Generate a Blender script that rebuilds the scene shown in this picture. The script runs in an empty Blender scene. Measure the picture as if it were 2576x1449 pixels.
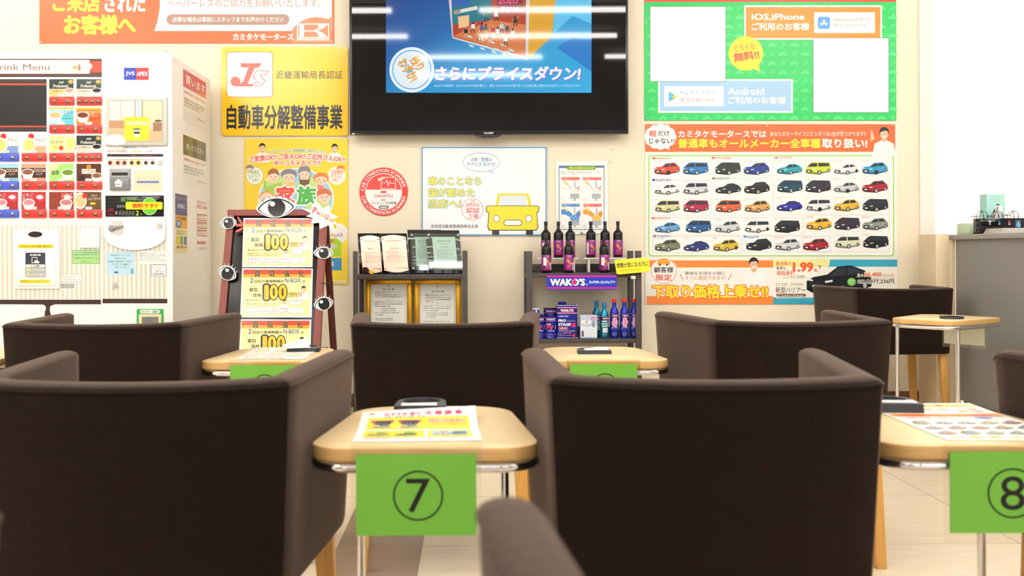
import bpy, bmesh, math, random
from mathutils import Vector, Matrix, Euler
random.seed(7)
SC = bpy.context.scene
COL = SC.collection

# ------------------------------------------------------------------ camera, world, exposure
F = 2504.4            # focal length in photo pixels (35 mm on a 36 mm sensor, 2576 px)
PX, PY = 1195.0, 633.0  # where the lens axis meets the photograph
CH = 0.87             # camera height
ROLL = 0.0042
cam = bpy.data.cameras.new('camera')
cam.lens = 35.0
cam.sensor_width = 36.0
cam.shift_x = (1288.0 - PX) / 2576.0
cam.shift_y = -(724.5 - PY) / 2576.0
cam.clip_start = 0.02
cam.dof.use_dof = True
cam.dof.focus_distance = 4.4
cam.dof.aperture_fstop = 5.6
cam_ob = bpy.data.objects.new('camera', cam)
COL.objects.link(cam_ob)
cam_ob.matrix_world = Matrix.Translation((0, 0, CH)) @ Matrix.Rotation(math.pi / 2, 4, 'X') @ Matrix.Rotation(-ROLL, 4, 'Z')
SC.camera = cam_ob

world = bpy.data.worlds.new('world')
world.use_nodes = True
world.node_tree.nodes['Background'].inputs['Color'].default_value = (0.9, 0.95, 1.0, 1)
world.node_tree.nodes['Background'].inputs['Strength'].default_value = 3.2
SC.world = world
SC.view_settings.view_transform = 'Standard'
SC.view_settings.look = 'None'
SC.view_settings.exposure = 0.27
SC.view_settings.gamma = 1.0
LAMP = 42.0           # radiance of the ceiling tubes


def uv(px, py):
    a, b = px - PX, py - PY
    return a - ROLL * b, b + ROLL * a


def at(px, py, D):
    a, b = uv(px, py)
    return Vector((a * D / F, D, CH - b * D / F))


def on_plane(px, py, P, N):
    a, b = uv(px, py)
    d = Vector((a / F, 1.0, -b / F))
    o = Vector((0, 0, CH))
    return o + d * ((P - o).dot(N) / d.dot(N))


# ------------------------------------------------------------------ materials
def lin(c):
    if isinstance(c, str):
        c = tuple(int(c[i:i + 2], 16) / 255 for i in (0, 2, 4))
    return tuple((x / 12.92 if x <= 0.04045 else ((x + 0.055) / 1.055) ** 2.4) for x in c)


MATS = {}


def mat(name, col='808080', rough=0.5, metal=0.0, spec=0.36, emit=0.0, coat=0.0, sheen=0.0, alpha=1.0, k=1.0, bump=None, vary=None):
    if name in MATS:
        return MATS[name]
    m = bpy.data.materials.new(name)
    m.use_nodes = True
    nt = m.node_tree
    b = nt.nodes['Principled BSDF']
    c = tuple(x * k for x in lin(col)) + (1,)
    b.inputs['Base Color'].default_value = c
    b.inputs['Roughness'].default_value = rough
    b.inputs['Metallic'].default_value = metal
    b.inputs['Specular IOR Level'].default_value = spec
    if emit:
        b.inputs['Emission Color'].default_value = c
        b.inputs['Emission Strength'].default_value = emit
    if coat:
        b.inputs['Coat Weight'].default_value = coat
        b.inputs['Coat Roughness'].default_value = 0.05
    if sheen:
        b.inputs['Sheen Weight'].default_value = sheen
        b.inputs['Sheen Roughness'].default_value = 0.35
    b.inputs['Alpha'].default_value = alpha
    if bump or vary:
        tc = nt.nodes.new('ShaderNodeTexCoord')
        if bump:
            n = nt.nodes.new('ShaderNodeTexNoise')
            n.inputs['Scale'].default_value = bump[0]
            n.inputs['Detail'].default_value = 3
            mp = nt.nodes.new('ShaderNodeMapping')
            mp.inputs['Scale'].default_value = bump[2] if len(bump) > 2 else (1, 1, 1)
            nt.links.new(tc.outputs['Object'], mp.inputs[0])
            nt.links.new(mp.outputs[0], n.inputs[0])
            bp = nt.nodes.new('ShaderNodeBump')
            bp.inputs['Strength'].default_value = bump[1]
            bp.inputs['Distance'].default_value = 0.002
            nt.links.new(n.outputs[0], bp.inputs['Height'])
            nt.links.new(bp.outputs[0], b.inputs['Normal'])
        if vary:
            n2 = nt.nodes.new('ShaderNodeTexNoise')
            n2.inputs['Scale'].default_value = vary[0]
            n2.inputs['Detail'].default_value = 5
            mp2 = nt.nodes.new('ShaderNodeMapping')
            mp2.inputs['Scale'].default_value = vary[2] if len(vary) > 2 else (1, 1, 1)
            nt.links.new(tc.outputs['Object'], mp2.inputs[0])
            nt.links.new(mp2.outputs[0], n2.inputs[0])
            rp = nt.nodes.new('ShaderNodeValToRGB')
            rp.color_ramp.elements[0].position = 0.3
            rp.color_ramp.elements[1].position = 0.7
            rp.color_ramp.elements[0].color = tuple(x * (1 - vary[1]) for x in c[:3]) + (1,)
            rp.color_ramp.elements[1].color = tuple(min(1, x * (1 + vary[1])) for x in c[:3]) + (1,)
            nt.links.new(n2.outputs[0], rp.inputs[0])
            nt.links.new(rp.outputs[0], b.inputs['Base Color'])
    MATS[name] = m
    return m


def ink(h, gloss=0.35):
    return mat('ink_%s_%d' % (h, int(gloss * 100)), h, rough=gloss, k=0.92)


def lit(h, s=1.0):
    n = 'lit_%s_%d' % (h, int(s * 100))
    if n in MATS:
        return MATS[n]
    m = bpy.data.materials.new(n)
    m.use_nodes = True
    b = m.node_tree.nodes['Principled BSDF']
    b.inputs['Base Color'].default_value = (0.01, 0.01, 0.012, 1)
    b.inputs['Roughness'].default_value = 0.05
    b.inputs['Specular IOR Level'].default_value = 0.25
    b.inputs['Emission Color'].default_value = lin(h) + (1,)
    b.inputs['Emission Strength'].default_value = s
    MATS[n] = m
    return m


def clear(name, tint=(1, 1, 1), gloss=0.06):
    """thin clear sheet: mostly see-through with a faint mirror"""
    if name in MATS:
        return MATS[name]
    m = bpy.data.materials.new(name)
    m.use_nodes = True
    nt = m.node_tree
    for n in list(nt.nodes):
        nt.nodes.remove(n)
    o = nt.nodes.new('ShaderNodeOutputMaterial')
    mx = nt.nodes.new('ShaderNodeMixShader')
    mx.inputs[0].default_value = gloss
    t = nt.nodes.new('ShaderNodeBsdfTransparent')
    t.inputs[0].default_value = tint + (1,)
    g = nt.nodes.new('ShaderNodeBsdfGlossy')
    g.inputs['Roughness'].default_value = 0.03
    nt.links.new(t.outputs[0], mx.inputs[1])
    nt.links.new(g.outputs[0], mx.inputs[2])
    nt.links.new(mx.outputs[0], o.inputs[0])
    MATS[name] = m
    return m


def fabric():
    m = bpy.data.materials.new('brown_upholstery')
    m.use_nodes = True
    nt = m.node_tree
    b = nt.nodes['Principled BSDF']
    b.inputs['Roughness'].default_value = 0.66
    b.inputs['Specular IOR Level'].default_value = 0.07
    b.inputs['Sheen Weight'].default_value = 0.36
    b.inputs['Specular Tint'].default_value = (1.0, 0.72, 0.58, 1)
    b.inputs['Sheen Roughness'].default_value = 0.5
    b.inputs['Sheen Tint'].default_value = (0.74, 0.55, 0.45, 1)
    tc = nt.nodes.new('ShaderNodeTexCoord')
    mp = nt.nodes.new('ShaderNodeMapping')
    mp.inputs['Rotation'].default_value = (0.5, 0.6, 0.5)
    nt.links.new(tc.outputs['Object'], mp.inputs[0])
    w = nt.nodes.new('ShaderNodeTexVoronoi')
    w.inputs['Scale'].default_value = 330
    nt.links.new(mp.outputs[0], w.inputs['Vector'])
    n = nt.nodes.new('ShaderNodeTexNoise')
    n.inputs['Scale'].default_value = 40
    nt.links.new(tc.outputs['Object'], n.inputs['Vector'])
    rp = nt.nodes.new('ShaderNodeValToRGB')
    rp.color_ramp.elements[0].color = (0.0095, 0.0045, 0.0031, 1)
    rp.color_ramp.elements[1].color = (0.0036, 0.0017, 0.0012, 1)
    nt.links.new(w.outputs['Distance'], rp.inputs[0])
    nt.links.new(rp.outputs[0], b.inputs['Base Color'])
    bp = nt.nodes.new('ShaderNodeBump')
    bp.inputs['Strength'].default_value = 0.5
    bp.inputs['Distance'].default_value = 0.0015
    nt.links.new(w.outputs['Distance'], bp.inputs['Height'])
    nt.links.new(bp.outputs[0], b.inputs['Normal'])
    return m


def wood(name, c0, c1, scale=(1.5, 18, 18), rough=0.35):
    m = bpy.data.materials.new(name)
    m.use_nodes = True
    nt = m.node_tree
    b = nt.nodes['Principled BSDF']
    b.inputs['Roughness'].default_value = rough
    tc = nt.nodes.new('ShaderNodeTexCoord')
    mp = nt.nodes.new('ShaderNodeMapping')
    mp.inputs['Scale'].default_value = scale
    n = nt.nodes.new('ShaderNodeTexNoise')
    n.inputs['Scale'].default_value = 4
    n.inputs['Detail'].default_value = 6
    n.inputs['Distortion'].default_value = 0.6
    rp = nt.nodes.new('ShaderNodeValToRGB')
    rp.color_ramp.elements[0].position = 0.3
    rp.color_ramp.elements[1].position = 0.7
    rp.color_ramp.elements[0].color = lin(c0) + (1,)
    rp.color_ramp.elements[1].color = lin(c1) + (1,)
    nt.links.new(tc.outputs['Object'], mp.inputs[0])
    nt.links.new(mp.outputs[0], n.inputs['Vector'])
    nt.links.new(n.outputs[0], rp.inputs[0])
    nt.links.new(rp.outputs[0], b.inputs['Base Color'])
    return m


# ------------------------------------------------------------------ mesh builder
class G:
    def __init__(s):
        s.bm = bmesh.new()
        s.mats = []

    def mi(s, m):
        if m not in s.mats:
            s.mats.append(m)
        return s.mats.index(m)

    def _merge(s, b2, m, M=None):
        i = s.mi(m)
        if M is not None:
            b2.transform(M)
        me = bpy.data.meshes.new('tmp')
        for f in b2.faces:
            f.material_index = i
        b2.to_mesh(me)
        b2.free()
        s.bm.from_mesh(me)
        bpy.data.meshes.remove(me)
        return s

    def box(s, x0, x1, y0, y1, z0, z1, m, bev=0.0, seg=2, M=None):
        b = bmesh.new()
        bmesh.ops.create_cube(b, size=1)
        for v in b.verts:
            v.co = Vector(((x0 + x1) / 2 + v.co.x * (x1 - x0), (y0 + y1) / 2 + v.co.y * (y1 - y0), (z0 + z1) / 2 + v.co.z * (z1 - z0)))
        if bev:
            bmesh.ops.bevel(b, geom=list(b.edges), offset=bev, segments=seg, profile=0.5, affect='EDGES')
        return s._merge(b, m, M)

    def prism(s, pts, off, m, bev=0.0):
        """polygon of world points extruded by vector off"""
        b = bmesh.new()
        vs = [b.verts.new(p) for p in pts]
        f = b.faces.new(vs)
        r = bmesh.ops.extrude_face_region(b, geom=[f])
        for v in r['geom']:
            if isinstance(v, bmesh.types.BMVert):
                v.co += Vector(off)
        bmesh.ops.recalc_face_normals(b, faces=b.faces)
        if bev:
            es = [e for e in b.edges if len(e.link_faces) == 2 and any(len(ff.verts) > 4 or True for ff in e.link_faces) and e.calc_face_angle(0) > 0.8]
            bmesh.ops.bevel(b, geom=es, offset=bev, segments=2, profile=0.5, affect='EDGES')
        return s._merge(b, m)

    def lathe(s, prof, c, m, n=20, axis='Z', M=None):
        b = bmesh.new()
        rings = []
        for r, z in prof:
            if r < 1e-6:
                rings.append([b.verts.new((0, 0, z))])
            else:
                rings.append([b.verts.new((r * math.cos(2 * math.pi * i / n), r * math.sin(2 * math.pi * i / n), z)) for i in range(n)])
        for a, d in zip(rings, rings[1:]):
            for i in range(n):
                j = (i + 1) % n
                if len(a) == 1 and len(d) > 1:
                    b.faces.new((a[0], d[i], d[j]))
                elif len(d) == 1 and len(a) > 1:
                    b.faces.new((a[i], a[j], d[0]))
                elif len(a) > 1:
                    b.faces.new((a[i], a[j], d[j], d[i]))
        for v in b.verts:
            if axis == 'Y':
                v.co = Vector((v.co.x, -v.co.z, v.co.y))
            if axis == 'X':
                v.co = Vector((v.co.z, v.co.x, v.co.y))
            v.co += Vector(c)
        bmesh.ops.recalc_face_normals(b, faces=b.faces)
        return s._merge(b, m, M)

    def tube(s, pts, r, m, n=10, closed=False, r1=None):
        pts = [Vector(p) for p in pts]
        b = bmesh.new()
        rings = []
        N = len(pts)
        up = None
        for i, p in enumerate(pts):
            if closed:
                t = (pts[(i + 1) % N] - pts[i - 1]).normalized()
            else:
                t = (pts[min(i + 1, N - 1)] - pts[max(i - 1, 0)]).normalized()
            if up is None:
                up = t.orthogonal().normalized()
            else:
                up = (up - t * up.dot(t)).normalized()
            q = t.cross(up)
            rr = r if r1 is None else r + (r1 - r) * i / (N - 1)
            rings.append([b.verts.new(p + (up * math.cos(2 * math.pi * k / n) + q * math.sin(2 * math.pi * k / n)) * rr) for k in range(n)])
        pairs = list(zip(rings, rings[1:])) + ([(rings[-1], rings[0])] if closed else [])
        for a, d in pairs:
            # pick the best rotational match for the closing pair
            o = 0
            if closed and a is rings[-1]:
                o = min(range(n), key=lambda q: (a[0].co - d[q].co).length)
            for k in range(n):
                b.faces.new((a[k], a[(k + 1) % n], d[(k + 1 + o) % n], d[(k + o) % n]))
        if not closed:
            b.faces.new(rings[0][::-1])
            b.faces.new(rings[-1])
        bmesh.ops.recalc_face_normals(b, faces=b.faces)
        return s._merge(b, m)

    def taper(s, p0, w0, d0, p1, w1, d1, m, bev=0.0):
        """square leg from p0 (size w0 x d0) to p1"""
        b = bmesh.new()
        v = []
        for p, w, d in ((p0, w0, d0), (p1, w1, d1)):
            for sx, sy in ((-1, -1), (1, -1), (1, 1), (-1, 1)):
                v.append(b.verts.new(Vector(p) + Vector((sx * w / 2, sy * d / 2, 0))))
        for f in ((0, 1, 2, 3), (7, 6, 5, 4), (0, 4, 5, 1), (1, 5, 6, 2), (2, 6, 7, 3), (3, 7, 4, 0)):
            b.faces.new([v[i] for i in f])
        bmesh.ops.recalc_face_normals(b, faces=b.faces)
        if bev:
            bmesh.ops.bevel(b, geom=list(b.edges), offset=bev, segments=2, profile=0.5, affect='EDGES')
        return s._merge(b, m)

    def raw(s, verts, faces, m):
        i = s.mi(m)
        vs = [s.bm.verts.new(v) for v in verts]
        for f in faces:
            try:
                s.bm.faces.new([vs[k] for k in f]).material_index = i
            except ValueError:
                pass
        return s

    def out(s, name, parent=None, smooth=40, loc=None):
        me = bpy.data.meshes.new(name)
        if loc is not None:
            s.bm.transform(Matrix.Translation(-Vector(loc)))
        s.bm.to_mesh(me)
        s.bm.free()
        for m in s.mats:
            me.materials.append(m)
        if smooth:
            for p in me.polygons:
                p.use_smooth = True
            me.set_sharp_from_angle(angle=math.radians(smooth))
        o = bpy.data.objects.new(name, me)
        COL.objects.link(o)
        if parent is not None:
            o.parent = parent
        elif loc is not None:
            o.location = loc
        return o


def tag(o, label, cat, group=None, kind=None):
    if label:
        o['label'] = label
    if cat:
        o['category'] = cat
    if group:
        o['group'] = group
    if kind:
        o['kind'] = kind
    return o


def thing(name, label, cat, loc=(0, 0, 0), rz=0.0, group=None):
    o = bpy.data.objects.new(name, None)
    o.empty_display_size = 0.1
    COL.objects.link(o)
    o.location = loc
    o.rotation_euler = (0, 0, rz)
    return tag(o, label, cat, group)


def dup(o, parent=None):
    c = o.copy()
    COL.objects.link(c)
    if parent is not None:
        c.parent = parent
    for ch in list(o.children):
        dup(ch, c)
    return c


def part(g, name, root, smooth=40, label=None):
    """g was built in world coordinates; hang it under root (no rotation on root)"""
    loc = Vector((0, 0, 0))
    r = root
    while r is not None:
        loc += Vector(r.location)
        r = r.parent
    o = g.out(name, None, smooth, loc=loc)
    o.location = (0, 0, 0)
    o.parent = root
    if label:
        o['label'] = label
    return o


def solo(g, name, label, cat, group=None, smooth=40, base=None):
    """single-mesh thing with its origin at base"""
    if base is None:
        vs = [v.co for v in g.bm.verts]
        base = Vector((sum(v.x for v in vs) / len(vs), sum(v.y for v in vs) / len(vs), min(v.z for v in vs)))
    o = g.out(name, None, smooth, loc=base)
    return tag(o, label, cat, group)


# ------------------------------------------------------------------ printing on surfaces
TXT = {}


def text_geo(body):
    if body in TXT:
        return TXT[body]
    cu = bpy.data.curves.new('t', 'FONT')
    cu.body = body
    cu.size = 1.0
    cu.resolution_u = 8 if len(body) < 3 else 2
    cu.align_x = 'CENTER'
    cu.space_line = 0.95
    o = bpy.data.objects.new('t', cu)
    me = o.to_mesh()
    vs = [(v.co.x, v.co.y) for v in me.vertices]
    fs = [tuple(p.vertices) for p in me.polygons]
    o.to_mesh_clear()
    bpy.data.objects.remove(o)
    bpy.data.curves.remove(cu)
    TXT[body] = (vs, fs)
    return TXT[body]


class Canvas:
    """collects printed shapes and lettering; fn maps (u, v) on the sheet to the world, N is the sheet's normal"""

    def __init__(s, fn, N, gloss=0.35, step=0.00022, mk=None):
        s.fn, s.N, s.gloss, s.step = fn, N, gloss, step
        s.p, s.t = G(), G()
        s.np = s.nt = s.k = 0
        s.mk = mk or (lambda h: ink(h, s.gloss))

    def P(s, u, v, L):
        n = s.N(u, v) if callable(s.N) else s.N
        return s.fn(u, v) + n * (0.0003 + s.step * L)

    def poly(s, pts, col, L=0, m=None):
        s.k = (s.k + 1) % 14
        s.p.raw([s.P(u, v, L + s.k * 0.035) for u, v in pts], [tuple(range(len(pts)))], m or s.mk(col))
        s.np += 1

    def rect(s, x0, y0, x1, y1, col, L=0, nu=1, m=None):
        if nu == 1:
            s.poly([(x0, y0), (x1, y0), (x1, y1), (x0, y1)], col, L, m)
        else:
            for i in range(nu):
                a, b = x0 + (x1 - x0) * i / nu, x0 + (x1 - x0) * (i + 1) / nu
                s.poly([(a, y0), (b, y0), (b, y1), (a, y1)], col, L, m)

    def rr(s, x0, y0, x1, y1, r, col, L=0, m=None):
        pts = []
        for cx, cy, a0 in ((x1 - r, y0 + r, -90), (x1 - r, y1 - r, 0), (x0 + r, y1 - r, 90), (x0 + r, y0 + r, 180)):
            for k in range(6):
                a = math.radians(a0 + 90 * k / 5)
                pts.append((cx + r * math.cos(a), cy + r * math.sin(a)))
        s.poly(pts, col, L, m)

    def ell(s, cx, cy, rx, ry, col, L=0, rot=0, n=28, m=None):
        c, d = math.cos(rot), math.sin(rot)
        s.poly([(cx + rx * math.cos(2 * math.pi * k / n) * c - ry * math.sin(2 * math.pi * k / n) * d,
                 cy + rx * math.cos(2 * math.pi * k / n) * d + ry * math.sin(2 * math.pi * k / n) * c) for k in range(n)], col, L, m)

    def line(s, pts, w, col, L=0):
        for (x0, y0), (x1, y1) in zip(pts, pts[1:]):
            dx, dy = x1 - x0, y1 - y0
            l = math.hypot(dx, dy) or 1
            ex, ey = dx / l * w * 0.3, dy / l * w * 0.3
            nx, ny = -dy / l * w / 2, dx / l * w / 2
            s.poly([(x0 - ex + nx, y0 - ey + ny), (x1 + ex + nx, y1 + ey + ny), (x1 + ex - nx, y1 + ey - ny), (x0 - ex - nx, y0 - ey - ny)], col, L)

    def ring(s, cx, cy, rx, ry, w, col, L=0, a0=0, a1=360, n=40):
        for k in range(n):
            a, b = math.radians(a0 + (a1 - a0) * k / n), math.radians(a0 + (a1 - a0) * (k + 1) / n)
            s.poly([(cx + rx * math.cos(a), cy + ry * math.sin(a)), (cx + rx * math.cos(b), cy + ry * math.sin(b)),
                    (cx + (rx - w) * math.cos(b), cy + (ry - w) * math.sin(b)), (cx + (rx - w) * math.cos(a), cy + (ry - w) * math.sin(a))], col, L)

    def frame(s, x0, y0, x1, y1, w, col, L=0):
        s.rect(x0, y0, x1, y0 + w, col, L)
        s.rect(x0, y1 - w, x1, y1, col, L)
        s.rect(x0, y0 + w, x0 + w, y1 - w, col, L)
        s.rect(x1 - w, y0 + w, x1, y1 - w, col, L)

    def text(s, body, x0, y0, x1, y1, col, b=0.0, ol=None, ow=0.0, L=6, rot=0.0, sh=0.0, arc=0.0, warp=None, m=None):
        """lettering whose ink fills the box; b = extra weight, ol/ow = outline colour and width (fractions of the glyph size)"""
        vs, fs = text_geo(body)
        if not vs:
            return
        ax, bx = min(v[0] for v in vs) - b, max(v[0] for v in vs) + b
        ay, by = min(v[1] for v in vs) - b, max(v[1] for v in vs) + b
        kx, ky = (x1 - x0) / max(bx - ax, 1e-6), (y1 - y0) / max(by - ay, 1e-6)
        cx, cy = (x0 + x1) / 2, (y0 + y1) / 2
        c, d = math.cos(math.radians(rot)), math.sin(math.radians(rot))

        s.kt = 0

        def put(ox, oy, mm, LL):
            o = []
            s.kt += 1
            LL += s.kt * 0.025
            for tx, ty in vs:
                u = x0 + (tx + ox - ax) * kx
                v = y1 - (ty + oy - ay) * ky
                u += sh * (cy - v)
                if arc:
                    t = (u - cx) / ((x1 - x0) / 2)
                    v += arc * t * t
                if warp:
                    u, v = warp(u, v)
                du, dv = u - cx, v - cy
                o.append(s.P(cx + du * c + dv * d, cy - du * d + dv * c, LL))
            s.t.raw(o, fs, mm)
            s.nt += 1
        if ol:
            mo = s.mk(ol)
            no = 16 if b + ow >= 0.09 else 8
            for k in range(no):
                a = k * 2 * math.pi / no
                put((b + ow) * math.cos(a), (b + ow) * math.sin(a) * (kx / ky if ky > kx else 1), mo, L - 0.5)
        mm = m or s.mk(col)
        if b:
            nb = 4 if b < 0.025 else 6 if b < 0.05 else 10
            for k in range(nb):
                a = k * 2 * math.pi / nb + 0.5
                put(b * math.cos(a), b * math.sin(a) * 0.8, mm, L)
        put(0, 0, mm, L)

    def fake(s, x0, y0, x1, y1, n, col, L=6, seed=0, body=None):
        """n lines of small print"""
        lines = ['車検時期に合わせてご案内しております', 'お客様のお車を大切にお預かりします', '詳しくはスタッフまでお声かけください', '新車中古車販売車検修理保険のご相談', '期間中にご契約の方に限ります', 'その他の条件につきましては店頭にて']
        h = (y1 - y0) / n
        for i in range(n):
            t = (body or lines)[(i + seed) % len(body or lines)]
            w = (x1 - x0) * (1.0 if i % 3 < 2 else 0.75)
            s.text(t, x0, y0 + h * i, x0 + w, y0 + h * i + h * 0.72, col, L=L)

    def done(s, root, prints='print', letters='lettering'):
        if root.type == 'MESH':      # printing belongs to the surface it is printed on
            loc = Vector((0, 0, 0))
            q = root
            while q is not None:
                loc += Vector(q.location)
                q = q.parent
            me = root.data
            bm = bmesh.new()
            bm.from_mesh(me)
            for g in (s.p, s.t):
                idx = []
                for m in g.mats:
                    if m.name not in me.materials:
                        me.materials.append(m)
                    idx.append(me.materials.find(m.name))
                tmp = bpy.data.meshes.new('tmp')
                g.bm.transform(Matrix.Translation(-loc))
                for f in g.bm.faces:
                    f.material_index = idx[f.material_index]
                    f.smooth = False
                g.bm.to_mesh(tmp)
                g.bm.free()
                bm.from_mesh(tmp)
                bpy.data.meshes.remove(tmp)
            bm.to_mesh(me)
            bm.free()
            return
        if s.np:
            part(s.p, prints, root, 0)
        else:
            s.p.bm.free()
        if s.nt:
            part(s.t, letters, root, 0)
        else:
            s.t.bm.free()


class TwoDoors:
    """sends each printed element to the door it lies on"""

    def __init__(s, a, b, x):
        s.a, s.b, s.x = a, b, x

    def __getattr__(s, k):
        def f(*args, **kw):
            v = args[1] if k == 'text' else args[0]
            if k in ('poly', 'line'):
                v = v[0][0]
            return getattr(s.a if v < s.x else s.b, k)(*args, **kw)
        return f


def pxcanvas(D, gloss=0.35, step=0.00022, mk=None):
    return Canvas(lambda u, v: at(u, v, D), Vector((0, -1, 0)), gloss, step, mk)


def board(x0, y0, x1, y1, D, thick, m, r=0.0):
    """sheet hanging on the wall: photo rectangle at depth D, going back by thick"""
    g = G()
    if r:
        pts = []
        for cx, cy, a0 in ((x1 - r, y0 + r, -90), (x1 - r, y1 - r, 0), (x0 + r, y1 - r, 90), (x0 + r, y0 + r, 180)):
            for k in range(5):
                a = math.radians(a0 + 90 * k / 4)
                pts.append(at(cx + r * math.cos(a), cy + r * math.sin(a), D))
    else:
        pts = [at(x0, y0, D), at(x1, y0, D), at(x1, y1, D), at(x0, y1, D)]
    g.prism(pts, (0, thick, 0), m)
    return g


def pbox(g, x0, y0, x1, y1, Df, Db, m, bev=0.0):
    """box whose front face fills the photo rectangle at depth Df"""
    a, b = at(x0, y1, Df), at(x1, y0, Df)
    g.box(a.x, b.x, Df, Db, a.z, b.z, m, bev)


def screws(root, pts, D, r=0.004):
    for (x, y) in pts:
        g = G()
        p = at(x, y, D)
        g.lathe([(0, 0.003), (r * 0.7, 0.0025), (r, 0), (r, -0.001)], p, M_STEEL, 10, 'Y')
        part(g, 'screw', root)


M_STEEL = mat('brushed_steel', 'c8c8c8', 0.3, 1.0)
M_CHROME = mat('chrome', 'e6e6ea', 0.08, 1.0)
M_WHITE = mat('white_enamel', 'f6f5f3', 0.3)
M_BLACK = mat('black_plastic', '17171a', 0.35)
M_DARK = mat('dark_wood_grain', '453d3b', 0.5, vary=(30, 0.2, (1, 1, 6)))
M_PAPER = mat('paper', 'f6f4ee', 0.6)
M_FAB = fabric()
M_BEECH = wood('beech_veneer', 'e9cb96', 'f3d9ab', (3, 30, 3))
M_EDGE = wood('beech_edge', 'd3a562', 'e0b676', (3, 3, 20))
M_LEG = wood('golden_leg_wood', 'd29a4a', 'dca85a', (30, 30, 2))
M_ACRYL = clear('clear_acrylic', (0.97, 0.96, 0.93), 0.05)
D_WALL = 5.60
DW = D_WALL - 0.006

# ------------------------------------------------------------------ the room
def floor_mat():
    m = bpy.data.materials.new('floor_tile')
    m.use_nodes = True
    nt = m.node_tree
    b = nt.nodes['Principled BSDF']
    b.inputs['Roughness'].default_value = 0.28
    tc = nt.nodes.new('ShaderNodeTexCoord')
    sp = nt.nodes.new('ShaderNodeSeparateXYZ')
    nt.links.new(tc.outputs['Object'], sp.inputs[0])

    def mth(op, a, v=None):
        n = nt.nodes.new('ShaderNodeMath')
        n.operation = op
        for i, x in enumerate((a, v)):
            if x is None:
                continue
            if hasattr(x, 'is_output'):
                nt.links.new(x, n.inputs[i])
            else:
                n.inputs[i].default_value = x
        return n.outputs[0]

    def joint(o, off, pitch):
        t = mth('FRACT', mth('DIVIDE', mth('SUBTRACT', o, off), pitch))
        t = mth('MULTIPLY', mth('MINIMUM', t, mth('SUBTRACT', 1.0, t)), pitch)
        return mth('LESS_THAN', t, 0.0014)
    j = mth('MAXIMUM', joint(sp.outputs[0], -0.16 + 100 * 0.5893, 0.5893), joint(sp.outputs[1], 2.944 + 100 * 0.592, 0.592))
    band = mth('MULTIPLY', mth('GREATER_THAN', sp.outputs[0], -0.411), mth('LESS_THAN', sp.outputs[0], -0.159))
    nz = nt.nodes.new('ShaderNodeTexNoise')
    nz.inputs['Scale'].default_value = 3
    nz.inputs['Detail'].default_value = 6
    mp = nt.nodes.new('ShaderNodeMapping')
    mp.inputs['Scale'].default_value = (2, 22, 1)
    nt.links.new(tc.outputs['Object'], mp.inputs[0])
    nt.links.new(mp.outputs[0], nz.inputs['Vector'])

    def ramp(c0, c1):
        r = nt.nodes.new('ShaderNodeValToRGB')
        r.color_ramp.elements[0].position = 0.3
        r.color_ramp.elements[1].position = 0.7
        r.color_ramp.elements[0].color = lin(c0) + (1,)
        r.color_ramp.elements[1].color = lin(c1) + (1,)
        nt.links.new(nz.outputs[0], r.inputs[0])
        return r.outputs[0]

    def mix(f, a, c):
        x = nt.nodes.new('ShaderNodeMix')
        x.data_type = 'RGBA'
        nt.links.new(f, x.inputs[0])
        for i, v in ((6, a), (7, c)):
            if hasattr(v, 'is_output'):
                nt.links.new(v, x.inputs[i])
            else:
                x.inputs[i].default_value = v
        return x.outputs[2]
    c = mix(band, ramp('dccbb0', 'e6d8c0'), ramp('85705f', '957f6c'))
    c = mix(j, c, lin('7d6b58') + (1,))
    nt.links.new(c, b.inputs['Base Color'])
    return m


M_WALL = mat('beige_wallpaper', 'efe3cb', 0.8, bump=(60, 0.25, (1, 1, 14)), vary=(25, 0.035, (1, 1, 40)))
M_WALLW = mat('white_wall_paint', 'f4f2ee', 0.8)
M_CEIL = mat('ceiling_board', 'f2f0ec', 0.9)


def struct(name, *boxes, m=None):
    g = G()
    for bx in boxes:
        g.box(*bx, m)
    o = g.out(name, None, 0)
    o['kind'] = 'structure'
    return o


X_END = 2.498
struct('floor', (-4.5, 7.0, -5.0, 8.2, -0.1, 0.0), m=floor_mat())
struct('ceiling', (-4.5, 7.0, -5.0, 8.2, 2.72, 2.82), m=M_CEIL)
struct('wall_back', (-4.5, X_END, D_WALL, D_WALL + 0.15, 0, 2.72), m=M_WALL)
struct('trim_1', (X_END, X_END + 0.083, 5.585, 5.76, 0, 2.72), m=mat('pale_post_paint', 'ece8df', 0.7))
struct('wall_office', (X_END, 7.0, 6.6, 6.75, 0, 2.72), m=M_WALLW)
struct('wall_left', (-4.5, -4.35, -5.0, 5.75, 0, 2.72), m=M_WALLW)
struct('wall_right', (6.85, 7.0, -5.0, 7.6, 0, 2.72), m=M_WALLW)
struct('wall_front', (-4.35, 6.85, -4.9, -4.75, 0, 0.75), (-4.35, 6.85, -4.9, -4.75, 2.3, 2.72),
       (-4.35, -3.3, -4.9, -4.75, 0.75, 2.3), (-1.4, -0.9, -4.9, -4.75, 0.75, 2.3), (1.1, 1.7, -4.9, -4.75, 0.75, 2.3), (3.6, 6.85, -4.9, -4.75, 0.75, 2.3), m=mat('dark_front_wall', '8d8378', 0.8))
struct('baseboard_back', (-4.35, X_END, D_WALL - 0.012, D_WALL, 0, 0.075), m=mat('brown_baseboard', '6b4a33', 0.5))

# ceiling tubes (the room's own light)
M_TUBE = bpy.data.materials.new('glowing_tube')
M_TUBE.use_nodes = True
_n = M_TUBE.node_tree
_b = _n.nodes['Principled BSDF']
_b.inputs['Emission Color'].default_value = (1.0, 0.975, 0.93, 1)
_b.inputs['Emission Strength'].default_value = LAMP
M_FIX = mat('lamp_housing', 'f4f4f2', 0.5)


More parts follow.
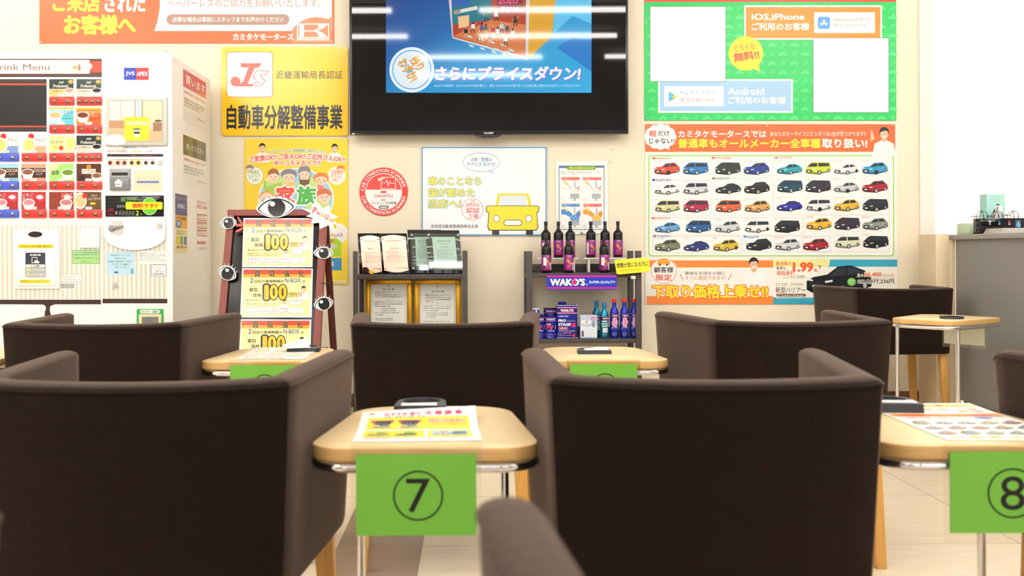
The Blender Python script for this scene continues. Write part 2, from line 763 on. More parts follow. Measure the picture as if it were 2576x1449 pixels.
def lamp(x, y, L=1.2):
    r = thing('ceiling_lamp', 'white batten lamp with one bare glowing tube under the ceiling', 'ceiling light', (x, y, 2.70), 0, 'ceiling lamps in rows')
    g = G()
    g.box(x - L / 2, x + L / 2, y - 0.05, y + 0.05, 2.70, 2.72, M_FIX, 0.005)
    part(g, 'housing', r)
    g = G()
    g.tube([(x - L / 2 + 0.02, y, 2.68), (x + L / 2 - 0.02, y, 2.68)], 0.016, M_TUBE, 8)
    part(g, 'tube', r)
    return r


LR = lamp(-1.14, 2.6)
FIRST = [True]


def lamps(rows):
    for y, xs in rows:
        for x in xs:
            if FIRST[0]:
                FIRST[0] = False
                LR.location = (x, y, 2.70)
            else:
                c = dup(LR)
                c.location = (x, y, 2.70)


lamps([(3.5, (-2.9, -1.2, 0.62, 2.4)), (2.6, (-2.9, -1.14, 0.62, 2.4, 4.2)), (1.7, (-2.2, 0.05, 1.8, 3.6)), (0.75, (-3.4, -2.05, 0.0, 2.6, 4.2)),
       (-0.3, (-3.4, -2.2, 2.8, 4.2)), (-1.6, (-2.9, 3.1, 4.6)), (4.5, (-3.0, 4.4)), (6.1, (3.5, 4.9, 6.1)), (5.5, (3.9, 5.3))])


# ------------------------------------------------------------------ chairs
def make_chair(label):
    r = thing('lounge_chair', label, 'chair')
    WB, WF, DP, T = 0.248, 0.294, 0.48, 0.05
    ZB, ZT = 0.35, 0.682
    secs = []   # (outer xy, inner xy, top drop)
    rad = 0.014
    for k, (yy, sh, dz) in enumerate(((0.478, 0.25, 0.020), (0.472, 0.62, 0.008), (0.458, 0.9, 0.001), (0.43, 1.0, 0.0), (0.32, 1, 0), (0.2, 1, 0), (0.1, 1, 0), (0.055, 1, 0))):
        t = yy / DP
        xo = WB + (WF - WB) * t
        xm = xo - T / 2
        secs.append(((-(xm + T / 2 * sh), yy), (-(xm - T / 2 * sh), yy), dz))
    nA = len(secs) + 1
    secs.append(((-WB - 0.001, rad), (-WB + T, T), 0.0))
    secs.append(((-WB + 0.3 * rad, 0.3 * rad), (-WB + T, T), 0.0))
    secs.append(((-WB + rad, 0.0), (-WB + T + 0.001, T), 0.0))
    for k in range(1, 12):
        x = -WB + rad + (2 * WB - 2 * rad) * k / 12
        q = 1 - (x / WB) ** 2
        secs.append(((x, -0.022 * q), (x * 0.82, T - 0.015 * q), 0.005 * q))
    n = len(secs)
    full = secs + [((-o[0], o[1]), (-i[0], i[1]), d) for o, i, d in reversed(secs[:nA + 2])]

    def ring(o, i, dz):
        zt = ZT - dz
        cx, cy = (o[0] + i[0]) / 2, (o[1] + i[1]) / 2
        ob = (o[0] * 0.945, 0.014 + o[1] * 0.93 if o[1] < 0.3 else o[1] * 0.96)
        ring = [(ob[0] * 0.99, ob[1], ZB), (ob[0], ob[1], ZB + 0.012)]
        for f in (0.35, 0.7):
            ring.append((ob[0] + (o[0] - ob[0]) * f, ob[1] + (o[1] - ob[1]) * f, ZB + (zt - 0.016 - ZB) * f))
        ring.append((o[0], o[1], zt - 0.011))
        for a in (12, 35, 65, 90, 115, 145, 168):
            ca, sa = math.cos(math.radians(a)), math.sin(math.radians(a))
            ring.append((cx + (o[0] - cx) * ca, cy + (o[1] - cy) * ca, zt - 0.010 + 0.010 * sa))
        ring.append((i[0], i[1], zt - 0.011))
        ring.append((i[0], i[1] if abs(i[0]) > 0.15 else i[1] + 0.02, ZB + 0.03))
        return [Vector(p) for p in ring]

    def shell(a, b, name, c0=False, c1=False):
        g = G()
        rs = [ring(*s) for s in full[a:b + 1]]
        m = len(rs[0])
        vs = [v for q in rs for v in q]
        fs = []
        for k in range(len(rs) - 1):
            for j in range(m - 1):
                fs.append((k * m + j, k * m + j + 1, (k + 1) * m + j + 1, (k + 1) * m + j))
            fs.append((k * m + m - 1, k * m, (k + 1) * m, (k + 1) * m + m - 1))
        if c0:
            fs.append(tuple(range(m)))
        if c1:
            fs.append(tuple(range((len(rs) - 1) * m, len(rs) * m)))
        g.raw(vs, fs, M_FAB)
        bmesh.ops.recalc_face_normals(g.bm, faces=g.bm.faces)
        # piping along the outer top edge
        g.tube([q[4] + Vector((0, 0, 0.0)) for q in rs], 0.0022, M_FAB, 6)
        part(g, name, r, 50)
    N = len(full)
    shell(0, nA, 'armrest', c0=True)
    shell(nA, N - 1 - nA, 'backrest')
    shell(N - 1 - nA, N - 1, 'armrest', c1=True)
    g = G()
    g.box(-0.205, 0.205, 0.03, 0.462, 0.352, 0.44, M_FAB, 0.018, 3)
    part(g, 'seat', r, 50)
    for sx in (-1, 1):
        for (yt, yb, xt, xb) in ((0.045, 0.03, 0.206, 0.222), (0.42, 0.425, 0.235, 0.252)):
            g = G()
            g.taper((sx * xt, yt, 0.36), 0.036, 0.036, (sx * xb, yb, 0.0), 0.028, 0.028, M_LEG, 0.002)
            part(g, 'leg', r)
    return r


CHG = 'brown upholstered lounge chairs'
ch0 = make_chair('')
chairs = [
    (-0.523, 1.48, 0.5, 'brown lounge chair back close to us, beside card seven and before the vending machine'),
    (0.357, 1.48, -3, 'large dark brown lounge chair back standing between the tables of cards seven and eight'),
    (1.297, 1.432, 4, 'brown lounge chair cut by the frame edge, beyond the table of card eight'),
    (-1.041, 2.695, -1.5, 'brown lounge chair directly before the vending machine, one row behind the first'),
    (-0.088, 2.675, 0, 'brown lounge chair in the second row, before the rack of award plaques'),
    (0.887, 2.68, 4.5, 'brown lounge chair in the second row, before the poster of many cars'),
    (2.142, 4.95, 3, 'brown lounge chair standing against the wall beside the grey counter'),
    (0.291, 0.31, 0, 'blurred brown armrest tip of a chair rising before the green card seven'),
    (-0.655, 0.305, 0, 'blurred sliver of a brown chair arm at the bottom corner before the large chair'),
]
for i, (x, y, rz, lab) in enumerate(chairs):
    c = ch0 if i == 0 else dup(ch0)
    c.location = (x, y, 0)
    c.rotation_euler = (0, 0, math.radians(rz))
    tag(c, lab, 'chair', CHG)

# ------------------------------------------------------------------ side tables
TZ = 0.567


def rounded(pts, rads, n=7):
    out = []
    N = len(pts)
    for i in range(N):
        p, a, b = Vector(pts[i]), Vector(pts[i - 1]), Vector(pts[(i + 1) % N])
        u, v = (a - p).normalized(), (b - p).normalized()
        ang = u.angle(v)
        d = rads[i] / math.tan(ang / 2)
        c = p + (u + v).normalized() * (rads[i] / math.sin(ang / 2))
        s, e = p + u * d - c, p + v * d - c
        for k in range(n + 1):
            t = k / n
            q = s.normalized().slerp(e.normalized(), t) if s.length > 0 else s
            out.append(tuple(c + q * rads[i]))
    return out


def make_table(label):
    r = thing('side_table', label, 'table')
    base = [(-0.187, 0.0), (0.187, 0.0), (0.143, 0.42), (-0.143, 0.42)]
    rad = [0.06, 0.06, 0.085, 0.085]
    ol = rounded(base, rad)
    g = G()
    g.prism([(x, y, TZ - 0.021) for x, y in ol], (0, 0, 0.021), M_EDGE, 0.0)
    # veneer faces
    for f in g.bm.faces:
        if abs(f.normal.z) > 0.9:
            f.material_index = g.mi(M_BEECH)
    es = [e for e in g.bm.edges if len(e.link_faces) == 2 and e.calc_face_angle(0) > 0.9]
    bmesh.ops.bevel(g.bm, geom=es, offset=0.0025, segments=2, profile=0.5, affect='EDGES')
    part(g, 'table_top', r, 35)
    g = G()
    il = rounded([(x * 0.968, 0.0115 + y * 0.957) for x, y in base], [q * 0.95 for q in rad])
    g.tube([(x, y, TZ - 0.0315) for x, y in il], 0.009, M_CHROME, 10, True)
    part(g, 'frame_rail', r)
    for sx in (-1, 1):
        g = G()
        g.tube([(sx * 0.135, 0.345, TZ - 0.03), (sx * 0.137, 0.345, 0.03), (sx * 0.137, 0.335, 0.014), (sx * 0.137, 0.31, 0.010)], 0.008, M_CHROME, 10)
        part(g, 'leg', r)
        g = G()
        g.tube([(sx * 0.137, 0.31, 0.010), (sx * 0.15, 0.06, 0.010), (sx * 0.14, 0.035, 0.010)], 0.008, M_CHROME, 10)
        part(g, 'foot', r)
    g = G()
    g.tube([(-0.14, 0.035, 0.010), (0.14, 0.035, 0.010)], 0.008, M_CHROME, 10)
    part(g, 'floor_bar', r)
    return r


tb0 = make_table('')
TBG = 'small side tables between the chairs'
_c, _s = math.cos(math.radians(129)), math.sin(math.radians(129))
tables = [
    (-0.081, 1.535, 0, 'beech side table carrying the green card seven, yellow flyer on top'),
    (0.813, 1.535, -0.8, 'beech side table carrying the green card eight, cut by the frame edge'),
    (-0.59, 2.75, 0, 'beech side table in the second row, with a faded flyer and crumpled slip'),
    (0.36, 2.74, 0, 'beech side table in the second row, holding only a black cup tray'),
    (2.08 + 0.21 * 0.78, 4.44 + 0.21 * 0.63, 129, 'beech side table on chrome legs, turned askew before the grey counter'),
    (-1.545, 2.80, 0, 'beech side table showing only a corner beside the chair at the vending machine'),
]
for i, (x, y, rz, lab) in enumerate(tables):
    c = tb0 if i == 0 else dup(tb0)
    c.location = (x, y, 0)
    c.rotation_euler = (0, 0, math.radians(rz))
    tag(c, lab, 'table', TBG)


def number_sign(num, tx, ty, rz, dx, lab, pale=False):
    r = thing('number_sign', lab, 'sign', group='numbered cards on the tables')
    g = G()
    g.box(dx - 0.101, dx + 0.101, -0.0035, -0.0010, 0.418, TZ + 0.003, M_ACRYL)
    g.box(dx - 0.101, dx + 0.101, -0.0010, 0.028, TZ + 0.0006, TZ + 0.003, M_ACRYL)
    part(g, 'acrylic_holder', r, 0)
    g = G()
    gm = mat('green_card', '74b941', 0.4)
    g.box(dx - 0.0925, dx + 0.0925, -0.0052, -0.0038, 0.434, 0.559, gm)
    cdm = part(g, 'card', r, 0)
    if pale:
        g = G()
        g.box(dx - 0.0925, dx + 0.0925, -0.0009, -0.0004, 0.434, 0.54, mat('pale_card_back', 'e4e4d0', 0.6))
        part(g, 'card_back', r, 0)
    c = Canvas(lambda u, v: Vector((dx + u, -0.0053, 0.434 + 0.125 - v)), Vector((0, -1, 0)), 0.4)
    cx, cy = 0.003, 0.0635
    c.ring(cx, cy, 0.0385, 0.0385, 0.0025, '141414', 1, n=48)
    c.text(num, cx - 0.0185, cy - 0.026, cx + 0.0185, cy + 0.026, '141414', L=1)
    c.done(cdm)
    r.location = (tx, ty, 0)
    r.rotation_euler = (0, 0, math.radians(rz))
    return r


number_sign('7', tables[0][0], tables[0][1], 0, -0.011, 'green card with circled seven, hung from the table edge')
number_sign('8', tables[1][0], tables[1][1], -0.8, 0.0085, 'green card with circled eight, hung from the table edge')
number_sign('2', tables[2][0], tables[2][1], 0, 0.006, 'green card half hidden by a chair, under the flyer and crumpled slip table')
number_sign('3', tables[3][0], tables[3][1], 0, -0.008, 'green card half hidden by the chair between seven and eight, under the tray table')
number_sign('4', tables[4][0], tables[4][1], 129, 0.0, 'card seen from its pale back, hanging from the table before the grey counter', True)


# ------------------------------------------------------------------ things on the tables
M_TRAY = mat('grey_tray_plastic', '3b3d40', 0.4)


def cup_tray(x, y, rz, lab, hgt=0.018):
    g = G()
    W, Lh, hr, hy = 0.045, 0.112, 0.0375, 0.068
    ol = rounded([(-W * 1.12, 0), (W * 1.12, 0), (W, Lh), (-W, Lh)], [0.008, 0.008, 0.046, 0.046], 8)
    n = len(ol)
    hole = []
    for px_, py_ in ol:
        a = math.atan2(py_ - hy, px_)
        hole.append((hr * math.cos(a), hy + hr * math.sin(a)))
    z0, z1 = TZ + 0.0002, TZ + hgt
    vs = [Vector((px_, py_, z0)) for px_, py_ in ol] + [Vector((px_ * 0.97, 0.002 + py_ * 0.97, z1)) for px_, py_ in ol] + [Vector((a, b, z1)) for a, b in hole] + [Vector((a * 0.95, hy + (b - hy) * 0.95, z0 + 0.003)) for a, b in hole]
    fs = [tuple(range(n))[::-1], tuple(range(3 * n, 4 * n))]
    for k in range(n):
        q = (k + 1) % n
        for o in (0, n, 2 * n):
            fs.append((o + k, o + q, o + n + q, o + n + k))
    g.raw(vs, fs, M_TRAY)
    bmesh.ops.remove_doubles(g.bm, verts=g.bm.verts, dist=1e-6)
    bmesh.ops.recalc_face_normals(g.bm, faces=g.bm.faces)
    o = g.out('cup_tray', None, 35)
    tag(o, lab, 'tray', 'cup trays on the tables')
    o.location = (x, y, 0)
    o.rotation_euler = (0, 0, math.radians(rz))
    return o


def slip(x, y, z, w, d, rz, lab, lift=0.004):
    g = G()
    nx, ny = 6, 4
    vs, fs = [], []
    for j in range(ny + 1):
        for i in range(nx + 1):
            u, v = i / nx, j / ny
            vs.append(Vector(((u - 0.5) * w, v * d, z + lift * v * v * (0.3 + u) + 0.0008)))
    for j in range(ny):
        for i in range(nx):
            a = j * (nx + 1) + i
            fs.append((a, a + 1, a + nx + 2, a + nx + 1))
    m2 = [v + Vector((0, 0, 0.0004)) for v in vs]
    k = len(vs)
    g.raw(vs + m2, [f[::-1] for f in fs] + [tuple(q + k for q in f) for f in fs], M_PAPER)
    o = g.out('paper_slip', None, 60)
    c = Canvas(lambda u, v: Vector(((u - 0.5) * w, (1 - v) * d, z + lift * (1 - v) ** 2 * (0.3 + u) + 0.0016)), Vector((0, 0, 1)), 0.6)
    c.text('ご自由にお使いください', 0.1, 0.2, 0.9, 0.4, '777777', L=1)
    c.text('スタッフまでお声かけください', 0.1, 0.55, 0.9, 0.7, '999999', L=1)
    c.done(o)
    o.location = (x, y, 0)
    o.rotation_euler = (0, 0, math.radians(rz))
    return tag(o, lab, 'paper', 'paper slips on the trays')


cup_tray(-0.103, 1.838, 0, 'grey cup tray with a round hole, behind the yellow flyer on table seven')
slip(-0.105, 1.842, TZ + 0.018, 0.066, 0.027, 2, 'small white slip leaning on the cup tray behind the yellow flyer', 0.0006)
cup_tray(0.78, 1.84, -6, 'grey cup tray with a round hole on the table of card eight')
slip(0.785, 1.85, TZ + 0.018, 0.072, 0.028, -6, 'small white slip lying on the tray at the table of card eight', 0.0006)
cup_tray(0.352, 2.925, 0, 'black cup tray alone on the second row table before the bottle rack', 0.010)
slip(0.36, 2.935, TZ + 0.010, 0.07, 0.045, 3, 'white slip on the tray alone before the bottle rack')
cup_tray(-0.525, 3.02, 0, 'dark cup tray behind the faded flyer on the second row table', 0.012)
slip(-0.535, 3.01, TZ + 0.0125, 0.075, 0.06, 20, 'crumpled white slip on the tray behind the faded flyer', 0.02)
cup_tray(2.12, 4.43, 155, 'black cup tray on the askew table before the grey counter', 0.010)
slip(2.13, 4.40, TZ + 0.010, 0.07, 0.05, 150, 'grey printed slip on the tray at the askew table', 0.002)


def flyer(x, y, w, d, rz, lab, draw, curl=0.008):
    def Z(u, v):
        t = 1 - v / d
        return TZ + 0.0012 + curl * max(0, t - 0.45) ** 2 * 3.3 * (0.5 + 0.5 * u / w)

    def fn(u, v):
        return Vector((u - w / 2, d - v, Z(u, v)))
    g = G()
    nx, ny = 6, 14
    vs, fs = [], []
    for j in range(ny + 1):
        for i in range(nx + 1):
            vs.append(fn(w * i / nx, d * j / ny))
    for j in range(ny):
        for i in range(nx):
            a = j * (nx + 1) + i
            fs.append((a, a + nx + 1, a + nx + 2, a + 1))
    k = len(vs)
    g.raw(vs + [v - Vector((0, 0, 0.0008)) for v in vs], fs + [tuple(q + k for q in f[::-1]) for f in fs], M_PAPER)
    o = g.out('flyer', None, 60)
    c = Canvas(fn, Vector((0, 0, 1)), 0.45)
    draw(c, w, d)
    c.done(o)
    o.location = (x, y, 0)
    o.rotation_euler = (0, 0, math.radians(rz))
    return tag(o, lab, 'flyer', 'flyers on the tables')


def strips(c, x0, y0, x1, y1, col, L=0, n=6):
    """rectangle cut in strips so that it follows the paper's curl"""
    for i in range(n):
        c.rect(x0, y0 + (y1 - y0) * i / n, x1, y0 + (y1 - y0) * (i + 1) / n, col, L)


def flyer_yellow(c, w, d):
    c.text('おすすめ 夏の', w * .2, d * .07, w * .52, d * .15, 'e0407a', b=.02, L=2)
    c.text('大 商 談 会', w * .55, d * .06, w * .88, d * .15, 'd8205f', b=.03, L=2)
    c.ell(w * .09, d * .08, w * .025, d * .016, 'e2473a', 1)
    strips(c, w * .07, d * .19, w * .93, d * .56, 'ffe93a', 1)
    strips(c, w * .07, d * .62, w * .55, d * .86, 'ffe93a', 1, 4)
    strips(c, w * .58, d * .62, w * .93, d * .86, 'ffe93a', 1, 4)
    c.text('お買い得車を多数ご用意いたしました', w * .2, d * .16, w * .75, d * .21, '555555', L=3)
    for (a, b) in ((.10, .27), (.33, .27)):
        c.rect(w * a, d * b, w * (a + .19), d * (b + .07), 'c02f6a', 2)
        car(c, w * (a + .02), d * (b + .01), w * (a + .17), d * (b + .14), '3f4147', 1, 3)
        car(c, w * (a + .02), d * (b + .13), w * (a + .17), d * (b + .24), 'aab4c4', 0, 3)
    c.text('特別低金利!!', w * .58, d * .25, w * .9, d * .36, 'f08a70', b=.03, ol='ffffff', ow=.05, L=3)
    c.text('今月だけの特典付き', w * .57, d * .38, w * .9, d * .44, 'f0a878', L=3)
    c.fake(w * .3, d * .47, w * .9, d * .55, 1, 'fff7c8', 3)
    for a, col in ((.10, 'b8c26a'), (.32, '4f8f53')):
        c.rect(w * a, d * .64, w * (a + .18), d * .68, '8fd24a', 2)
        car(c, w * a, d * .69, w * (a + .18), d * .82, col, 2, 3)
    c.rect(w * .61, d * .66, w * .9, d * .80, 'a9d3ea', 2)
    car(c, w * .63, d * .67, w * .76, d * .79, 'e9eef2', 0, 3)
    car(c, w * .77, d * .67, w * .89, d * .79, '6f9fc9', 1, 3)
    c.fake(w * .08, d * .89, w * .9, d * .95, 1, 'e5708c', 3)


def flyer_offers(c, w, d):
    strips(c, w * .03, d * .04, w * .97, d * .12, 'f4e27a', 1, 2)
    c.text('週末限定 お買い得フェア', w * .1, d * .05, w * .9, d * .11, 'e07a3a', b=.02, L=2)
    for j in range(2):
        for i in range(7):
            c.rect(w * (.04 + .13 * i), d * (.16 + .07 * j), w * (.13 + .13 * i), d * (.21 + .07 * j), random.choice(['f0b0a0', 'c6d6e8', 'f2c9c0', 'd9e6c8', 'e8e8e8']), 1)
    strips(c, w * .03, d * .32, w * .97, d * .40, 'f4943c', 1, 2)
    c.text('下取強化キャンペーン実施中', w * .08, d * .33, w * .9, d * .39, 'd63a24', b=.02, L=2)
    c.text('新車 中古車 ご相談ください', w * .1, d * .42, w * .6, d * .47, 'e0506a', L=2)
    c.ell(w * .75, d * .44, w * .08, d * .025, '5068c0', 1)
    for j in range(3):
        for i in range(5):
            car(c, w * (.05 + .185 * i), d * (.52 + .13 * j), w * (.2 + .185 * i), d * (.61 + .13 * j), random.choice(['d8d8dc', 'c9d6c9', 'b5b8bd', 'e4d9b2', 'd9b0a4']), random.randrange(3), 2)
    for i in range(6):
        c.ell(w * (.12 + .15 * i), d * .93, w * .06, d * .022, random.choice(['e8d23a', 'd8d2c2', 'efe7a0']), 2)


def flyer_faded(c, w, d):
    c.frame(w * .02, d * .02, w * .98, d * .98, w * .012, 'e3c3b2', 1)
    for j in range(4):
        for i in range(3):
            strips(c, w * (.06 + .3 * i), d * (.07 + .2 * j), w * (.32 + .3 * i), d * (.2 + .2 * j), random.choice(['f6efd0', 'f4e4d4', 'eff0d8', 'f8ecc4', 'f1ded2']), 1, 2)
            c.fake(w * (.08 + .3 * i), d * (.09 + .2 * j), w * (.3 + .3 * i), d * (.19 + .2 * j), 3, random.choice(['d9b090', 'c9c0a0', 'e0a890']), 2, i + j)
    strips(c, w * .70, d * .10, w * .95, d * .3, 'ecc0ac', 2, 2)
    c.text('特選車情報', w * .1, d * .9, w * .7, d * .95, 'd8703f', b=.02, L=3)


CARB = {0: [(0, .8), (0, .52), (.06, .42), (.3, .36), (.45, .12), (.8, .06), (.95, .32), (1, .46), (1, .72), (.86, .82), (.5, 1), (.1, .94)],
        1: [(.02, .8), (0, .48), (.04, .4), (.2, .12), (.3, .04), (.95, .07), (1, .4), (1, .74), (.88, .84), (.45, 1), (.1, .93)],
        2: [(0, .82), (0, .58), (.1, .46), (.32, .38), (.48, .14), (.68, .1), (.9, .26), (1, .5), (1, .72), (.86, .82), (.5, .98), (.1, .94)]}
CARW = {0: [[(.33, .38), (.47, .17), (.6, .15), (.6, .38), (.36, .42)], [(.63, .15), (.79, .12), (.9, .31), (.63, .37)]],
        1: [[(.1, .36), (.23, .14), (.46, .12), (.46, .4), (.12, .42)], [(.5, .12), (.92, .13), (.95, .36), (.5, .4)]],
        2: [[(.36, .4), (.49, .2), (.6, .18), (.6, .4), (.4, .44)], [(.63, .18), (.72, .17), (.87, .31), (.63, .4)]]}


def car(c, x0, y0, x1, y1, col, kind=0, L=2):
    w, h = x1 - x0, y1 - y0
    q = lambda pts: [(x0 + a * w, y0 + b * h) for a, b in pts]
    c.poly(q(CARB[kind]), col, L)
    dark = tuple(int(col[i:i + 2], 16) for i in (0, 2, 4))
    sill = '%02x%02x%02x' % tuple(int(v * .55) for v in dark)
    c.poly(q([(.0, .72), (.5, .88), (1, .66), (1, .74), (.86, .83), (.5, 1), (.1, .94), (0, .84)]), sill, L + .5)
    for wn in CARW[kind]:
        c.poly(q(wn), '2e343c', L + 1)
    c.poly(q([(.04, .6), (.26, .64), (.26, .8), (.05, .76)]), '26282c', L + 1)
    c.poly(q([(.02, .5), (.1, .54), (.1, .58), (.02, .56)]), 'f4f4f4', L + 1.3)
    c.poly(q([(.28, .58), (.4, .54), (.4, .6), (.29, .64)]), 'f0f2f4', L + 1.3)
    c.rect(x0 + w * .09, y0 + h * .7, x0 + w * .19, y0 + h * .79, 'f6f6f4', L + 1.5)
    c.ell(x0 + w * .55, y0 + h * .84, w * .085, h * .17, '1d1d20', L + 1.2, n=16)
    c.ell(x0 + w * .55, y0 + h * .84, w * .05, h * .11, 'b9bcc0', L + 1.6, n=14)
    c.ell(x0 + w * .9, y0 + h * .7, w * .05, h * .15, '1d1d20', L + 1.2, n=16)
    c.ell(x0 + w * .9, y0 + h * .7, w * .03, h * .09, 'b9bcc0', L + 1.6, n=14)


flyer(-0.0935, 1.588, 0.207, 0.243, 2.5, 'white flyer with yellow blocks lying on the table of card seven', flyer_yellow, 0.018)
flyer(0.852, 1.574, 0.210, 0.372, -1, 'white flyer with red and orange strips on the table of card eight', flyer_offers, 0.002)
flyer(-0.582, 2.812, 0.203, 0.345, 2, 'faded pale flyer lying on the second row table near the board of eyes', flyer_faded, 0.002)

# ------------------------------------------------------------------ posters and signs on the wall
M_GLOSSW = mat('laminated_white', 'f6f4f0', 0.22)


def person(c, x, y, h, shirt='f6f5f2', L=4, hair='2a201c', smile=True):
    """printed half-length person: head centre x, y; h = head height"""
    c.poly([(x - h * .2, y + h * .3), (x + h * .2, y + h * .3), (x + h * .24, y + h * .75), (x - h * .24, y + h * .75)], 'e0ab8c', L)
    c.poly([(x - h * .2, y + h * .55), (x, y + h * .75), (x + h * .2, y + h * .55), (x + h * .8, y + h * .85), (x + h * 1.0, y + h * 1.9), (x - h * 1.0, y + h * 1.9), (x - h * .8, y + h * .85)], shirt, L + .5)
    c.ell(x, y - h * .1, h * .41, h * .46, hair, L + 1)
    c.ell(x, y + h * .06, h * .35, h * .44, 'ecbfa2', L + 1.5)
    c.poly([(x - h * .38, y - h * .05), (x - h * .3, y - h * .42), (x + h * .25, y - h * .46), (x + h * .38, y - h * .05), (x + h * .2, y - h * .24), (x - h * .15, y - h * .2)], hair, L + 2)
    for sx in (-1, 1):
        c.ell(x + sx * h * .14, y + h * .02, h * .055, h * .02, '3a2a24', L + 2, n=10)
    c.poly([(x - h * .15, y + h * .2), (x + h * .15, y + h * .2), (x + h * .08, y + h * .32), (x - h * .08, y + h * .32)], 'fbf6f2' if smile else 'b0605a', L + 2)


# orange welcome banner
r = solo(board(99, -150, 840, 109, DW, 0.003, ink('f26a34')), 'wall_banner', 'wide orange and white banner above the vending machine', 'banner')
c = pxcanvas(DW)
c.poly([(404, -150), (835, -150), (835, 78)] + [(835 - 6 - 43 * 1, 47), (775, 51), (757, 60), (742, 72), (733, 78)] + [(388, 78), (396, 55), (402, 20)], 'f7f5f1', 0)
c.poly([(733, 78), (742, 66), (757, 54), (775, 46), (795, 43), (815, 45), (826, 49), (834, 40), (834, 109), (733, 109)], 'f58a62', 1)
c.text('ご来店', 132, -16, 252, 31, 'f9e23c', b=.05, L=2)
c.text('された', 262, -16, 366, 31, 'fdfaf4', b=.05, L=2)
c.text('お客様へ', 160, 36, 342, 88, 'f9e23c', b=.055, L=2)
c.text('ペーパーレスのご協力をお願いいたします。', 420, -2, 806, 18, 'b98c78', L=2)
c.text('店内のご案内は', 420, -60, 700, -34, 'b98c78', b=.02, L=2)
c.rr(419, 36, 728, 62.5, 13, 'b08a7c', 1)
c.text('必要な場合は事前にスタッフまでお声かけください', 434, 42.5, 714, 55.5, 'fbf7f2', b=.022, L=2)
c.text('カミタケモータース', 586, 84, 738, 102, 'fdf6f0', b=.05, L=2)
c.rect(747, 59, 828, 102, 'f7f3ee', 2)
c.rect(750, 62, 825.5, 93, 'f08a62', 3)
c.rect(753, 62, 765, 92.5, 'f7f3ee', 4)
c.poly([(765, 76.5), (790, 76.5), (800, 72), (801, 62), (825, 62), (812, 72), (800, 77), (812, 82), (824, 92.5), (801, 92.5), (799, 84), (790, 79.5), (765, 79.5)], 'f7f3ee', 4)
c.text('KAMITAKEMOTORS', 750, 95, 826, 100.5, 'e07a55', L=3)
c.done(r)
screws(r, [(104, 105), (834, 105)], DW)

# yellow certification plate
r = solo(board(557.5, 118.5, 875.5, 341.5, DW - 0.006, 0.004, mat('yellow_enamel', 'ffc814', 0.16), 5), 'certification_sign', 'yellow metal plate with bold black characters and a red logo square', 'sign')
c = pxcanvas(DW - 0.006, 0.18)
c.rr(570, 130, 686.5, 245, 9, 'ef4a33', 0)
c.rr(571.5, 131.5, 685, 243.5, 8, 'fbfbfa', 1)
c.poly([(606, 159), (657.5, 159), (652, 170), (641, 171), (620, 217), (595, 217), (603, 212), (612, 205), (625, 169.5), (606, 169.5)], 'ee4b30', 2)
c.ell(592.5, 205, 12.5, 12.2, 'ee4b30', 2)
c.rect(592, 211, 637, 217.4, 'ee4b30', 2)
S_ = [(645, 177.5), (677, 177.5), (671.5, 189), (655, 189.5), (669, 203), (657, 217), (632, 217), (638.5, 207.5), (650, 207.5), (635, 194)]
c.poly(S_, 'ee4b30', 3)
kx, ky = sum(p[0] for p in S_) / 10, sum(p[1] for p in S_) / 10
c.poly([(646, 179.3), (674, 179.3), (670.5, 187.2), (651.5, 188.2), (666.5, 203.2), (656.2, 215.4), (635, 215.4), (639.2, 209.2), (653.5, 209.2), (637.6, 193.7)], 'fbfbfa', 4)
c.text('近畿運輸局長認証', 694, 178, 862, 198.5, '3c3a33', b=.004, L=3)
c.text('自動車分解整備事業', 570, 263, 862, 326, '26272b', b=.03, L=3)
c.done(r)
screws(r, [(563, 123), (869.5, 122), (563.5, 336), (870, 335)], DW - 0.006)


# yellow family poster
def face(c, x, y, rx, ry, hair, hx, hy, L=5, blush=False):
    c.ell(x, y - ry * hy, rx * hx, ry * .95, hair, L)
    c.ell(x, y + ry * .08, rx, ry, 'f8dcc0', L + .6)
    c.poly([(x - rx * .98, y - ry * .1), (x - rx * .8, y - ry * .8), (x, y - ry * 1.02), (x + rx * .8, y - ry * .8), (x + rx * .98, y - ry * .1), (x + rx * .3, y - ry * .42), (x - rx * .4, y - ry * .35)], hair, L + 1)
    for sx in (-1, 1):
        c.ell(x + sx * rx * .38, y + ry * .12, rx * .08, ry * .11, '4a3a30', L + 1.4, n=10)
        if blush:
            c.ell(x + sx * rx * .62, y + ry * .42, rx * .2, ry * .16, 'f4a08c', L + 1.2, n=12)
    c.ring(x, y + ry * .4, rx * .28, ry * .26, rx * .06, 'b0603f', L + 1.4, 20, 160, 8)


r = solo(board(615, 348.5, 875, 715.5, DW - 0.001, 0.0012, ink('fbd93a', .5)), 'family_poster', 'tall yellow paper poster with cartoon family, half behind the framed board', 'poster')
c = pxcanvas(DW - 0.001, 0.5)
for j in range(22):
    for i in range(13):
        x, y = 620 + i * 20 + (j % 2) * 10, 355 + j * 17
        if x < 868 and y < 706 and random.random() < .8:
            c.poly([(x, y), (x + 1.4, y - 1), (x + 6, y + 6), (x + 4.6, y + 7)], 'fbe678', 0)
c.ell(745, 500, 96, 78, 'f6f6f0', 1)
c.ell(745, 500, 92, 74, 'a8d8ee', 1.5)
c.ell(705, 470, 40, 26, 'cfe48e', 2)
c.ell(775, 465, 26, 20, 'cfe48e', 2)
c.ell(800, 520, 30, 24, 'cfe48e', 2)
person(c, 660, 371, 20, 'f4f2ee', 2)
person(c, 842, 372, 19, 'f4f2ee', 2)
c.text('カミタケモータースに新規車検をご紹介ください!!', 673, 374, 820, 383, '4f9e58', b=.02, ol='fbf6e2', ow=.12, L=6, arc=4)
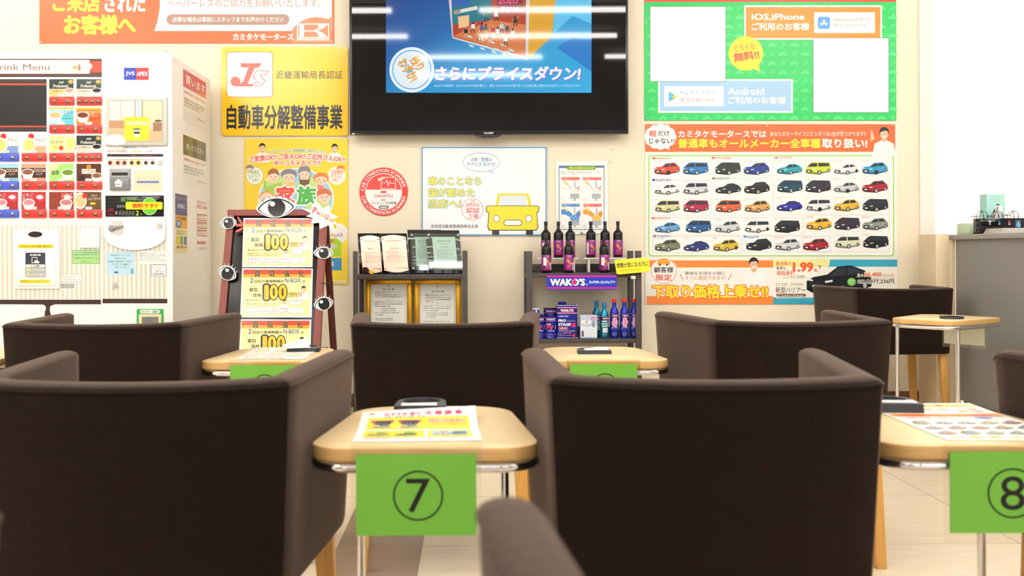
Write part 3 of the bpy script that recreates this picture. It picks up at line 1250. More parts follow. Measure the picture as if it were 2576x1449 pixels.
c.text('ご家族OK!! ご友人OK!!ご近所さんOK!!', 627, 385, 868, 401, 'e8503a', b=.03, ol='fbf8f0', ow=.14, L=6, arc=9)
c.text('め〜っちゃおトク!!', 690, 403, 805, 417, 'e8503a', b=.03, ol='fbf8f0', ow=.14, L=6)
for (x, y, col, tx, rt) in ((641, 442, '74bb4a', 'ご両親の\nおクルマ\nOK!!', 12), (847, 442, 'e87a4c', '旦那様の\nおクルマ\nOK!!', -12)):
    c.ell(x, y, 22.5, 23, col if rt > 0 else 'fbf8f0', 3)
    c.ell(x, y, 21.5, 22, 'fbf8f0', 3.5)
    c.text(tx, x - 15, y - 13, x + 14, y + 15, col, b=.01, L=6, rot=rt)
face(c, 628, 426, 9, 9, '8d8791', 1.15, .3, 4, True)
face(c, 857, 427, 9, 9, 'e98648', 1.15, .3, 4, True)
c.poly([(670, 470), (708, 458), (712, 490), (672, 500), (663, 470), (664, 455), (669, 455)], 'a9cf5a', 4)
c.poly([(722, 458), (737, 458), (742, 475), (718, 475)], 'f3c27a', 4)
c.poly([(800, 462), (812, 462), (822, 500), (796, 500)], 'f08a84', 4)
face(c, 688, 443, 14, 16, 'a8693c', 1.04, .25)
face(c, 727, 443, 15.5, 14.5, '8d8791', 1.3, .3, 5, True)
face(c, 766, 437, 14, 17, '8d8791', 1.12, .3)
c.poly([(752, 432), (756, 452), (776, 452), (782, 432), (778, 462), (766, 468), (754, 462)], '7a5c46', 6.5)
face(c, 808, 450, 15, 15, 'e98648', 1.3, .12, 5, True)
face(c, 671, 500, 18, 17, 'f0a04a', 1.1, .2, 5, True)
face(c, 816, 494, 16, 17, 'd8744c', 1.12, .25, 5)
c.text('家', 694, 468, 742, 514, 'ee5548', b=.05, ol='fbf8f0', ow=.08, L=8)
c.text('族', 746, 468, 796, 516, '56b85a', b=.05, ol='fbf8f0', ow=.08, L=8)
c.poly([(855, 560), (874, 575), (874, 598), (862, 612), (848, 600), (846, 570)], 'f4f2ec', 2)
c.rr(770, 574, 853, 600, 6, 'fbf8f0', 3)
for ch, x, y, col in (('C', 815, 588, 'e98648'), ('O', 823, 589, '56b85a'), ('U', 831, 591, '8cc03c'), ('P', 838, 592, 'f2a83a'), ('O', 844, 594, 'd85a8c'), ('N', 851, 591, '4a9fd8'), ('2', 859, 590, 'e8483a')):
    c.text(ch, x - 3, y - 4, x + 3, y + 4.5, col, b=.04, L=6)
c.text('で使える', 790, 601, 840, 611, 'd84a34', b=.03, L=6)
c.rect(770, 598, 859, 645, 'a6cf2c', 2)
c.text('クーポン', 800, 614, 847, 624, '3f3a34', b=.02, ol='fbf8f0', ow=.15, L=6)
c.rect(770, 649, 859, 680, '3b8ec4', 2)
c.text('無料!!', 812, 658, 838, 669, 'd8402c', b=.03, ol='fbf8f0', ow=.12, L=6)
c.rr(650, 706, 869, 711.5, 2.5, 'fbf6e2', 3)
c.text('※併用不可。ご購入者様はご利用いただけません。', 700, 707, 867, 711, '6a5a3a', L=6)
c.done(r)
screws(r, [(620, 354), (868, 353)], DW - 0.001, 0.005)

# round red sticker
g = G()
p = at(965, 482, DW)
g.lathe([(0, 0.002), (0.1345, 0.002), (0.1355, 0.0)], p, ink('e23a2c', .2), 64, 'Y')
r = solo(g, 'round_sticker', 'round red and white sticker above the plaque rack', 'sticker', base=Vector((p.x, DW, p.z - 0.13)))
c = pxcanvas(DW - 0.002, 0.2)
c.ell(965, 482, 46.5, 46.5, 'f8f6f2', 0, n=48)
c.poly([(965 + 44.5 * math.cos(math.radians(a)), 482 + 44.5 * math.sin(math.radians(a))) for a in range(182, 359, 6)] + [(1009, 477), (921, 477)], 'e4483a', 1)
c.frame(958, 445, 996, 476, 2, 'f4d8d0', 2)
c.line([(962, 460), (970, 460), (973, 452), (977, 468), (980, 456), (983, 461), (992, 461)], 1.4, 'f8f0ec', 3)
c.poly([(950, 450), (968, 444), (968, 449), (952, 456)], 'f4d8d0', 2)
c.rr(958, 480.5, 972, 485.5, 1.5, 'd83a2c', 2)
c.text('DAIHATSU', 942, 489, 988, 497, 'd2402f', b=.012, L=3)
c.text('純正', 959, 500, 972, 506, '5a5652', b=.01, L=3)
c.text('コンピュータ診断機', 934, 507, 997, 514.5, '4a4642', b=.01, L=3)
c.rr(953, 517, 978, 526, 4, '6f6a66', 2)
c.text('配備店', 957, 519, 974, 524.5, 'f4f2ee', b=.02, L=3)


def ring_text(body, a0, a1, ra, rb, flip):
    def warp(u, v):
        t = math.radians(a0 + (a1 - a0) * u)
        rr_ = ra + (rb - ra) * (v if not flip else 1 - v)
        return 965 + rr_ * math.cos(t), 482 + rr_ * math.sin(t)
    vs, fs = text_geo(body)
    ax, bx = min(v[0] for v in vs), max(v[0] for v in vs)
    ay, by = min(v[1] for v in vs), max(v[1] for v in vs)
    for ox in (-.012, .012):
        c.t.raw([c.P(*warp((x - ax) / (bx - ax) + ox / 6, (y - ay) / (by - ay)), 3 + ox * 5) for x, y in vs], fs, ink('fbeeea', .2))
    c.nt += 1


ring_text('CAR CONDITION SCANNER', -178, -12, 49.5, 57.5, False)
ring_text('CAR CONDITION SCANNER', 168, 12, 49.5, 57.5, True)
c.done(r)

# blue-edged inspection sign
r = solo(board(1060, 369, 1376, 592.5, DW - 0.006, 0.004, mat('white_enamel_sign', 'f2f3f4', 0.15), 4), 'inspection_sign', 'white enamel sign with blue edge, yellow lettering and a yellow car', 'sign')
c = pxcanvas(DW - 0.006, 0.18)
for a in ((1061, 370, 1375, 372.5), (1061, 589.5, 1375, 592), (1061, 370, 1063.5, 592), (1372.5, 370, 1375, 592)):
    c.rect(*a, '2f86c8', 0)
c.ring(1210.5, 408.5, 46.5, 24, 1, '3f8fcb', 1)
c.line([(1229, 430.5), (1241, 435), (1236, 429)], 1, '3f8fcb', 1)
c.text('点検・整備は', 1184, 396, 1237, 406.5, '3d7fb8', b=.006, L=2)
c.text('ボクにおまかせ!', 1174, 408, 1247, 418, '3d7fb8', b=.006, L=2)
for tx, x0, x1, y0, y1 in (('車のことなら', 1077, 1211, 444, 467), ('国が認めた', 1078, 1195, 473, 496), ('当店へ!', 1077, 1160, 501, 524)):
    c.text(tx, x0, y0, x1, y1, 'f6e23e', b=.035, ol='5fa8d8', ow=.045, L=3)
c.ring(1188.5, 527, 27.5, 27.5, 1.1, 'dc4438', 1, n=48)
c.line([(1162, 519), (1215, 519)], .9, 'dc4438', 1)
c.text('近畿', 1182, 503, 1195, 509, 'd24a3e', L=2)
c.text('運輸局長', 1172, 510.5, 1206, 518, 'd24a3e', L=2)
c.text('認証', 1173, 522, 1207, 536, 'd24a3e', b=.015, L=2)
c.text('工場', 1177, 538, 1203, 550, 'd24a3e', b=.015, L=2)
c.text('奈良県自動車整備振興会会員', 1084, 564.5, 1203, 574, '3b3b3d', b=.006, L=2)
# a plain yellow car
c.rr(1238, 572, 1256, 592, 4, '1f1f22', 1)
c.rr(1323, 572, 1341, 592, 4, '1f1f22', 1)
c.poly([(1246, 520), (1252, 487), (1330, 487), (1338, 520), (1330, 520), (1324, 492), (1258, 492), (1253, 520)], 'f5d90f', 2)
c.rect(1258, 492, 1324, 522, 'dfeaf2', 1.5)
c.poly([(1222, 520), (1228, 517), (1350, 517), (1357, 520), (1355, 534), (1351, 536), (1354, 572), (1350, 580), (1230, 580), (1226, 572), (1229, 536), (1223, 533)], '2a2a22', 2.4)
c.poly([(1224, 521), (1229, 518.5), (1349, 518.5), (1355, 521), (1353.5, 532), (1349.5, 535), (1352, 571), (1349, 578), (1232, 578), (1228, 571), (1231, 535), (1225, 532)], 'f7e017', 3)
for x in (1249, 1330):
    c.ell(x, 550, 8.6, 8.8, '2a2a22', 3.5)
    c.ell(x, 550, 7.4, 7.6, 'f6f6f2', 4)
c.rr(1267, 553, 1313, 568, 6, '2a2a22', 3.5)
c.rr(1268.5, 554.5, 1311.5, 566.5, 5, 'f6f6f2', 4)
c.done(r)
screws(r, [(1066, 374), (1370, 374)], DW - 0.006)

# laminated engine diagram
g = G()
g.prism([at(1398, 408, DW), at(1528, 405, DW), at(1531, 588, DW), at(1399, 591, DW)], (0, 0.0012, 0), M_GLOSSW)
r = solo(g, 'engine_diagram', 'laminated engine diagram sheet behind the purple bottles', 'poster')
c = pxcanvas(DW, 0.12)
c.frame(1405.5, 416.5, 1520.5, 578, 1.6, '2f5f72', 0)
c.rect(1405.5, 416.5, 1428, 423, '6a84b0', 1)
c.rect(1498, 416.5, 1520, 422, '5f6f80', 1)
c.rr(1426, 418.5, 1499, 427.5, 4, '6fae4c', 2)
c.text('燃料添加剤のはたらき', 1432, 420, 1493, 426, 'f2ea4a', b=.02, L=3)
c.fake(1411, 429, 1512, 440, 3, '8fa0a8', 3, 2)
for i, (x, y, hc, fill, num) in enumerate(((1411, 444, 'e8543f', None, '①'), (1465, 444, 'e8543f', None, '②'), (1411, 511, '3d7ccc', '4a90dc', '④'), (1466, 511, 'e0402f', 'f59a1e', '③'))):
    c.frame(x, y, x + 50, y + 62, .5, 'd4d6d6', 1)
    c.rect(x + 2, y + 2, x + 47, y + 9, hc, 2)
    c.text('燃焼室をクリーンに', x + 4, y + 3.4, x + 45, y + 7.8, 'fbf4ec', L=3)
    if fill:
        c.poly([(x + 1, y + 16), (x + 14, y + 15), (x + 30, y + 28), (x + 24, y + 36), (x + 12, y + 29), (x + 1, y + 28)], fill, 2)
        c.poly([(x + 49, y + 18), (x + 40, y + 22), (x + 37, y + 30), (x + 46, y + 36), (x + 49, y + 30)], fill, 2)
        c.poly([(x + 24, y + 35), (x + 33, y + 28), (x + 40, y + 29), (x + 46, y + 36), (x + 46, y + 44), (x + 24, y + 44)], fill if i == 2 else 'f7c51a', 2.2)
    else:
        c.line([(x + 1, y + 27), (x + 12, y + 28), (x + 22, y + 36)], .7, 'b0b4b4', 2)
        c.line([(x + 2, y + 14), (x + 16, y + 16), (x + 30, y + 28)], .7, 'b0b4b4', 2)
    c.poly([(x + 5, y + 11), (x + 8, y + 9), (x + 18, y + 20), (x + 15, y + 23)], 'f0cf62', 3)
    c.line([(x + 16, y + 20), (x + 26, y + 31)], 1.2, '8a8f92', 3)
    c.line([(x + 48, y + 24), (x + 42, y + 31)], 1.6, 'c23a3a', 3)
    c.line([(x + 39, y + 27), (x + 46, y + 34)], 1.6, 'c23a3a', 3)
    c.rect(x + 32, y + 11, x + 37, y + 30, 'c3c9cc', 3)
    c.rr(x + 23.5, y + 43, x + 46.5, y + 56, 3, 'b4b9be', 3)
    c.rect(x + 24, y + 46, x + 46, y + 47.2, '8f959a', 4)
    c.rect(x + 32, y + 56, x + 37, y + 61, 'a9afb4', 3)
    for k in range(4):
        c.ell(x + 27 + 5 * k, y + 34 + 4 * (k % 2), 1.3, 1.3, 'f0a63a' if i < 2 else ('f6f2a0' if i == 2 else 'd8521e'), 4, n=8)
    c.text(num, x + 2, y + 55, x + 7, y + 60.5, '7d8386', L=3)
c.done(r)

# green download poster
r = solo(board(1621, -140, 2254.5, 303, DW, 0.003, ink('14c45a', .3)), 'download_poster', 'bright green poster with white code squares and an orange panel', 'poster')
c = pxcanvas(DW, 0.3)
c.rect(1621, -140, 2254, 5, 'f2462a', 0)
for j in range(13):
    for i in range(23):
        x, y = 1628 + i * 27.5, 16 + j * 23
        if x > 2240 or y > 298:
            continue
        if (i + j) % 2:
            c.poly([(x, y + 8), (x + 2, y + 4), (x + 6, y + 3), (x + 9, y), (x + 17, y), (x + 20, y + 4), (x + 24, y + 5), (x + 24, y + 8)], '4fd880', 0.6)
            c.ell(x + 6, y + 8, 2.2, 2.2, '4fd880', 0.8, n=10)
            c.ell(x + 18, y + 8, 2.2, 2.2, '4fd880', 0.8, n=10)
        else:
            c.line([(x + 6, y + 8), (x + 13, y)], 2.2, '4fd880', 0.6)
            c.line([(x + 12, y + 9), (x + 19, y + 1)], 2.2, '4fd880', 0.6)
            c.ell(x + 13.5, y, 2, 2, '4fd880', 0.8, n=8)
c.rect(1872, 13.5, 2218.5, 100, 'fbfaf6', 1)
c.rect(1876, 18, 2214.5, 96, 'f98d10', 1.5)
c.text('iOS,iPhone', 1890, 34, 2024, 53, 'fbf8f2', b=.035, L=4)
c.text('ご利用のお客様', 1890, 57, 2036, 77, 'fbf8f2', b=.035, L=4)
c.rr(2048, 31, 2201, 83, 2, 'fafaf8', 2)
c.rr(2057, 42, 2088, 73, 6, '4f9be8', 3)
c.line([(2066, 64), (2073, 50)], 2.6, 'fafaf8', 4)
c.line([(2079, 64), (2072, 50)], 2.6, 'fafaf8', 4)
c.line([(2063, 60), (2082, 60)], 2.6, 'fafaf8', 4)
c.text('AppStoreから', 2096, 44, 2190, 55, 'f08a3c', L=4)
c.text('ダウンロード!!', 2096, 59, 2178, 69, '3aa858', L=4)
c.rect(1655.5, 199, 1994.5, 284, 'fbfaf6', 1)
c.rect(1659.5, 203, 1990.5, 279.5, 'a3cdee', 1.5)
c.rr(1671, 217, 1820, 267.5, 2, 'fafaf8', 2)
c.poly([(1682, 230), (1704, 243), (1682, 257)], '4cb7d8', 3)
c.poly([(1682, 230), (1699, 240), (1690, 243.5)], '4cc06a', 3.4)
c.poly([(1682, 257), (1699, 247), (1690, 243.5)], 'e8584a', 3.4)
c.poly([(1696, 238.5), (1704, 243), (1696, 248), (1690, 243.5)], 'f6c83a', 3.8)
c.text('Playストアから', 1711, 228, 1803, 240, '86b4de', L=4)
c.text('ダウンロード!!', 1711, 246, 1795, 257, 'e2564a', L=4)
c.text('Android', 1831, 220, 1922, 239, 'fbfaf6', b=.03, L=4)
c.text('ご利用のお客様', 1831, 243, 1977, 262, 'fbfaf6', b=.03, L=4)
for (x0, y0, x1, y1) in ((1635, 16, 1826, 205.5), (2045, 95, 2236, 283.5)):
    c.rect(x0, y0, x1, y1, '4a4f48', 2)
    c.rect(x0 + 1, y0 + 1, x1 - 1, y1 - 1, 'fbfbf9', 2.5)
c.ell(1876, 134.5, 43.5, 43.5, 'f8de1c', 3)
c.poly([(1890, 172), (1910, 164), (1911, 180)], 'f8de1c', 3)
c.text('どちらも', 1847, 110, 1899, 127, 'ef6a35', b=.012, L=4, rot=8)
c.text('無料!!', 1845, 129, 1910, 153, 'ef5a30', b=.045, L=4, rot=8)
c.done(r)
screws(r, [(1626, 57), (1629, 298), (2247, 37), (2247, 296)], DW)

# poster of many cars
r = solo(board(1623, 312.5, 2257.5, 765, DW, 0.003, ink('f4f2e6', .32)), 'car_poster', 'large poster showing rows of many small cars, orange band on top', 'poster')
c = pxcanvas(DW, 0.32)
c.rect(1623, 312.5, 2252, 382, 'f06a32', 0)
for a in range(12):
    t = a / 12 * 2 * math.pi
    c.ell(1661 + 29 * math.cos(t), 344 + 22 * math.sin(t), 12, 11, 'fbfbf9', 1, n=14)
c.ell(1661, 344, 30, 24, 'fbfbf9', 1)
c.poly([(1675, 362), (1686, 378), (1662, 368)], 'fbfbf9', 1)
c.text('軽', 1633, 328, 1652, 344, 'e0513c', b=.02, L=4)
c.text('だけ', 1655, 329, 1684, 342, '3a3632', b=.02, L=4)
c.text('じゃない!', 1633, 347, 1695, 362, '3a3632', b=.02, L=4)
c.text('カミタケモータースでは', 1706, 328, 1928, 346, 'fdf9f2', b=.035, L=4)
c.text('あなたのカーライフにピッタリな1台が見つかります!!', 1937, 330.5, 2178, 343, 'fdf6ec', b=.01, L=4)
c.text('普通車もオールメーカー全車種', 1705, 348, 2064, 373, 'f9e43c', b=.045, L=4)
c.text('取り扱い!', 2067, 348, 2182, 373, 'fdfbf4', b=.045, L=4)
person(c, 2224, 336, 30, 'fbf8f2', 2)
c.poly([(2190, 330), (2194, 329), (2200, 350), (2190, 356)], 'ecbfa2', 4)
c.rr(1631, 390, 2249, 645, 8, '9fd36a', 1)
c.rr(1634, 393, 2246, 642, 7, 'fbfbf8', 1.4)
MK = [('DAIHATSU', 1651, 395, 1687, 401, 'd8604c'), ('MITSUBISHI', 1800, 394.5, 1838, 400.5, 'd8504c'), ('TOYOTA', 1959, 394, 1993, 400, 'cf7a70'), ('SUZUKI', 1650, 449.5, 1687, 455.5, '3552b4'), ('NISSAN', 1801, 446, 1833, 452, '7a7a7a'),
      ('HONDA', 1649, 546, 1686, 551.5, 'd8604c'), ('SUBARU', 1653, 591, 1687, 597, '5a74b8'), ('mazda', 1880, 592, 1909, 598, '4a86c4')]
for tx, a, b_, d, e, col in MK:
    c.text(tx, a, b_, d, e, col, b=.012, L=4)
    c.ell(a - 6, (b_ + e) / 2, 4.5, 2.8, col, 3, n=14)
for (a, b_, d, e, col) in ((1639, 398, 1787, 447, 'f8e4bc'), (1792, 397, 1941, 446, 'bfe6cc'), (1640, 453, 1789, 543, 'd4c6e6'), (1794, 449, 1943, 543, 'c6dcf0'), (1945, 397, 2238, 541, 'f6cfcf'),
                          (1641, 547, 2019, 592, 'f4c8c4'), (1641, 594, 1866, 637, 'd9c4b8'), (1869, 594, 2090, 635, 'c6e0f2'), (2022, 540, 2238, 634, 'f6cfcf')):
    c.frame(a, b_, d, e, 1.1, col, 2)
CARS = [('ロッキー', 1645, 406, 'd94c33', 0), ('トール', 1717, 406, '2e7cc0', 1), ('デリカ', 1798, 406, '2c3a33', 1), ('エクリプスクロス', 1870, 406, '2a3f9a', 0), ('アクア', 1953, 405, '22a3b4', 2), ('シエンタ', 2025, 405, 'd2e03a', 1), ('プリウス', 2096, 405, 'e8eaec', 2), ('ライズ', 2168, 405, '2f9cc8', 0),
        ('スイフト', 1645, 456, 'eeeff0', 2), ('ソリオ', 1717, 456, 'd6d9dc', 1), ('ノート', 1799, 454, '2a2a2e', 2), ('キックス', 1871, 454, '2a2524', 0), ('ルーミー', 1954, 451, '1f4f66', 1), ('ヴォクシー', 2025, 451, '3d2f3d', 1), ('クラウン', 2096, 451, 'c9ccd0', 2), ('ハリアー', 2168, 451, 'a8202e', 0),
        ('ジムニー', 1646, 501, 'd8d49a', 1), ('クロスビー', 1718, 501, 'b0244c', 1), ('セレナ', 1799, 501, 'e06232', 1), ('エクストレイル', 1872, 501, 'd9a45a', 0), ('ヤリス', 1953, 498, '2d2a9c', 2), ('ノア', 2026, 498, 'eceeee', 1), ('ヤリスクロス', 2097, 498, 'e2b636', 0), ('アルファード', 2169, 498, '2d2c32', 1),
        ('フィット', 1646, 552, '5fa4d8', 2), ('フリード', 1724, 552, '1f5f9c', 1), ('ヴェゼル', 1797, 552, 'd2d4d8', 0), ('ステップワゴン', 1872, 552, 'efefef', 1), ('オデッセイ', 1947, 552, '25252a', 1), ('C-HR', 2027, 545, 'f0b42c', 0), ('ヴェルファイア', 2098, 545, '3a2c3e', 1), ('RAV4', 2169, 545, '8f948c', 0),
        ('フォレスター', 1646, 599, '7c8060', 0), ('レヴォーグ', 1719, 599, '25327e', 2), ('XV', 1793, 599, 'd0b432', 0), ('CX-3', 1876, 597, '22242a', 0), ('CX-30', 1948, 597, 'd6d6d4', 0), ('CX-5', 2019, 597, 'a81e28', 0), ('ハイエース', 2099, 591, 'e6e4c4', 1), ('プラド', 2170, 591, '1d1e24', 1)]
for tx, x, y, col, kd in CARS:
    c.frame(x, y - 4, x + 68, y + 37, .5, 'f0d6d6', 1.8)
    c.text(tx, x + 1, y - 2, x + 3 + 4.2 * len(tx), y + 3.2, 'd87a70' if x > 1940 else '6f7f96', L=4)
    car(c, x + 1, y + 1 + (3 if kd == 2 else 0), x + 65, y + 34, col, kd, 3)
c.rect(1626.5, 655, 1945, 673, 'f58a3c', 1)
c.rect(1626.5, 745, 1945, 765, 'f58a3c', 1)
c.rect(1627, 673, 1945, 745, 'faf7f0', 1)
c.ell(1670, 683, 35, 32, 'fbfaf6', 2)
c.ring(1670, 682, 32, 32, 1.2, 'e8583c', 3)
c.text('顧客様', 1645, 671, 1694, 686, '3a3632', b=.02, L=5)
c.text('限定', 1650, 690, 1690, 706, 'e0452f', b=.02, L=5)
c.poly([(1652, 665), (1656, 655), (1664, 650), (1676, 650), (1682, 656), (1686, 659), (1686, 666)], 'f2a63a', 4)
c.ell(1660, 666, 3, 3, '6a4a2a', 5, n=10)
c.ell(1678, 666, 3, 3, '6a4a2a', 5, n=10)
c.text('車検をお待ちの間に', 1723, 683, 1825, 692, '5a4a3e', L=5)
c.text('すぐに査定できます!', 1724, 694, 1826, 704, 'd8603c', L=5)
c.line([(1710, 690), (1718, 704)], 1.2, '4a4038', 4)
c.line([(1840, 690), (1832, 704)], 1.2, '4a4038', 4)
person(c, 1896, 664, 30, 'fbfaf8', 2)
c.text('下取り価格上乗せ!!', 1640, 716, 1932, 751, 'fbe53a', b=.04, ol='ee6a2c', ow=.055, L=5)
c.rect(1945, 653, 2257, 765, '38a7c2', 1)
c.rect(1945, 671, 2257, 748, 'fbf9ec', 1.4)
c.poly([(1945, 653), (2088, 653), (2086, 668), (2060, 690), (2020, 704), (1975, 706), (1945, 703)], 'f7ef9c', 1.8)
c.text('普通車の', 1952, 658, 1990, 668, 'e0702f', b=.015, L=5)
c.text('新車も…', 1953, 670, 1985, 679, '6f5a3a', b=.01, L=5)
c.text('超低金利', 1954, 681, 1997, 692, 'e0602f', b=.02, L=5)
c.text('こんなにお得!!', 1971, 692.5, 2025, 700, '5a4a34', L=5)
c.text('1.99', 1994, 659, 2046, 684, 'f0601f', b=.05, L=5)
c.text('%', 2047, 676, 2056, 684, 'f0601f', b=.02, L=5)
c.text('で', 2057, 668, 2066, 677, '5a4a34', b=.02, L=5)
c.text('たとえば… TOYOTA', 1951, 711, 2020, 719, '6a5442', L=5)
c.text('新型ハリアー', 1951, 722, 2026, 737, '6a4c3a', b=.015, L=5)
c.rr(1953, 739, 2027, 746, 2, '7a5240', 3)
c.text('Z "Leather Package"', 1956, 740.5, 2023, 745.5, 'fbf4ea', b=.01, L=5)
c.fake(1952, 748.5, 2046, 753, 1, 'e8f4f4', 5)
car(c, 2029, 659, 2192, 742, '17181c', 2, 3)
c.text('月々', 2156, 689, 2171, 697, '5a4634', b=.01, ol='fbf9ec', ow=.1, L=7)
c.text('36,400', 2174, 685, 2217, 697, 'ee5a2a', b=.03, ol='fbf9ec', ow=.08, L=7)
c.text('円x120回', 2220, 689, 2249, 697, 'ee7a4a', L=7)
c.text('総額', 2157, 704, 2174, 713, '4a3a2c', b=.02, ol='fbf9ec', ow=.1, L=7)
c.text('4,977,236円', 2178, 702, 2249, 714, '4a3a2c', b=.025, ol='fbf9ec', ow=.08, L=7)
c.fake(2190, 699, 2249, 702.5, 1, 'a08a70', 7)
c.ell(2142, 709, 11, 10, '6fc24a', 6)
c.text('お得な\nプラン', 2134, 703, 2150, 715, 'f4fae8', L=7)
c.done(r)
screws(r, [(1630, 318), (1930, 316), (2245, 315), (1633, 758)], DW)

# push pins and small wall bits
for x, y, col, lab in ((1541, 374, 'f0ece2', 'white push pin in the wall under the television corner'), (1536.5, 406.5, 'f0ece2', 'white push pin in the wall beside the engine diagram'), (1463.5, 586.5, '1f8f5a', 'green push pin at the foot of the engine diagram')):
    g = G()
    g.lathe([(0, 0.012), (0.005, 0.011), (0.006, 0.007), (0.0035, 0.004), (0.006, 0.0)], at(x, y, DW + 0.004 if col != '1f8f5a' else DW - 0.001), mat('pin_' + col, col, 0.3), 14, 'Y')
    solo(g, 'push_pin', lab, 'pin', 'push pins in the wall')
r = solo(board(2297, 977, 2312, 993, D_WALL - 0.001, 0.0015, mat('sticker_white', 'efe6e0', 0.5)), 'wall_label', 'tiny red and white label low on the wall by the pale post', 'label')
c = pxcanvas(D_WALL - 0.001, .5)
c.fake(2298.5, 978.5, 2310.5, 992, 4, 'c85a5a', 1)
c.done(r)

# ------------------------------------------------------------------ television
D_TV = 5.49
r = thing('wall_tv', 'large wall TV with black frame showing a bright blue advert', 'television', at(1230, 340, D_TV + 0.05))
g = G()
TVT = -70
pbox(g, 880, TVT, 1579.5, 339, D_TV, D_TV + 0.045, mat('tv_casing', '1b1c1e', 0.3), 0.003)
pbox(g, 1000, 0, 1450, 320, D_TV + 0.045, D_WALL - 0.002, M_BLACK, 0.01)
cas = part(g, 'casing', r)
g = G()
pbox(g, 886.5, TVT + 7, 1573.5, 329.5, D_TV - 0.0012, D_TV, mat('tv_glass', '09080c', 0.03, spec=0.22))
scr = part(g, 'screen', r, 0)
g = G()
g.prism([at(1192, 338, D_TV - 0.004), at(1262, 338, D_TV - 0.004), at(1254, 343, D_TV - 0.004), at(1240, 346, D_TV - 0.004), at(1214, 346, D_TV - 0.004), at(1200, 343, D_TV - 0.004)], (0, 0.03, 0), M_BLACK)
part(g, 'sensor_lip', r)
c = pxcanvas(D_TV - 0.0014, mk=lambda h: lit(h, 0.78))


def screen_blue():
    m = bpy.data.materials.new('lit_screen_blue')
    m.use_nodes = True
    nt = m.node_tree
    b = nt.nodes['Principled BSDF']
    b.inputs['Base Color'].default_value = (0.01, 0.01, 0.012, 1)
    b.inputs['Roughness'].default_value = 0.05
    tc = nt.nodes.new('ShaderNodeTexCoord')
    dt = nt.nodes.new('ShaderNodeVectorMath')
    dt.operation = 'DOT_PRODUCT'
    dt.inputs[1].default_value = (0.5, 0, -0.82)
    ad = nt.nodes.new('ShaderNodeMath')
    ad.inputs[1].default_value = 0.9
    rp = nt.nodes.new('ShaderNodeValToRGB')
    for q, h in ((0.0, '0c3f8e'), (0.3, '1268b4'), (0.5, '1f9bd8'), (1.0, '35b6ea')):
        e = rp.color_ramp.elements[0] if q == 0 else rp.color_ramp.elements[-1] if q == 1 else rp.color_ramp.elements.new(q)
        e.color = lin(h) + (1,)
        e.position = q
    nt.links.new(tc.outputs['Object'], dt.inputs[0])
    nt.links.new(dt.outputs['Value'], ad.inputs[0])
    nt.links.new(ad.outputs[0], rp.inputs[0])
    nt.links.new(rp.outputs[0], b.inputs['Emission Color'])
    b.inputs['Emission Strength'].default_value = 0.75
    b.inputs['Specular IOR Level'].default_value = 0.25
    return m


c.rect(971, -55, 1488, 233.5, '1f95dc', 0, m=screen_blue())
c.poly([(1398, -55), (1488, -55), (1488, 60), (1440, 40), (1392, 85)], '5cc4ee', 1)
c.poly([(1440, 95), (1488, 100), (1488, 180), (1400, 120)], '1d7fd0', 1)
# the picture of a room in an open box
c.poly([(1125, -40), (1345, -40), (1400, -20), (1388, 92), (1327, 151), (1138, 96)], 'd8d0d4', 1)
c.poly([(1334, -50), (1402, -50), (1389, 92), (1328, 149)], 'e2a41c', 1.5)
c.poly([(1134, -40), (1324, -45), (1322, 143), (1140, 93)], 'b3401f', 2)
c.poly([(1134, -40), (1236, -42), (1236, 50), (1138, 62)], '1d7a8c', 2.4)
c.poly([(1134, -40), (1200, -41), (1180, 12), (1137, 18)], '2a62b4', 2.8)
c.poly([(1140, 90), (1236, 50), (1322, 62), (1322, 143)], 'd8763a', 2.8)
for j in range(4):
    for i in range(9):
        if (i + j) % 2:
            x, y = 1160 + i * 14 + j * 6, 84 + j * 9 + i * 3.6
            c.poly([(x, y), (x + 12, y + 3), (x + 16, y + 9), (x + 4, y + 6)], 'bfe0dc', 3)
c.poly([(1262, 120), (1322, 112), (1322, 143)], '5a2a1e', 3)
c.rr(1250, -30, 1316, 34, 6, '8c1f28', 3)
c.text('ZOZO', 1254, -8, 1303, 10, 'ef5f92', b=.03, L=5)
c.text('TOWN', 1261, 17, 1313, 32, '8fb4ee', b=.02, L=5)
c.poly([(1140, 28), (1200, 15), (1202, 24), (1142, 36)], 'e8e0d2', 4)
for k in range(6):
    c.rect(1141 + k * 3, 28 - k * .6, 1143 + k * 3, 35 - k * .6, '7a4a2a', 5)
c.poly([(1152, 42), (1180, 38), (1180, 66), (1154, 72)], 'f2c48a', 4)
for k, (x, y, col) in enumerate(((1172, 70, '1b1b20'), (1190, 58, 'e8e8ec'), (1206, 78, 'c9782a'), (1222, 62, '2a6a6a'), (1248, 28, 'eef0f2'), (1224, 28, '3a8f6a'), (1232, 84, '1a1a20'), (1252, 70, 'd8dade'), (1276, 62, '2f3b6a'), (1290, 74, 'e0c8a0'), (1272, 90, 'f0ece8'), (1296, 42, '3a2018'), (1240, 66, 'c02f3a'), (1212, 60, '7a3a7a'), (1262, 58, 'b8d8e0'))):
    c.ell(x, y, 2.6, 3, '2a1c18' if k % 2 else 'd8a078', 6, n=10)
    c.poly([(x - 4, y + 3), (x + 4, y + 3), (x + 5, y + 15), (x - 5, y + 15)], col, 6)
    c.line([(x - 2, y + 14), (x - 4, y + 25)], 2.2, '2a2024' if k % 3 else 'e0b090', 6)
    c.line([(x + 2, y + 14), (x + 4, y + 24)], 2.2, '2a2024' if k % 3 else 'e0b090', 6)
    c.line([(x - 4, y + 5), (x - 9, y + 12)], 1.6, 'd8a078', 6)
    c.line([(x + 4, y + 5), (x + 9, y - 1)], 1.6, 'd8a078', 6)
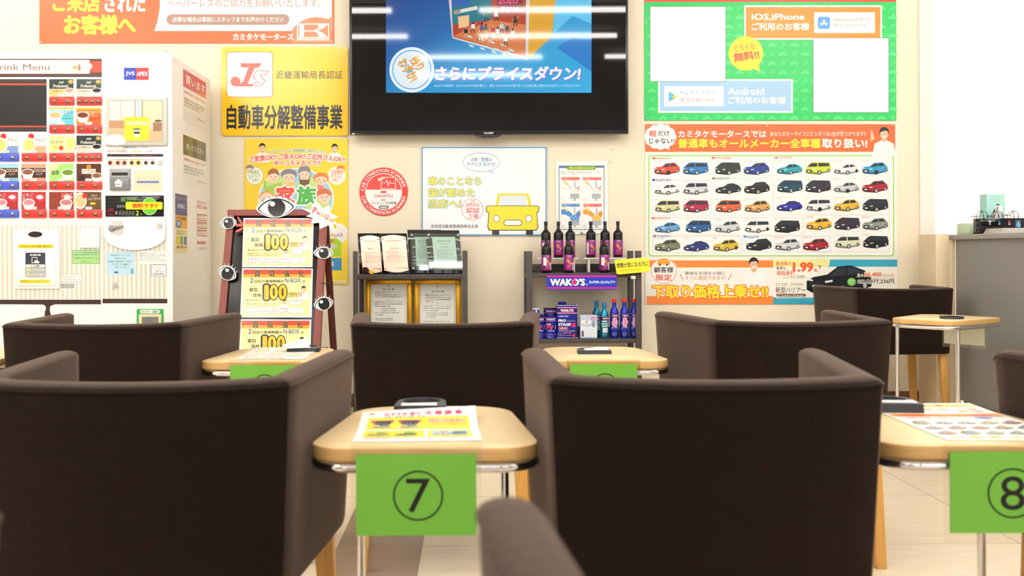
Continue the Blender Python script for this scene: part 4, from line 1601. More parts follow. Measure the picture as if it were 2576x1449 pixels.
c.ell(1036, 175.5, 56.5, 57, 'e8f4fb', 2, n=48)
c.ring(1036, 175.5, 49, 49.5, 2.2, '2f9fd8', 3, n=48)
c.text('残り\nわずか!', 1008, 138, 1070, 198, 'f2a640', b=.05, L=5, rot=-55)
c.text('この夏', 1006, 160, 1042, 178, '4fb4c8', b=.03, L=5, rot=-55)
c.text('さらにプライスダウン!', 1096, 168.5, 1463, 206, '7a74d8', b=.055, L=5, sh=.1)
c.text('さらにプライスダウン!', 1094, 166, 1461, 203.5, 'f6f2fc', b=.05, L=6, sh=.1)
c.text('※6/24-7/10の期間中、ZOZOTOWNで商品を購入し、黄色いZOZOTOWNの箱で届いた方は後日購入金額分のZOZOポイントが付与されます。', 1092, 212, 1462, 219, 'd8eefa', L=5)
c.done(scr)
c = pxcanvas(D_TV, 0.3)
c.text('SHARP', 1218, 332, 1242, 337.5, 'e4e4e8', b=.03, L=2)
c.rect(885, 335, 892.5, 338.5, 'd8d2b8', 1)
c.text('AQUOS', 895, 336, 912, 338, '8a8a90', L=2)
c.done(cas)

# ------------------------------------------------------------------ drink machine
VF, VB = 4.79, 5.50
VXR = (433 - PX) * VF / F
VXL = -2.68
VT = 1.83
M_MACH = mat('machine_white', 'f7f6f4', 0.28)


def stripes():
    m = bpy.data.materials.new('striped_panel')
    m.use_nodes = True
    nt = m.node_tree
    b = nt.nodes['Principled BSDF']
    b.inputs['Roughness'].default_value = 0.4
    tc = nt.nodes.new('ShaderNodeTexCoord')
    sp = nt.nodes.new('ShaderNodeSeparateXYZ')
    nt.links.new(tc.outputs['Object'], sp.inputs[0])
    a = nt.nodes.new('ShaderNodeMath')
    a.operation = 'MULTIPLY'
    a.inputs[1].default_value = 1 / 0.0222
    nt.links.new(sp.outputs[0], a.inputs[0])
    f = nt.nodes.new('ShaderNodeMath')
    f.operation = 'FRACT'
    nt.links.new(a.outputs[0], f.inputs[0])
    rp = nt.nodes.new('ShaderNodeValToRGB')
    rp.color_ramp.interpolation = 'CONSTANT'
    rp.color_ramp.elements[0].color = lin('cfcabb') + (1,)
    rp.color_ramp.elements[1].position = 0.5
    rp.color_ramp.elements[1].color = lin('e6e4de') + (1,)
    nt.links.new(f.outputs[0], rp.inputs[0])
    nt.links.new(rp.outputs[0], b.inputs['Base Color'])
    return m


r = thing('drink_machine', 'white cup drink vending machine with rows of red button strips', 'vending machine', (VXR, VF + 0.3, 0))
g = G()
g.box(VXL, VXR, VF + 0.02, VB, 0.03, VT, M_MACH, 0.012, 3)
part(g, 'cabinet', r)
g = G()
pbox(g, 257.5, 129, 433, 1000, VF, VF + 0.021, M_MACH, 0.006)
cdoor = part(g, 'coin_door', r)
g = G()
a, b_ = at(-200, 1000, VF), at(256, 132, VF)
g.box(VXL, b_.x, VF, VF + 0.021, 0.06, b_.z, M_MACH, 0.006)
sdoor = part(g, 'selection_door', r)
for x0 in (VXL + 0.1, VXR - 0.1):
    for y0 in (VF + 0.1, VB - 0.1):
        g = G()
        g.lathe([(0, 0), (0.03, 0), (0.03, 0.01), (0.012, 0.015), (0.012, 0.032)], (x0, y0, 0), M_BLACK, 14)
        part(g, 'foot', r)
g = G()
q = at(421, 127, VF + 0.03)
g.lathe([(0.022, 0.0), (0.020, 0.008), (0.012, 0.012), (0.010, 0.016), (0, 0.016)], (q.x, q.y, VT - 0.001), M_BLACK, 18)
part(g, 'top_knob', r)
cs, cc = pxcanvas(VF), pxcanvas(VF)
c = TwoDoors(cs, cc, 257)
# header strip
c.rect(-200, 148, 256, 194, '4d3531', 0)
c.rect(226, 154, 256, 182, 'e0482e', 1)
c.rr(-200, 150.5, 226, 186, 2, 'c9a48a', 1)
c.rr(-200, 151.5, 225, 185, 2, 'fbfaf7', 1.5)
c.ell(226, 167, 6, 7, 'fbfaf7', 1.5)
c.text('Drink Menu', -24, 161, 125, 177, '94705e', b=.008, L=3)
c.line([(136, 169), (142, 171), (150, 167)], 1.2, 'cfd86a', 2)
c.ell(189, 170, 6, 4.5, 'f0a83a', 2)
c.poly([(196, 177), (197, 163), (202, 163), (204, 177)], 'a07a64', 2.5)
c.ell(199.5, 161, 2, 2, 'e4d84a', 2.5)
# dark advertising screen
c.rect(-200, 199, 117.5, 331.5, '3a2d2c', 0)
c.rect(-200, 210, 117.5, 214.5, 'b8442f', 1)
c.rect(-200, 316, 117.5, 320, 'b8442f', 1)
c.rect(-200, 214.5, 117.5, 316, '1b1819', 1)
# lower striped field, brown bands, white doors
c.rect(-200, 552, 256, 566, 'f6f5f2', 0)
SM = stripes()
c.rect(-200, 567, 254, 753, 'e8e4d8', 0.5, m=SM)
c.rect(258, 566, 421, 750, 'e8e4d8', 0.5, m=SM)
c.rect(-200, 754, 254, 765.5, '3b2722', 1)
c.rect(258, 751.5, 421, 763, '3b2722', 1)
c.poly([(-14, 765), (140, 765), (128, 769), (125, 776), (126, 784), (130, 800), (112, 800), (113, 784), (116, 776), (114, 769), (108, 766)], '3b2722', 1)
# stickers
c.rr(312, 170.5, 374, 201, 1, '2b3fb4', 2)
c.rect(342.5, 170.5, 374, 201, 'dc2f3a', 2.5)
c.text('JVS', 316, 180, 339, 192, 'fbfbfb', b=.04, L=4)
c.text('APEX', 344.5, 180, 372, 191.5, 'fbfbfb', b=.04, L=4)
c.rect(181.5, 629.5, 251.5, 663.5, '3f8f4a', 1)
c.rect(182.5, 630.5, 250.5, 662.5, 'a9d98c', 1.5)
c.fake(185, 634, 249, 644, 2, '3a5f9a', 3, body=['このカップ式自動販売機は', '定期的に自動洗浄をおこないます。'])
c.fake(187, 646.5, 248, 653, 2, '4a5a3a', 3)
c.text('株式会社アペックス', 204, 656, 229, 659.5, '4a5a3a', L=3)
c.rect(149, 688.5, 205.5, 708.5, '6a4a44', 1)
c.rect(149.5, 689, 205, 708, 'fafaf6', 1.5)
c.fake(152, 691, 202, 706, 4, 'b87a6a', 3)
c.rect(152.5, 711, 189, 727.5, 'fafaf6', 1)
for k in range(11):
    c.rect(154 + k * 3.1, 713, 155.4 + k * 3.1, 725.5, '3a3a3c', 2)
c.rect(267, 633, 338.5, 691, 'bfdff0', 1)
c.text('自動販売機メンテナンス時に', 278, 640, 330, 643.5, '6a7a8a', L=3)
c.text('手指ならびに', 288, 647, 318, 652, '4aa060', L=3)
c.text('自動販売機内部・外部の', 272, 655, 333, 660.5, '4a9ab0', L=3)
c.text('アルコール消毒を', 280, 662.5, 325, 668, '4aa060', L=3)
c.text('徹底しています。', 289, 671, 320, 674.5, '6a7a8a', L=3)
c.rect(288, 683, 297, 687, '3b4aa8', 2)
c.poly([(328, 683), (329, 677), (332, 674), (336, 677), (337, 688), (328, 688)], '6fb4dc', 2)
c.rect(347, 632, 419.5, 664, 'f4f3f0', 1)
c.fake(350, 636, 416, 658, 4, '9a9a98', 3, body=['管理者名 株式会社アペックス', '連絡先住所 奈良県', 'TEL 0120-524-301', 'FAX 0743-67-0610'])
c.rect(380, 666, 418.5, 695, '3b55a4', 1)
c.rect(381, 667, 417.5, 694, 'f8f8f6', 1.5)
c.fake(383, 670, 408, 679, 2, '8a8a8a', 3)
c.text('20872433', 390, 680.5, 413, 684.5, '4a4a4a', L=3)
for k in range(14):
    c.rect(386 + k * 1.9, 686.5, 387 + k * 1.9, 691.5, '6a6a6a', 2)
# option row under the screen
c.text('砂糖は先に押してください', 310, 368, 373, 373, '5a7ab8', b=.02, L=3)
for x0, x1, col, tx in ((270, 289, 'f6d6ce', 'ぬるめ'), (291, 320, 'f4d2c8', '豆の濃さ'), (330, 357, 'f4ecc0', 'クリーム'), (366, 386, 'f7f6f4', '砂糖')):
    c.rect(x0, 376, x1, 384, col, 1)
    c.text(tx, x0 + 2, 378, x1 - 2, 382.5, '7a6a64', L=3)
c.rect(270, 399, 320, 418.5, 'f6d2c6', 1)
c.rect(326, 399, 358, 418.5, 'f6ecb4', 1)
for k in range(14):
    c.rect(290 + k * 7.2, 400.5, 294 + k * 7.2, 402, '6a6460', 2)
c.rr(269, 387.5, 411, 394, 3, '2a2626', 1)
for x in (278, 330, 334, 338, 364, 368, 373, 377):
    c.rect(x, 390, x + 2.6, 392, 'e0302c', 2)
c.rect(336.5, 428, 407.5, 482, 'f0dcb8', 1)
c.text('Quick!  Tasty!', 343, 444, 400, 454, 'fbf2e2', b=.03, ol='c9a070', ow=.05, L=4)
c.rr(344, 455.5, 400, 460.5, 2.4, '3f58b0', 2)
c.text('はやい!おいしい!やさしい!', 347, 456.5, 397, 459.6, 'f4f4fa', L=4)
c.text('Friendly!', 354, 462, 390, 470.5, 'fbf2e2', b=.03, ol='c9a070', ow=.05, L=4)
c.text('おつり・返却', 280, 597.6, 308, 602, 'f4f4fa', b=.02, L=4)
c.rr(276.5, 596.5, 310, 603.5, 3, '23307a', 2)
cs.done(sdoor)
cc.done(cdoor)

# big picture display
g = G()
pbox(g, 264, 245, 420, 366, VF - 0.018, VF, mat('display_frame_plastic', 'c9c6bb', 0.4), 0.004)
fr = part(g, 'display_frame', r)
c = pxcanvas(VF - 0.0185)
c.rect(273, 251, 411, 357, 'b9b5aa', 0)
c.rect(275, 254, 407, 355, 'e9d3b4', 0.6)
c.poly([(275, 254), (360, 254), (340, 300), (275, 306)], 'f4ead8', 1)
for x in (304, 340, 358):
    c.line([(x, 254), (x, 300)], 2.2 if x > 330 else 1, 'a9774f', 1.6)
c.rect(343, 256, 356, 292, 'b8cfe0', 1.4)
c.rect(275, 303, 315, 322, 'b98a66', 1.4)
c.rect(385, 308, 407, 330, '9a7350', 1.4)
c.ell(398, 304, 9, 3, '5a4a40', 1.8)
c.poly([(275, 318), (330, 316), (407, 330), (407, 355), (275, 355)], 'd8b48c', 1.2)
c.ell(290, 352, 28, 14, 'f8f2ea', 1.6)
c.ell(312, 298, 12, 6, 'e6d2b0', 1.8)
c.rr(313, 294.5, 375, 354, 7, 'f4e92a', 3)
c.text('FreeDrink', 319, 304, 371, 315, 'fbfbf6', b=.03, ol='8a8420', ow=.03, L=5)
c.poly([(337, 326), (352, 326), (350, 345), (339, 345)], 'f7f7f4', 4)
c.rect(337.6, 331, 351.4, 337, '2a2a2a', 4.5)
c.rect(335.5, 323.5, 353, 326.5, '2a2a2a', 4.5)
c.line([(345, 324), (347, 318)], 1.2, '2a2a2a', 4.5)
c.done(fr, 'display_print', 'display_lettering')

# coin / note parts
for i, (x, col) in enumerate(((277.5, 'caa79a'), (297, 'e8a888'), (313.5, 'e8a888'), (332, 'e8c468'), (348.5, 'e8c468'), (367.5, 'd8d4cc'), (384.5, 'd8d4cc'))):
    g = G()
    p = at(x, 409.5, VF)
    g.lathe([(0.0, 0.004), (0.007, 0.004), (0.0085, 0.003)], p, mat('selector_black', '1c1516', 0.2), 16, 'Y')
    g.lathe([(0.0085, 0.003), (0.0115, 0.003), (0.012, 0.0)], p, mat('ring_' + col, col, 0.4), 16, 'Y')
    g.lathe([(0, 0.0055), (0.003, 0.005), (0.003, 0.004)], p + Vector((0.002, 0, 0)), lit('e8322c', 1.2), 8, 'Y')
    part(g, 'selector_button', r)
for x, y in ((402.5, 410), (402, 568)):
    g = G()
    g.lathe([(0, 0.004), (0.011, 0.004), (0.0135, 0.0)], at(x, y, VF if y < 500 else VF - 0.012), mat('grey_button', 'c2c0ba', 0.4), 18, 'Y')
    part(g, 'round_lock', r)
g = G()
pbox(g, 275, 424, 327, 479, VF - 0.012, VF, mat('note_slot_grey', '9a9a9c', 0.3), 0.003)
pbox(g, 281, 434, 321, 441, VF - 0.014, VF - 0.011, M_BLACK)
pbox(g, 277, 446, 325, 477, VF - 0.020, VF - 0.011, mat('note_slot_smoke', '77787c', 0.12), 0.004)
ns = part(g, 'note_slot', r)
c = pxcanvas(VF - 0.0205)
c.poly([(288, 458), (298, 450), (308, 458), (306, 470), (290, 470)], 'f0f0ee', 0)
c.text('無料', 290, 461, 305, 467, '5a5a5c', L=2)
c.done(ns)
g = G()
pbox(g, 265, 491.5, 411.5, 545, VF - 0.006, VF, mat('readout_black', '0c0c0e', 0.08), 0.002)
rd = part(g, 'price_readout', r)
c = pxcanvas(VF - 0.0062, 0.2)
c.text('販売中', 304, 496, 344, 508, 'a8d078', L=3, m=lit('8fd060', .8))
c.text('準備中', 269, 497, 287, 501, '4a4a4a', L=3)
c.text('氷切れ', 269, 507, 287, 511, '4a4a4a', L=3)
c.text('洗浄中', 269, 516, 287, 520, '4a4a4a', L=3)
c.text('500円は\n使えません', 269, 524, 288, 534, 'e0304a', L=3, m=lit('e0304a', .9))
c.text('つり銭切れ', 269, 537.5, 288, 542, 'e0304a', L=3, m=lit('e0304a', .9))
c.text('¥', 290.5, 531, 295.5, 540, 'd8d8d4', b=.01, L=3)
c.text('88888', 299, 530, 339, 542, '6f716f', L=3, sh=.08)
c.text('2', 342, 530, 349.5, 542, 'd8e850', L=3, sh=.08, b=.02, m=lit('d8f050', 1))
c.text('℃', 353, 537, 357.5, 541.5, 'd8e850', L=3)
for k in range(5):
    c.ring(296.5 + k * 4.6, 519, 2.4, 3, .7, 'b8b8b4', 2, n=14)
c.ell(376.5, 519, 20, 22, 'd8e8c8', 1)
c.ell(376.5, 519, 18.5, 20.5, '62c23a', 1.5)
c.rr(316.5, 508, 409, 527, 3, 'f8e11c', 3)
c.text('無料です!!', 333, 511.5, 396, 523.5, 'd8302a', b=.03, L=5)
c.done(rd, 'readout_print', 'readout_lettering')
g = G()
g.prism([at(x, y, VF - 0.012) for x, y in ([(260.5, 548), (415.5, 548), (415.5, 594)] + [(339 + 76.5 * math.cos(math.radians(t)), 594 + 35 * math.sin(math.radians(t))) for t in range(10, 180, 12)] + [(260.5, 594)])], (0, 0.012, 0), M_MACH)
cp = part(g, 'coin_panel', r)
c = pxcanvas(VF - 0.012)
c.poly([(275, 566), (283, 557), (300, 554), (308, 558), (312, 575), (308, 590), (296, 593), (282, 587), (272, 576)], 'd9d7d2', 0)
c.done(cp, 'recess_print')
g = G()
a, b_ = at(281, 575, VF - 0.012), at(311, 569, VF - 0.02)
g.tube([a + Vector((0, -0.008, 0)), (a + b_) / 2 + Vector((0, -0.008, 0.001)), b_], 0.010, mat('lever_grey', '8f9094', 0.35), 10, r1=0.003)
g.lathe([(0, 0.010), (0.014, 0.008), (0.016, 0.0)], a, MATS['lever_grey'], 18, 'Y')
part(g, 'return_lever', r)
g = G()
g.lathe([(0, 0.014), (0.008, 0.014), (0.012, 0.010), (0.0145, 0.002), (0.016, 0.0)], at(289, 718, VF), M_CHROME, 20, 'Y')
part(g, 'key_lock', r)
g = G()
pbox(g, 200.5, 573.5, 249.5, 624, VF - 0.014, VF, M_MACH, 0.005)
for k in range(4):
    pbox(g, 208, 590 + k * 6, 242, 592 + k * 6, VF - 0.0155, VF - 0.013, M_MACH, 0.0005)
part(g, 'vent_cover', r)
# cup door
g = G()
pbox(g, 34, 577, 149, 727, VF - 0.010, VF, M_MACH, 0.004)
cd = part(g, 'cup_door', r)
g = G()
pbox(g, 40, 604, 140, 719, VF - 0.016, VF - 0.010, M_MACH, 0.003)
flap = part(g, 'flap', cd)
g = G()
p = at(88.5, 589.5, VF - 0.010)
b2 = bmesh.new()
g.lathe([(0, 0.006), (0.030, 0.006), (0.0345, 0.0)], (0, 0, 0), mat('sensor_window', '2c1a1a', 0.1), 24, 'Y', Matrix.Translation(p) @ Matrix.Diagonal((1.0, 1, 0.42, 1)))
b2.free()
part(g, 'sensor_window', cd)
c = pxcanvas(VF - 0.0165)
c.rr(46.5, 614.5, 133.5, 624.5, 2, 'f4e234', 1)
c.text('できあがると扉は自動で開きます', 48, 616.5, 132, 622.5, '3a3a24', b=.006, L=3)
c.rr(64, 635.5, 114, 697, 2, '3a3d48', 1)
c.text('自動扉', 76, 638.5, 103, 644, 'f2f2f4', b=.02, L=3)
c.frame(80, 647, 94, 662, 1.4, 'f2f2f4', 2)
c.poly([(88, 654), (100, 658), (97, 663), (86, 660)], 'f2f2f4', 2)
c.rect(65, 665, 113, 672.5, 'e4e4e2', 2)
c.text('注意', 86, 666.5, 99, 671.5, '3a3a3c', b=.02, L=3)
c.rect(65, 673.5, 113, 684, 'd4d4d2', 2)
c.rect(65, 685, 113, 696, 'd4d4d2', 2)
for x, y in ((79, 669), (70, 679), (70, 690)):
    c.poly([(x, y - 3), (x + 3.5, y + 2.6), (x - 3.5, y + 2.6)], 'f0cc1c', 3)
c.fake(75, 675, 110, 683, 3, '5a5a5c', 3)
c.fake(75, 686.5, 110, 695, 3, '5a5a5c', 3)
c.rr(50, 703.5, 126.5, 712.5, 2, 'f4e234', 1)
c.fake(53, 705, 122, 711.5, 2, '6a5a24', 3)
c.done(flap)
# change return
g = G()
pbox(g, 343.5, 777.5, 410, 830, VF - 0.008, VF, mat('return_green', '18a24a', 0.4), 0.003)
pbox(g, 348.5, 790, 406, 830, VF - 0.011, VF - 0.007, mat('return_beige', 'd9c9a0', 0.4), 0.003)
pbox(g, 357, 797, 398, 830, VF - 0.0125, VF - 0.010, mat('return_flap', '6f7068', 0.2), 0.002)
cr = part(g, 'change_return', r)
c = pxcanvas(VF - 0.0085)
c.rr(352, 779.5, 402, 788.5, 4, 'f4f8f2', 0)
c.text('おつり・返却', 356, 781, 397, 787, '2a4a34', b=.02, L=2)
c.done(cr)

# drink cards and their button strips
ORANGE = lit('f08a2a', 0.9)
BLUEL = lit('bcd4f8', 0.9)


def cup(c, x, y, w, drink, L=2, bowl='f2efe9'):
    c.poly([(x - w, y), (x + w, y), (x + w * .7, y + w * .95), (x + w * .35, y + w * 1.15), (x - w * .35, y + w * 1.15), (x - w * .7, y + w * .95)], bowl, L)
    c.ell(x, y, w, w * .55, bowl, L + .6)
    c.ell(x, y, w * .84, w * .42, drink, L + 1.2)


def drink_card(x, y, w, h, kind, blue=False, btn=2, sh=20):
    g = G()
    pbox(g, x, y, x + w, y + h, VF - 0.006, VF, M_GLOSSW, 0.0015)
    cd = part(g, 'menu_card', r)
    c = pxcanvas(VF - 0.0064, 0.15)
    X = lambda a: x + w * a
    Y = lambda a: y + h * a
    bgs = {'au': '2c3a34', 'blk': '2c3a34', 'mtea': 'a9dcea', 'stea': 'f0823a', 'apple': 'f6f1e8', 'ban': 'e9e2a0', 'cocoa': '4a2a22', 'green': 'a4d878', 'mocha': '5a3226', 'straw': 'b02a34', 'scoco': '8f3a2c', 'choco': '6a4a34'}
    c.rect(X(.01), Y(.01), X(.99), Y(.99), bgs[kind], 0)
    if kind in ('au', 'blk'):
        c.rect(X(.01), Y(.55), X(.99), Y(.99), 'e0c080' if kind == 'au' else 'd9cfc0', 1)
        c.text('Professional', X(.18), Y(.3), X(.78), Y(.48), 'f4f0e8', b=.015, L=4, sh=.25)
        c.text('AGF', X(.4), Y(.14), X(.6), Y(.25), 'f4f0e8', b=.03, L=4)
        c.ell(X(.88), Y(.16), w * .1, h * .11, 'c9a24a', 2)
        c.text('コクと香りの', X(.1), Y(.62), X(.5), Y(.73), '6a4a2a', b=.01, L=4)
        cup(c, X(.82), Y(.64), w * .2, 'c99a78' if kind == 'au' else '33221c', 2)
    elif kind in ('mtea', 'stea'):
        c.rect(X(.01), Y(.01), X(.99), Y(.12), 'f2c450', 1)
        c.poly([(X(.5), Y(.5)), (X(.99), Y(.2)), (X(.99), Y(.99)), (X(.6), Y(.99))], '6cc4dc' if kind == 'mtea' else 'e86428', .6)
        cup(c, X(.26), Y(.45), w * .26, 'e8b47c' if kind == 'mtea' else '7a3a22', 2)
        c.text('ミルク' if kind == 'mtea' else 'ストレート', X(.6 if kind == 'mtea' else .42), Y(.2), X(.97), Y(.38), '6a5a50' if kind == 'mtea' else 'fbe8d8', b=.01, L=4)
        c.text('ティー', X(.6), Y(.42), X(.88), Y(.54), '6a5a50' if kind == 'mtea' else 'fbe8d8', L=4)
        c.rect(X(.52), Y(.6), X(.99), Y(.68), '3fae9a' if kind == 'mtea' else 'd03a3a', 2)
    elif kind == 'apple':
        c.rect(X(.5), Y(.6), X(.99), Y(.99), '7a98cc' if blue else 'f0a884', 1)
        c.ell(X(.4), Y(.05), w * .12, h * .16, 'c8322c', 1)
        c.ell(X(.3), Y(.55), w * .28, h * .42, 'f4efe6', 2)
        c.ell(X(.3), Y(.55), w * .22, h * .33, 'ecd27a', 2.6)
        c.text('りんご', X(.58), Y(.14), X(.96), Y(.34), '5a3a34', b=.01, L=4)
    elif kind == 'ban':
        c.ell(X(.86), Y(.45), w * .26, h * .42, 'f2ead0', 2)
        c.ell(X(.88), Y(.45), w * .2, h * .33, 'ecd880', 2.6)
        c.text('バナナラテ', X(.05), Y(.3), X(.58), Y(.46), '6a4a3a', b=.012, L=4)
        c.ell(X(.5), Y(.72), w * .09, h * .13, 'd8402f', 2)
        c.ell(X(.26), Y(.68), w * .1, h * .06, 'e8c832', 2)
    elif kind == 'cocoa':
        c.poly([(X(.01), Y(.01)), (X(.99), Y(.01)), (X(.99), Y(.25)), (X(.01), Y(.25))], '9fd4e4' if blue else 'f2a084', 1)
        c.rect(X(.01), Y(.8), X(.99), Y(.99), '7ab4d0' if blue else 'e89880', 1)
        cup(c, X(.26), Y(.48), w * .25, '8a5a44', 2)
        c.text('COCOA', X(.5), Y(.3), X(.98), Y(.48), 'f2e4d0', b=.02, L=4)
        c.text('ココア', X(.62), Y(.54), X(.88), Y(.65), 'f2e4d0', L=4)
    elif kind == 'green':
        c.poly([(X(.01), Y(.01)), (X(.5), Y(.01)), (X(.3), Y(.4)), (X(.01), Y(.7))], 'c8eaa4', 1)
        cup(c, X(.76), Y(.5), w * .26, '6a8f2a', 2)
        c.text('緑茶', X(.1), Y(.38), X(.42), Y(.64), '4a5a34', b=.015, L=4)
    elif kind == 'mocha':
        c.rr(X(.22), Y(.3), X(.78), Y(.58), 1.5, 'f2ead8', 2)
        c.text('カフェモカ', X(.25), Y(.35), X(.75), Y(.52), '5a3a2a', b=.012, L=4)
        c.ell(X(.5), Y(.2), w * .1, h * .14, 'c98a3a', 2)
        cup(c, X(.82), Y(.68), w * .22, '8a6248', 2)
        c.rect(X(.1), Y(.66), X(.3), Y(.9), '2f1a16', 2)
    elif kind in ('straw', 'scoco'):
        c.ell(X(.8), Y(.32), w * .16, h * .25, 'e8404a', 1)
        c.ell(X(.6), Y(.25), w * .12, h * .2, 'd8323c', 1)
        c.ell(X(.75), Y(.3), w * .14, h * .12, 'f6eeee', 1.5)
        cup(c, X(.3 if kind == 'straw' else .7), Y(.6), w * .26, 'e88a9a' if kind == 'straw' else 'c07a80', 2)
        c.text('いちご\nオーレ' if kind == 'straw' else 'いちご\nココア', X(.04 if kind == 'straw' else .52), Y(.08), X(.5 if kind == 'straw' else .97), Y(.45), 'fbe8e4', b=.02, L=4)
    elif kind == 'choco':
        c.ell(X(.16), Y(.5), w * .26, h * .48, 'f0e6d4', 2)
        c.ell(X(.16), Y(.5), w * .2, h * .36, 'e0c090', 2.6)
        c.ell(X(.34), Y(.22), w * .1, h * .15, 'd0382c', 3)
        c.text('バナナ\nショコララテ', X(.46), Y(.14), X(.96), Y(.48), 'f4e8d4', b=.015, L=4)
        c.ell(X(.66), Y(.66), w * .12, h * .07, 'e8c832', 2)
    c.rr(X(.36), Y(.84), X(.64), Y(.99), h * .07, 'fbfaf6', 5)
    c.text('FREE', X(.41), Y(.875), X(.59), Y(.955), '6f6f6c', L=7)
    c.done(cd)
    g = G()
    yb = y + h + 0.8
    pbox(g, x, yb, x + w, yb + sh, VF - 0.012, VF, mat('strip_blue' if blue else 'strip_red', '4457c8' if blue else 'd9322c', 0.25), 0.004)
    st = part(g, 'button_strip', r)
    for k in range(btn):
        cx = x + w * ((k + .5) / btn if btn == 4 else (.22, .76)[k])
        g = G()
        pbox(g, cx - 5.5, yb + sh * .26, cx + 5.5, yb + sh * .78, VF - 0.0135, VF - 0.0118, mat('button_clear_frame', '5a4a4c', 0.15), 0.0008)
        pbox(g, cx - 3.6, yb + sh * .34, cx + 3.6, yb + sh * .56, VF - 0.0142, VF - 0.0132, BLUEL if blue else ORANGE, 0.0003)
        part(g, 'button', st)


CZ, CA, CB, CC_ = (-16, 62), (53.6, 62), (123, 62.5), (192, 63)
for (x, w), kind, bn in ((CB, 'au', 2), (CC_, 'blk', 4)):
    drink_card(x, 198.6, w, 45, kind, btn=bn)
for (x, w), kind in ((CB, 'mtea'), (CC_, 'stea')):
    drink_card(x, 269.6, w, 44.5, kind)
for (x, w), kind, bl, bn in ((CZ, 'apple', True, 2), (CA, 'apple', False, 2), (CB, 'ban', False, 2), (CC_, 'blk', False, 4)):
    drink_card(x, 340.6, w, 44.5, kind, bl, bn)
for (x, w), kind, bl in ((CZ, 'cocoa', True), (CA, 'cocoa', False), (CB, 'green', False), (CC_, 'mocha', False)):
    drink_card(x, 411.6, w, 44.5, kind, bl)
for (x, w), kind, bl in ((CZ, 'straw', True), (CA, 'straw', False), (CB, 'scoco', False), (CC_, 'choco', False)):
    drink_card(x, 482.6, w, 44.5, kind, bl)

# notices taped to the machine's side
XS = VXR + 0.0012


def side_sheet(d0, d1, z0, z1, lab, draw, col='f6f3ee'):
    g = G()
    g.box(VXR + 0.0004, VXR + 0.0012, d0, d1, z0, z1, mat('side_paper_' + col, col, 0.3))
    o = solo(g, 'side_notice', lab, 'notice', 'notices on the machine side', base=Vector((VXR, (d0 + d1) / 2, z0)))
    w, h = d1 - d0, z1 - z0
    c = Canvas(lambda u, v: Vector((XS, d0 + u * w, z1 - v * h)), Vector((1, 0, 0)), 0.3)
    draw(c)
    c.done(o)


def sd(px, py):
    D = VXR * F / uv(px, py)[0]
    return D, CH - uv(px, py)[1] * D / F


def s_buy(c):
    c.rect(0, .02, 1, .36, 'd23a34', 0)
    c.text('買います', .1, .1, .95, .28, 'fbf4ee', b=.03, L=3)
    c.poly([(.3, .36), (1, .28), (1, .36)], 'e8863a', 1)
    c.fake(.03, .42, .97, .5, 1, 'd8744c', 3)
    c.fake(.03, .56, .9, .74, 3, '6a6a6a', 3)
    c.fake(.6, .84, .97, .9, 1, '8a8a8a', 3)


def s_sell(c):
    for i, col in enumerate(('6a5a2a', '7a7a34', '5a5030', '8a7a50', '6a6a60')):
        c.rect(i * .2, .03, i * .2 + .2, .42, col, 0)
    c.text('売ってください', .12, .18, .9, .3, 'fbf6ee', b=.015, L=3)
    c.fake(.03, .48, .97, .56, 1, 'd8744c', 3)
    c.fake(.03, .62, .9, .8, 3, '6a6a6a', 3)
    c.fake(.6, .86, .97, .92, 1, '8a8a8a', 3)


def s_rec(c):
    c.rect(0, 0, 1, .36, '3b3f8f', 0)
    c.text('ドライブレコーダー', .05, .04, .95, .1, 'f4e04a', L=3)
    c.text('1年毎に', .15, .16, .85, .25, 'fbfbf6', b=.02, L=3)
    c.rect(0, .36, 1, .58, 'f2a52c', 0)
    c.text('トラブルの原因に', .05, .38, .95, .44, '3a3a5a', b=.01, L=3)
    c.ell(.28, .51, .24, .07, '2f62b8', 1)
    c.text('90%', .12, .47, .44, .55, 'fbfbf6', b=.02, L=3)
    c.rect(0, .58, 1, 1, 'f4ecc4', 0)
    for i, col in enumerate(('e8c84a', '6aae5a', '4a6ab8')):
        c.rect(.06 + .32 * i, .72, .3 + .32 * i, .86, col, 1)
        c.text('1,800', .06 + .32 * i, .88, .3 + .32 * i, .93, 'd83a3a', b=.02, L=3)
    c.fake(.1, .62, .9, .7, 2, '5a5a4a', 3)


def s_bat(c):
    c.text('バッテリー', .06, .02, .9, .1, 'd8402c', b=.02, L=3)
    c.text('突然上がり大流行', .06, .11, .95, .18, 'd8402c', b=.01, L=3)
    for i in range(3):
        c.frame(.06, .28 + .15 * i, .95, .41 + .15 * i, .02, 'd8604c', 1)
        c.fake(.1, .3 + .15 * i, .8, .39 + .15 * i, 2, '8a6a5a', 3)
    c.text('無料点検実施中', .06, .8, .85, .87, 'd8402c', b=.02, L=3)
    c.text('カミタケモータース', .2, .92, .95, .97, '4a3a34', b=.01, L=3)


for (xa, ya, yb_), xb, lab, dr in (((460, 170, 300), 517, 'notice with red band on the machine side, topmost', s_buy), ((460, 334, 462), 517, 'notice with dark olive picture band on the machine side, second from top', s_sell),
                                   ((440, 486, 636), 470, 'narrow notice in navy, orange and yellow on the machine side', s_rec), ((493, 500, 632), 521, 'narrow white notice with red boxes on the machine side near its back edge', s_bat)):
    d0, zt = sd(xa, ya)
    _, zb = sd(xa, yb_)
    d1, _ = sd(xb, ya)
    side_sheet(d0, d1, zb, zt, lab, dr)

